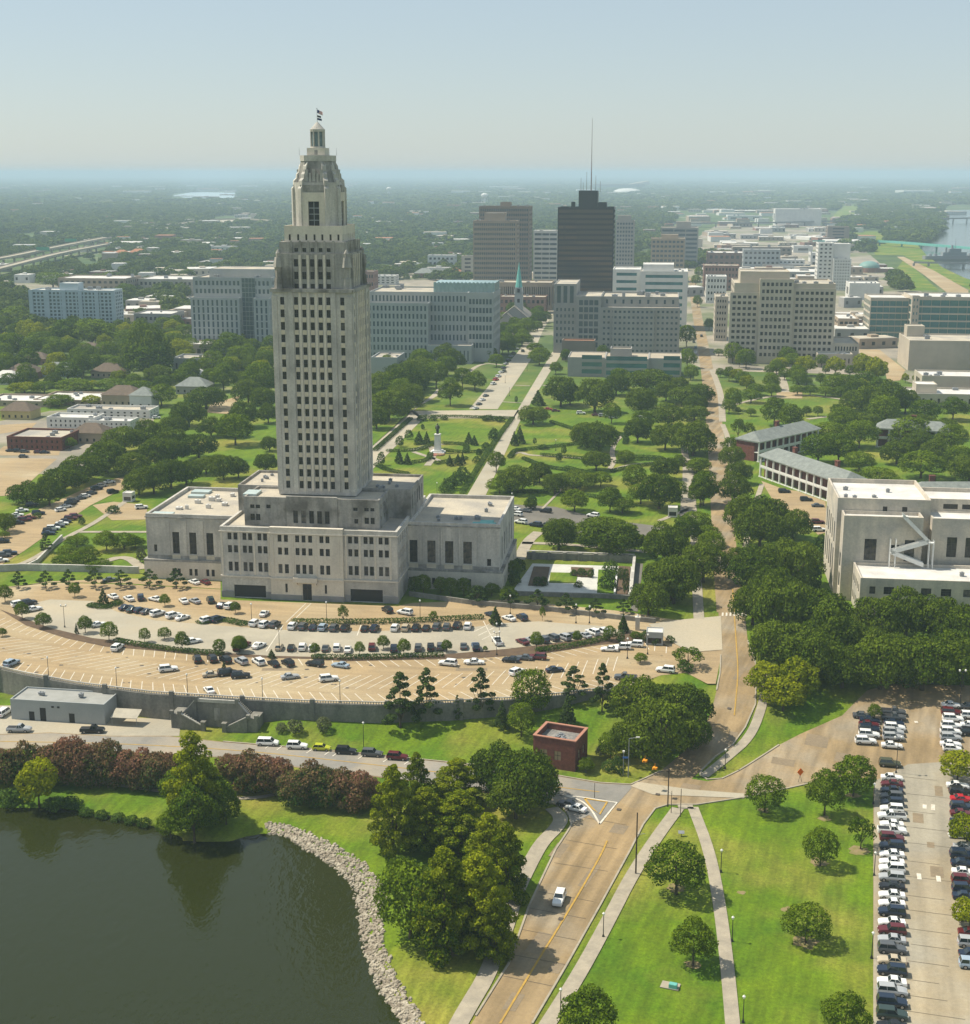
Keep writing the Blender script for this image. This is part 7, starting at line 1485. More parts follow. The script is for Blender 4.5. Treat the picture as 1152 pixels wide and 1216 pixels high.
lamp(861, 913, 4.6, 'lamp post beside the pavement curving up the hill'); lamp(432, 891, 6.8, 'single lamp post on the lawn behind the parked cars')
for i, (x, y) in enumerate(((77, 745), (332, 774), (593, 768), (590, 778))): lamp(x, y, 6.5, f'twin-headed lamp on the car park planting strip, {ordinal(i + 1)} from the left', True)
for i, (x, y) in enumerate(((58, 805), (139, 818), (223, 826), (312, 831), (404, 834))): lamp(x, y, 5.5, f'thin lamp post along the retaining wall, {ordinal(i + 1)} from the left')
for i, (x, y) in enumerate(((299, 739), (388, 737), (499, 735), (606, 729), (684, 740), (769, 777), (745, 782))): lamp(x, y, 5.5, f'lamp post on the drive before the capitol, {ordinal(i + 1)} from the left')
for i, (x, y) in enumerate(((519, 588), (660, 535), (608, 601), (605, 470), (600, 455), (626, 440), (640, 420), (700, 740))): lamp(x, y, 5, f'small lamp post in the capitol gardens, {ordinal(i + 1)} of the garden lamps')
def pole(px, py, hgt, label, r0=.16):
    X, Y, z = Gt(px, py); r = thing('utility_pole', label, 'pole', (X, Y, z)); m_ = MB(); m_.tube((0, 0, 0), (0, 0, hgt), r0, r0 * .7, 8); m_.build('shaft', mat('dark timber', (.07, .05, .035), (.05, .035, .03), 2, .9), r); return r, X, Y, z
r, X1_, Y1_, z1_ = pole(755, 1038, 12.5, 'tall dark timber pole beside the left lawn path')
q = MB(); q.tube((.0, 0, 8), (1.5, 0, 8.3), .05); q.build('arm', M_metal, r)
r, X2_, Y2_, z2_ = pole(793, 958, 8.5, 'timber signal pole at the junction corner', .14); m_ = MB(); m_.box(-.5, .5, -.08, .08, 7.9, 8.1); m_.build('crossarm', M_trunk, r)
pole(808, 970, 6.2, 'short black pole beside the signal pole', .09); pole(797, 966, 5, 'second short black pole at the path fork', .08); pole(706, 948, 3.5, 'small post on the traffic island', .07)
X, Y, z = Gt(746, 923); r = thing('street_light', 'grey cobra-head street light at the corner by the clump of oaks', 'lamp', (X, Y, z)); m_ = MB(); m_.tube((0, 0, 0), (0, 0, 9), .12, .08, 8); m_.tube((0, 0, 9), (1.8, 0, 9.3), .06); m_.build('post', M_metal, r); m_ = MB(); m_.box(1.5, 2.3, -.15, .15, 9.2, 9.4, bottom=True); m_.build('lamp_head', M_white, r); m_ = MB(); m_.box(-1.3, -.1, -.03, .03, 4.4, 4.8, bottom=True); m_.build('street_sign', mat('blue sign', (.05, .15, .45), None, rough=.5), r)
X, Y, z = Gt(740, 921); r = thing('lamp_post', 'short grey lamp post next to the cobra-head street light', 'lamp', (X, Y, z)); m_ = MB(); m_.tube((0, 0, 0), (0, 0, 5.4), .09, .07); m_.build('post', M_metal, r); m_ = MB(); m_.frust(0, 0, .2, .28, 5.4, 5.8, 8); m_.build('lamp_head', M_white, r)
XA, YA, ZA = Gt(746, 923)
wire = MB(); wr = [(XA, YA, ZA + 8.8)] 
for k in range(1, 13): t = k / 12; wr.append((XA + (X2_ - XA) * t, YA + (Y2_ - YA) * t, ZA + 8.8 + (z2_ + 8.2 - ZA - 8.8) * t - 3.4 * t * (1 - t)))
for a, b_ in zip(wr, wr[1:]): wire.tube(a, b_, .03, n=4)
tag(wire.build('signal_wire', M_black), 'black span wire carrying the two yellow traffic signals', 'wire')
for k, lab in ((5, 'yellow traffic signal hanging over the junction, upper left one'), (8, 'yellow traffic signal hanging over the junction, lower right one')):
    x, y, z = wr[k]; r = thing('traffic_signal', lab, 'traffic light', (x, y, z - 1.45), R(20)); m_ = MB(); m_.box(-.55, .55, -.2, .2, 0, .42, bottom=True); m_.box(-.2, .2, -.55, .55, .1, .5, bottom=True); m_.tube((0, 0, .4), (0, 0, 1.4), .04); m_.build('housing', mat('signal yellow', (.75, .30, .02), None, rough=.4), r)
    q = MB()
    for s_ in (-.36, 0, .36): q.frust(s_, -.24, .1, .1, .12, .3, 8)
    q.build('lens', M_darkfill, r)
X, Y, z = Gt(950, 929); r = thing('road_sign', 'orange diamond road works sign on a stand at the lawn edge', 'sign', (X, Y, z), R(10)); m_ = MB(); m_.add([(0, 0, 1.5), (.75, 0, 2.4), (0, 0, 3.3), (-.75, 0, 2.4), (0, .05, 1.5), (.75, .05, 2.4), (0, .05, 3.3), (-.75, .05, 2.4)], [(0, 1, 2, 3), (7, 6, 5, 4), (0, 4, 5, 1), (1, 5, 6, 2), (2, 6, 7, 3), (3, 7, 4, 0)]); m_.build('panel', mat('orange sign', (.9, .16, .02), None, rough=.5), r); m_ = MB(); m_.tube((-.4, 0, 0), (0, .1, 1.8), .04); m_.tube((.4, 0, 0), (0, .1, 1.8), .04); m_.build('stand', M_black, r)
X, Y, z = Gt(795, 1172); r = thing('utility_box', 'green utility box with concrete pad on the lawn', 'utility box', (X, Y, z + .05), R(-20)); m_ = MB(); m_.box(-1.4, 1.6, -.8, 1.2, 0, .15); m_.build('pad', M_walk, r); m_ = MB(); m_.box(0, 1.3, -.7, .2, .15, .8); m_.box(.05, 1.25, -.65, .15, .8, .86); m_.build('cabinet', M_teal, r)
X, Y, z = Gt(809, 993); r = thing('plaque', 'small grey information sign between the two lawn paths', 'sign', (X, Y, z), R(-5)); m_ = MB(); m_.add([(-.6, -.3, .7), (.6, -.3, .7), (.6, .3, 1.1), (-.6, .3, 1.1), (-.6, -.3, .65), (.6, -.3, .65), (.6, .3, 1.05), (-.6, .3, 1.05)], [(0, 1, 2, 3), (7, 6, 5, 4), (0, 4, 5, 1), (1, 5, 6, 2), (2, 6, 7, 3), (3, 7, 4, 0)]); m_.build('panel', M_metal, r); m_ = MB(); m_.tube((0, 0, 0), (0, 0, .85), .06); m_.build('post', M_black, r)
# statue
X, Y = G(*tA(219, 378), 0); st_ = thing('statue', 'dark bronze standing statue on a tall pale stepped pedestal in the garden', 'statue', (X, Y, .1), R(-7))
m_ = MB(); m_.box(-3.2, 3.2, -3.2, 3.2, 0, .5); m_.box(-2.3, 2.3, -2.3, 2.3, .5, 1.2); m_.frust(0, 0, 2.0, 1.7, 1.2, 8.0, 4, rot=R(45)); m_.box(-1.4, 1.4, -1.4, 1.4, 8.0, 8.5); m_.build('pedestal', M_white, st_)
m_ = MB()
for s_ in (-1, 1): m_.frust(s_ * .28, 0, .26, .34, 8.5, 10.6, 8)
m_.frust(0, 0, .62, .78, 10.4, 12.2, 10); m_.frust(0, 0, .78, .25, 12.2, 12.6, 10); m_.frust(0, 0, .22, .33, 12.6, 12.9, 8); m_.frust(0, 0, .33, .15, 12.9, 13.35, 8); m_.tube((-.75, 0, 12.1), (-.95, -.1, 10.6), .2, .14); m_.tube((.75, 0, 12.1), (1.0, -.4, 11.0), .2, .14)
m_.build('figure', mat('dark bronze', (.06, .05, .035), (.04, .06, .045), 2, .5, metal=.5), st_, smooth=True)
fl = MB(); fl.frust(0, 0, 3.4, 3.2, .12, .5, 16); tag(fl.build('flower_bed', mat('pink flowers', (.45, .10, .13), (.10, .16, .03), 1.2, .9), None, (X, Y - 4.5, 0)), 'small pink flower bed at the foot of the garden statue', 'flower bed')
# terrace garden
t3c = TR(560, 560, 3.388)
tg = thing('terrace_garden', 'walled terrace garden with pale paving and square lawn beside the right wing', 'terrace', (0, 0, 0))
def poly_t(pts, z0, z1, m, nm): mb_ = MB(); P = P0([t3c(*p) for p in pts]); ar = sum(P[i][0] * P[(i + 1) % len(P)][1] - P[(i + 1) % len(P)][0] * P[i][1] for i in range(len(P))); P = P if ar > 0 else P[::-1]; mb_.prism(P, z0, z1); return mb_.build(nm, m, tg)
poly_t([(160, 490), (245, 372), (655, 385), (640, 505), (560, 500), (160, 492)][:5], .02, .2, mat('white paving', (.56, .55, .50), (.47, .46, .42), .3, .9, fine=.08), 'paving')
poly_t([(318, 410), (408, 412), (425, 425), (420, 452), (312, 450)], .2, .42, M_lawn, 'square_lawn')
poly_t([(400, 392), (490, 395), (485, 430), (405, 425)], .2, .7, M_mulch, 'planter'); poly_t([(250, 388), (315, 390), (300, 462), (228, 462)], .2, .6, M_mulch, 'planter'); poly_t([(510, 400), (580, 400), (572, 495), (505, 490)], .2, .5, M_lawn, 'planter'); poly_t([(592, 385), (640, 388), (628, 500), (580, 498)], .2, .5, M_mulch, 'planter')
def wall_t(pts, w_, z0, z1, m, nm): mb_ = MB(); ribbon_wall(mb_, P0([t3c(*p) for p in pts]), w_, z0, z1, follow=False); return mb_.build(nm, m, tg)
wall_t([(222, 350), (400, 356), (655, 366)], .8, 0, 2.2, M_retain, 'back_wall'); wall_t([(222, 345), (655, 361)], .9, 2.2, 2.4, M_stone, 'coping'); wall_t([(655, 366), (640, 515)], .9, 0, 2.3, M_stone, 'side_wall'); wall_t([(165, 497), (420, 505), (565, 510), (640, 515)], .7, 0, 1.3, M_retain, 'front_wall')
for k in range(7): x = 250 + k * 62; mb_ = MB(); X, Y = G(*t3c(x, 352 + k * 1.9), 0); mb_.box(X - .6, X + .6, Y - .9, Y + .3, 0, 2.6); mb_.build('pier', M_retain, tg)
wall_t([(585, 420), (575, 500)], .5, 0, 1.2, M_white, 'low_wall')
tag(sheet('shade_strip', [P0([t3c(*p) for p in ((662, 368), (690, 372), (668, 565), (640, 560))])], M_asph, 0, flat=.1))  # dark sheet paints the strip of shade along the terrace side wall
lw = thing('garden_wall', 'long low grey wall at the foot of the right wing bank', 'wall'); mb_ = MB(); ribbon_wall(mb_, P0([t3c(*p) for p in ((-250, 500), (0, 535), (300, 560), (590, 595), (740, 610))]), .6, 0, 1.4, follow=False); mb_.build('wall_face', M_retain, lw)
lw = thing('garden_wall', 'low stone terrace wall below the shrubs at the left', 'wall'); mb_ = MB(); ribbon_wall(mb_, P0([tL(*p) for p in ((-40, 878), (95, 872), (300, 876), (560, 884))]), .8, 0, 2.2, follow=False); ribbon_wall(mb_, P0([tL(*p) for p in ((95, 872), (150, 845), (250, 745))]), .6, 0, 1.5, follow=False); mb_.build('wall_face', M_stone, lw)

# ---------------------------------------------------------------- left neighbourhood
def lb(label, base, prx, topy, dpt, cols, rows, wl_, rf, ang=R(-7), cat='building', **k):
    b = office('apartment_house', label, cat, base, prx, topy, dpt, cols, rows, .35, .5, wl_, M_glass, rf, ang=ang, units=4, mb_=.3, mt=.8, **k); b.wm = [wl_] * 5; return b
lb('white two-storey flats, front block with pale roofs', (56, 508), 112, 495, 14, 9, 2, W_white, M_roofw).finish()
lb('white two-storey flats, right front block', (105, 510), 155, 499, 12, 8, 2, W_white, M_roofw).finish()
lb('white two-storey flats, rear block', (80, 495), 178, 485, 14, 12, 2, W_white, M_roof).finish()
lb('red brick flats with pale stair bays beside the car park', (9, 534), 74, 518, 22, 10, 2, M_brick, M_roof).finish()
lb('long flat-roofed pale building behind the white flats', (-20, 482), 60, 475, 24, 8, 1, W_tan, M_roofw).finish()
lb('flat-roofed pale building with rooftop units behind the white flats', (40, 480), 125, 474, 30, 8, 1, W_tan, M_roofw).finish()
lb('grey stone church hall among oaks left of the tower', (205, 445), 250, 425, 22, 6, 1, W_cool, M_roof).finish()
HP = {}
def house(px, py, w_, d_, hh, wall, roof, label, ang=None, full=True):
    X, Y = G(px, py, 0); r = thing('house', label, 'house', (X, Y, 0), R(-7) if ang is None else ang)
    k = (w_, d_, hh, wall.name, roof.name)
    if k not in HP:
        a = MB(); a.box(-w_ / 2, w_ / 2, -d_ / 2, d_ / 2, 0, hh)
        b_ = MB(); o = .7; zr = hh + min(w_, d_) * .32; dx = max(0, (w_ - d_) / 2) + .8
        b_.add([(-w_ / 2 - o, -d_ / 2 - o, hh), (w_ / 2 + o, -d_ / 2 - o, hh), (w_ / 2 + o, d_ / 2 + o, hh), (-w_ / 2 - o, d_ / 2 + o, hh), (-dx, 0, zr), (dx, 0, zr)], [(0, 1, 5, 4), (1, 2, 5), (2, 3, 4, 5), (3, 0, 4), (3, 2, 1, 0)])
        c = MB()
        for x in np.linspace(-w_ / 2 + 1.4, w_ / 2 - 1.4, max(2, int(w_ / 3.2))): c.box(x - .5, x + .5, -d_ / 2 - .04, -d_ / 2 - .004, 1, 2.4)
        HP[k] = (a.mesh('wall', wall), b_.mesh('roof', roof), c.mesh('windows', M_glass))
    link('wall', HP[k][0], r); link('roof', HP[k][1], r); link('windows', HP[k][2], r); return r
M_yw = mat('yellow siding', (.48, .40, .18), (.42, .35, .16), .3, .8)
for px_, py_, w_, d_, hh, wl_, rf, lab in ((25, 496, 16, 12, 4.5, M_yw, DARKSH, 'yellow house with brown hip roof at the far left'), (72, 446, 22, 14, 4, W_paleblue, SLATE, 'pale blue-grey house with slate roof by the far left trees'), (10, 455, 16, 12, 4, W_white, M_roofw, 'white roofed house at the left edge'), (30, 448, 20, 14, 4, W_rose, DARKSH, 'wide brown roofed house left of the pale blue-grey house'), (148, 480, 20, 14, 6, W_tan, DARKSH, 'tan gabled house beside the white flats'), (172, 483, 12, 12, 7, W_white, SLATE, 'tall white house right of the tan gabled house'), (132, 447, 20, 14, 4, W_tan, DARKSH, 'long brown-roofed house in front of the big oak'), (232, 466, 18, 14, 4.5, W_grey, SLATE, 'grey slate-roofed house left of the tower'), (235, 452, 12, 10, 4, W_white, M_roofw, 'small white-roofed house above the slate-roofed one'), (110, 524, 16, 12, 5, W_tan, DARKSH, 'brown hip-roofed house beside the red brick flats'), (108, 420, 16, 12, 4, W_rose, DARKSH, 'brown-roofed house under the oaks below the apartment slab'), (45, 432, 16, 12, 4, W_rose, DARKSH, 'brown-roofed house under trees below the slab left end'), (140, 404, 16, 12, 5, W_tan, DARKSH, 'small tan building with brown roof right of the slab'), (8, 355, 14, 12, 4, W_tan, RED_roof, 'red-roofed house at the left edge behind the slab'), (145, 305, 20, 14, 6, W_tan, RED_roof, 'red-roofed building before the elevated road'), (165, 305, 24, 16, 7, W_rose, RED_roof, 'second red-roofed building right of the first, before the elevated road'), (505, 330, 24, 18, 6, W_rose, SLATE, 'steep grey-roofed house behind the long grey-blue office'), (498, 322, 22, 16, 6, W_white, SLATE, 'wide grey hip roof among trees right of the tower'), (540, 327, 16, 14, 5, W_rose, RED_roof, 'red-roofed house left of the banded block')):
    house(px_, py_, w_, d_, hh, wl_, rf, lab)

# ---------------------------------------------------------------- elevated roads, river, far landmarks
def deckroad(name, label, pts, wd, z, m, th=1.6, piers=True, cat='bridge'):
    P = resample(smooth(P0(pts)), 25); r = thing(name, label, cat); mb_ = MB(); ribbon_wall(mb_, P, wd, z - th, z, follow=False); mb_.build('deck', m, r)
    if piers:
        mp_ = MB()
        for i in range(0, len(P), 2): x, y = P[i]; mp_.box(x - 1.2, x + 1.2, y - 1.2, y + 1.2, 0, z - th)
        tag(mp_.build('piers', m, r), kind='stuff')
    mr_ = MB()
    for s_ in (-1, 1): ribbon_wall(mr_, offset_line(P, s_ * (wd / 2 - .3)), .4, z + .003, z + 1.1, follow=False)
    mr_.build('parapet', m, r); return r
deckroad('elevated_road', 'pale elevated highway sweeping in from the left edge, nearer carriageway', [(-40, 338), (20, 322), (70, 308), (130, 296)], 15, 9, M_conc)
deckroad('elevated_road', 'pale elevated highway, farther carriageway with green signs', [(-40, 325), (10, 316), (60, 304), (128, 290)], 15, 12, M_conc)
deckroad('elevated_road', 'distant flyover above the trees left of the tower', [(215, 272), (250, 266), (300, 266), (345, 270)], 14, 12, M_conc)
sheet('highway', [P0([(255, 262), (295, 258), (305, 263), (270, 268)])], M_conc, 0, flat=.3)
for i, (x, y) in enumerate(((52, 312), (85, 300))):
    X, Y = G(x, y, 0); r = thing('highway_sign', ['green overhead sign on the elevated highway, left one', 'green overhead sign on the elevated highway, right one'][i], 'sign', (X, Y, 12)); m_ = MB(); m_.box(-9, 9, -.3, .3, 5, 9.5, bottom=True); m_.build('panel', mat('sign green', (.02, .25, .13), None, rough=.5), r); m_ = MB(); m_.tube((-9.5, .5, 0), (-9.5, .5, 9), .3); m_.tube((9.5, .5, 0), (9.5, .5, 9), .3); m_.build('gantry', M_metal, r)
deckroad('elevated_road', 'long dark elevated road crossing behind the offices on the right', [(800, 270), (900, 270), (1000, 267), (1180, 263)], 16, 10, mat('bridge grey', (.2, .2, .19), None, rough=.9))
deckroad('dock_walkway', 'long green-roofed dock walkway across the levee and river', [(965, 292), (1040, 291), (1090, 295), (1180, 303)], 9, 8, M_teal, 2.4, cat='walkway')
deckroad('dock_walkway', 'short lower pier joining the river ship at the right edge', [(1085, 316), (1180, 318)], 5, 5, M_metal, 1, cat='pier')
sheet('river', [P0([(1090, 291), (1118, 276), (1122, 262), (1120, 250), (1260, 246), (1300, 420), (1190, 345), (1145, 330), (1120, 318), (1100, 303)])], M_water, 0, flat=.25)
sheet('levee_road', [P0([(1065, 305), (1073, 305), (1110, 322), (1150, 345), (1150, 352), (1125, 348), (1095, 325)]), P0([(1020, 290), (1030, 287), (1040, 294), (1035, 298)])], M_tan, 0, flat=.2)
sheet('levee_grass', [P0([(1030, 288), (1100, 290), (1120, 318), (1160, 335), (1160, 348), (1105, 322), (1072, 303), (1040, 303)]), P0([(1072, 310), (1085, 318), (1115, 345), (1080, 345), (1060, 325)]), P0([(985, 262), (1000, 245), (1024, 243), (1018, 262)]), P0([(1010, 275), (1050, 275), (1052, 290), (1015, 288)])], M_lawn, 0, flat=.15)
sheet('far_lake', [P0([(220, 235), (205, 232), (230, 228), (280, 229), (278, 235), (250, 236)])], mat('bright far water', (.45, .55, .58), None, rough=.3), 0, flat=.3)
X, Y = G(1132, 308, 0); r = thing('museum_ship', 'grey warship moored in the river at the right edge', 'ship', (X, Y, .4), R(8)); m_ = MB(); P = [(-45, -5), (40, -5), (58, 0), (40, 5), (-45, 5)]; m_.prism(P, 0, 5); m_.build('hull', M_metal, r); m_ = MB(); m_.box(-18, 18, -4, 4, 5, 10); m_.box(-8, 10, -3, 3, 10, 15); m_.tube((2, 0, 15), (2, 0, 30), .5, .2); m_.frust(-12, 0, 2, 1.6, 10, 17, 8); m_.frust(-3, 0, 2, 1.6, 15, 20, 8)
for x in (25, 33, -28, -36): m_.frust(x, 0, 3, 2.4, 5, 8, 8)
m_.build('superstructure', mat('ship grey', (.24, .27, .29), None, rough=.6), r)
X, Y = G(745, 230, 0); r = thing('arena', 'white domed arena on the horizon right of the mast', 'arena', (X, Y, 0))
m_ = MB(); Ra = 85.; m_.frust(0, 0, Ra, Ra, 0, 8, 32); m_.build('wall', W_white, r); m_ = MB()
for k in range(5): a0, a1 = R(90 * k / 5), R(90 * (k + 1) / 5); m_.frust(0, 0, Ra * math.cos(a0), Ra * math.cos(a1) + .01, 8 + 24 * math.sin(a0), 8 + 24 * math.sin(a1), 32)
m_.build('dome', M_white, r)
X, Y = G(735, 224, 0); r = thing('stadium', 'dark stadium bowl with pale raised stand behind the domed arena', 'stadium', (X, Y, 0)); m_ = MB(); m_.frust(0, 0, 190, 210, 0, 35, 24); m_.build('bowl', W_brown, r); m_ = MB(); m_.add([(80, -60, 34), (230, -60, 60), (230, 130, 60), (80, 130, 34), (80, -60, 30), (230, -60, 30), (230, 130, 30), (80, 130, 30)], [(0, 1, 2, 3), (0, 4, 5, 1), (1, 5, 6, 2), (3, 7, 4, 0), (2, 6, 7, 3)]); m_.build('upper_stand', W_beige, r)
for (x, y, hh, lab) in ((462, 233, 45, 'white water tower on the horizon right of the capitol tower'), (575.5, 243, 42, 'white water tower above the brown office towers')):
    X, Y = G(x, y, 0); r = thing('water_tower', lab, 'water tower', (X, Y, 0)); m_ = MB(); m_.frust(0, 0, 3.5, 3, 0, hh - 14, 10)
    for k in range(6): a = 6.283 * k / 6; m_.tube((13 * math.cos(a), 13 * math.sin(a), 0), (9 * math.cos(a), 9 * math.sin(a), hh - 12), .7)
    m_.build('legs', M_white, r); m_ = MB(); m_.frust(0, 0, 9, 14, hh - 15, hh - 9, 20); m_.frust(0, 0, 14, 14, hh - 9, hh - 3, 20); m_.frust(0, 0, 14, 5, hh - 3, hh + 2, 20); m_.build('tank', M_white, r)

# ---------------------------------------------------------------- far town: small pale buildings scattered in the trees
frd = random.Random(21)
FB = []
def blocked(px, py): return (150 < px < 1150 and False)
fmesh = {}
def farbox(px, py, w_, d_, hh, wm, rm, lab, grp):
    X, Y = G(px, py, 0); k = (round(w_), round(d_), round(hh), wm.name, rm.name)
    if k not in fmesh:
        a = MB(); a.box(-w_ / 2, w_ / 2, -d_ / 2, d_ / 2, 0, hh); a.box(-w_ / 2 + .5, w_ / 2 - .5, -d_ / 2 + .5, d_ / 2 - .5, hh, hh + .4, 1)
        for x in np.linspace(-w_ / 2 + 3, w_ / 2 - 3, max(2, int(w_ / 7))):
            a.box(x - 1.2, x + 1.2, -d_ / 2 - .12, -d_ / 2 - .01, hh * .35, hh * .7, 2)
        u = w_ * .1; a.box(-u, u, -u, u, hh + .4, hh + 2.2, 0)
        fmesh[k] = a.mesh('town_building', [wm, rm, M_glass])
    tag(link('town_building', fmesh[k], None, (X, Y, 0), R(-7) + frd.choice((0, 0, R(20)))), lab, 'building', grp); FB.append((X, Y, max(w_, d_) * .7))
WL = [W_white, W_beige, W_tan, W_grey, W_rose]; RL = [M_roofw, M_roofw, M_roof, W_grey]
def scatter(n, x0, x1, y0, y1, sz, where):
    pts = sorted((frd.uniform(x0, x1), frd.uniform(y0, y1)) for _ in range(n))
    for i, (x, y) in enumerate(pts):
        s = frd.choice(sz); farbox(x, y, s, s * frd.choice((.6, 1)), frd.choice((5, 7, 9)), frd.choice(WL), frd.choice(RL), f'small pale flat-roofed building {where}', f'small buildings {where}')
scatter(26, 845, 1000, 268, 300, (30, 45, 60), 'crowded behind the elevated road and offices on the right')
scatter(16, 850, 960, 300, 345, (25, 35, 50), 'crowded among the offices right of the street')
scatter(26, 800, 1130, 238, 262, (40, 60, 90), 'in the haze beyond the elevated road on the right')
scatter(14, 1000, 1045, 310, 420, (18, 25, 30), 'between the hotel and the glass office')
scatter(34, 440, 560, 236, 330, (16, 22, 30), 'among trees right of the capitol tower')
scatter(48, 130, 330, 236, 330, (18, 26, 36), 'among trees left of the capitol tower')
scatter(18, 140, 235, 330, 400, (16, 22, 30), 'between the apartment slab and the grey office')
scatter(26, 0, 130, 236, 340, (18, 26), 'in the woods at the far left')
scatter(46, 200, 1000, 213, 236, (60, 90, 120), 'tiny in the horizon haze')
scatter(10, 560, 830, 330, 372, (20, 30, 36), 'between the towers')

dr = MB(); drd = random.Random(77)
for n_, x0, x1, y0, y1, sz in ((260, -40, 1190, 210, 232, (50, 80, 120, 170)), (170, 560, 1130, 230, 262, (25, 40, 60)), (130, 0, 560, 232, 300, (18, 26, 40)), (60, 760, 1060, 255, 300, (20, 32, 44)), (50, 130, 330, 300, 345, (16, 22))):
    for _ in range(n_):
        px_, py_ = drd.uniform(x0, x1), drd.uniform(y0, y1)
        X, Y = G(px_, py_, 0); s_ = drd.choice(sz) * drd.uniform(.7, 1.3); a = drd.choice((1, .5, .7)); hh = drd.choice((5, 7, 9, 13)) * (1.6 if py_ < 232 else 1)
        if any(abs(X - f[0]) < f[2] + s_ * .6 and abs(Y - f[1]) < f[2] + s_ * .6 for f in FB): continue
        dr.box(X - s_ / 2, X + s_ / 2, Y - s_ * a / 2, Y + s_ * a / 2, 0, hh, drd.choice((0, 0, 1, 2, 3)))
        dr.box(X - s_ / 2 + .6, X + s_ / 2 - .6, Y - s_ * a / 2 + .6, Y + s_ * a / 2 - .6, hh, hh + .5, drd.choice((4, 4, 5, 1))); FB.append((X, Y, s_ * .62))
tag(dr.build('distant_roofs', [W_white, W_beige, W_tan, W_rose, M_roofw, RED_roof]), 'countless tiny roofs of the far suburbs in the haze', kind='stuff')
# ---------------------------------------------------------------- far woodland
def inpoly(x, y, P):
    ins = False; n = len(P)
    for i in range(n):
        x1, y1 = P[i]; x2, y2 = P[(i + 1) % n]
        if (y1 > y) != (y2 > y) and x < (x2 - x1) * (y - y1) / (y2 - y1) + x1: ins = not ins
    return ins
EXC = [P0([(1090, 293), (1118, 276), (1122, 258), (1120, 244), (1260, 240), (1300, 420), (1190, 345), (1145, 330), (1120, 318), (1100, 303)]),
       P0([(985, 262), (1000, 243), (1024, 242), (1018, 262)]), P0([(1030, 287), (1160, 292), (1160, 352), (1080, 350), (1055, 322), (1040, 303)]), P0([(1010, 273), (1050, 273), (1052, 290), (1015, 290)]),
       P0([(-60, 345), (-60, 316), (20, 306), (130, 284), (140, 296), (70, 318), (0, 338)]), P0([(200, 238), (200, 230), (285, 226), (285, 238)]), P0([(250, 270), (250, 258), (300, 255), (310, 266)]),
       P0([(560, 372), (560, 330), (660, 330), (735, 330), (820, 320), (900, 300), (1060, 300), (1060, 420), (860, 430), (840, 360), (650, 420)]),
       P0([(800, 250), (1000, 250), (990, 300), (800, 300)]), P0([(430, 420), (430, 335), (590, 335), (600, 420)]), P0([(225, 420), (225, 325), (330, 325), (330, 430)]), P0([(30, 395), (30, 340), (140, 340), (140, 395)])]
EXB = [(min(p[0] for p in P), max(p[0] for p in P), min(p[1] for p in P), max(p[1] for p in P), P) for P in EXC]
def excluded(x, y):
    for a, b, c, d_, P in EXB:
        if a < x < b and c < y < d_ and inpoly(x, y, P): return True
    return False
from mathutils import noise as MN
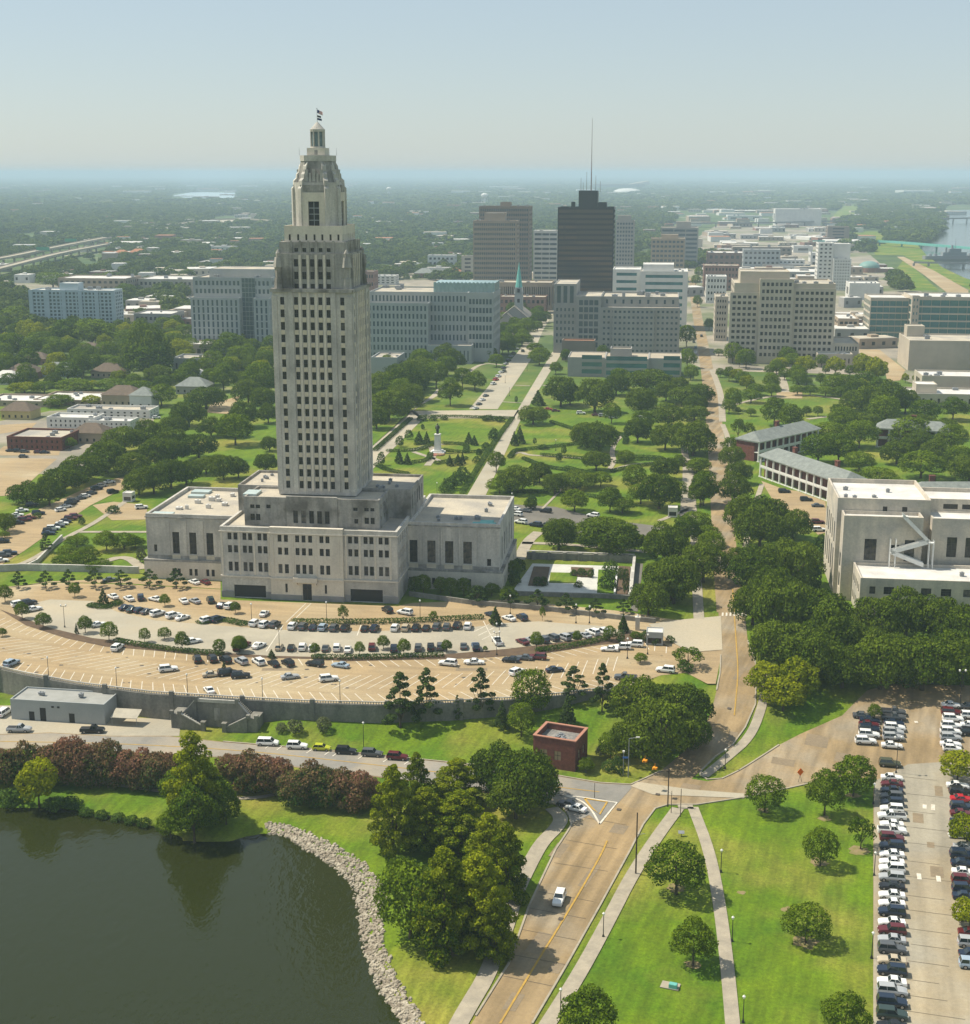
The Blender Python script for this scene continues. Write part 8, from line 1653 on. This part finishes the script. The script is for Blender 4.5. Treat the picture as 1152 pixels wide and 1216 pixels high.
def wood(name, label, y0, y1, step, size, protos, seed, dens=1.0, hsc=1.0, xlim=None, reg=None):
    rr = random.Random(seed); pts = []; sc_ = []; rot = []; idx = []
    fb = [f for f in FB]
    cell = {}
    for X, Y, r_ in fb: cell.setdefault((int(X // 120), int(Y // 120)), []).append((X, Y, r_))
    y = y0
    while y < y1:
        hw = y * .37 + 60; x = -hw
        while x < hw:
            X = x + rr.uniform(-.5, .5) * step; Y = y + rr.uniform(-.5, .5) * step; x += step
            if xlim and not xlim(X, Y): continue
            nv = MN.noise(Vector((X * .006, Y * .006, 3.3))) + .5 * MN.noise(Vector((X * .02, Y * .02, 9.1)))
            if nv > .30 * dens: continue
            if excluded(X, Y): continue
            ok = True
            for cx in (-1, 0, 1):
                for cy in (-1, 0, 1):
                    for bx_, by_, br in cell.get((int(X // 120) + cx, int(Y // 120) + cy), ()):
                        if abs(X - bx_) < br and -br * 1.6 < Y - by_ < br: ok = False
            if not ok: continue
            s = size * rr.uniform(.5, 1.5); pts.append((X, Y, -.2)); sc_.append((s, s, s * hsc * rr.uniform(.75, 1.2))); rot.append((0, 0, rr.uniform(0, 6.28))); idx.append(rr.randrange(len(protos)))
        y += step
    return scatter_gn(name, label, pts, sc_, rot, idx, protos)
def far_proto(n, leaf, seed, nl=12):
    lo = dome_lobes(1.0, .12, .85, nl, seed, (.17, .27)); me = crown_mesh('woodland_crown', lo, n, leaf, LM['far'], seed, tint_h=.3)
    return bpy.data.objects.new('woodland_crown', me)
near_p = [far_proto(750, .055, 500 + i) for i in range(5)]
mid_p = [far_proto(260, .095, 600 + i, 8) for i in range(4)]
far_p = [far_proto(130, .15, 700 + i, 6) for i in range(4)]
def lim_near(X, Y):
    px = 576 + FPX * X / depth_of(X, Y)
    return not (430 < px < 1160 and Y < 1500) and not (px <= 430 and Y < 1060)
wood('woodland', 'leafy suburb woods beyond the near streets', 800, 2300, 13.0, 15, near_p, 1, 1.0, .75, lim_near)
wood('woodland', 'hazy wooded suburbs in the middle distance', 2300, 5200, 17, 20, mid_p, 2, 1.15, .6)
wood('woodland', 'far woods fading into the haze', 5200, 14000, 46, 52, far_p, 3, 1.3, .24)

wood('woodland', 'last line of woods at the horizon', 14000, 32000, 95, 105, far_p, 4, 1.5, .13)
# ---------------------------------------------------------------- haze
hb = MB(); hb.box(-18000, 18000, -500, 46000, -12, 146, bottom=True)
M_haze = bpy.data.materials.new('haze'); M_haze.use_nodes = True; nt = M_haze.node_tree; nt.nodes.clear()
pv_ = nt.nodes.new('ShaderNodeVolumePrincipled'); pv_.inputs['Color'].default_value = (0.60, 0.78, 0.94, 1); pv_.inputs['Density'].default_value = HAZE_DENSITY; pv_.inputs['Anisotropy'].default_value = 0.0
mo = nt.nodes.new('ShaderNodeOutputMaterial'); nt.links.new(pv_.outputs[0], mo.inputs['Volume'])
tag(hb.build('haze', M_haze), label='thin blue summer haze over the city', kind='stuff')

for o in SC.objects:
    if o.get('label') and not 4 <= len(o['label'].replace('-', ' ').split()) <= 16: print('LABEL', len(o['label'].split()), o['label'])
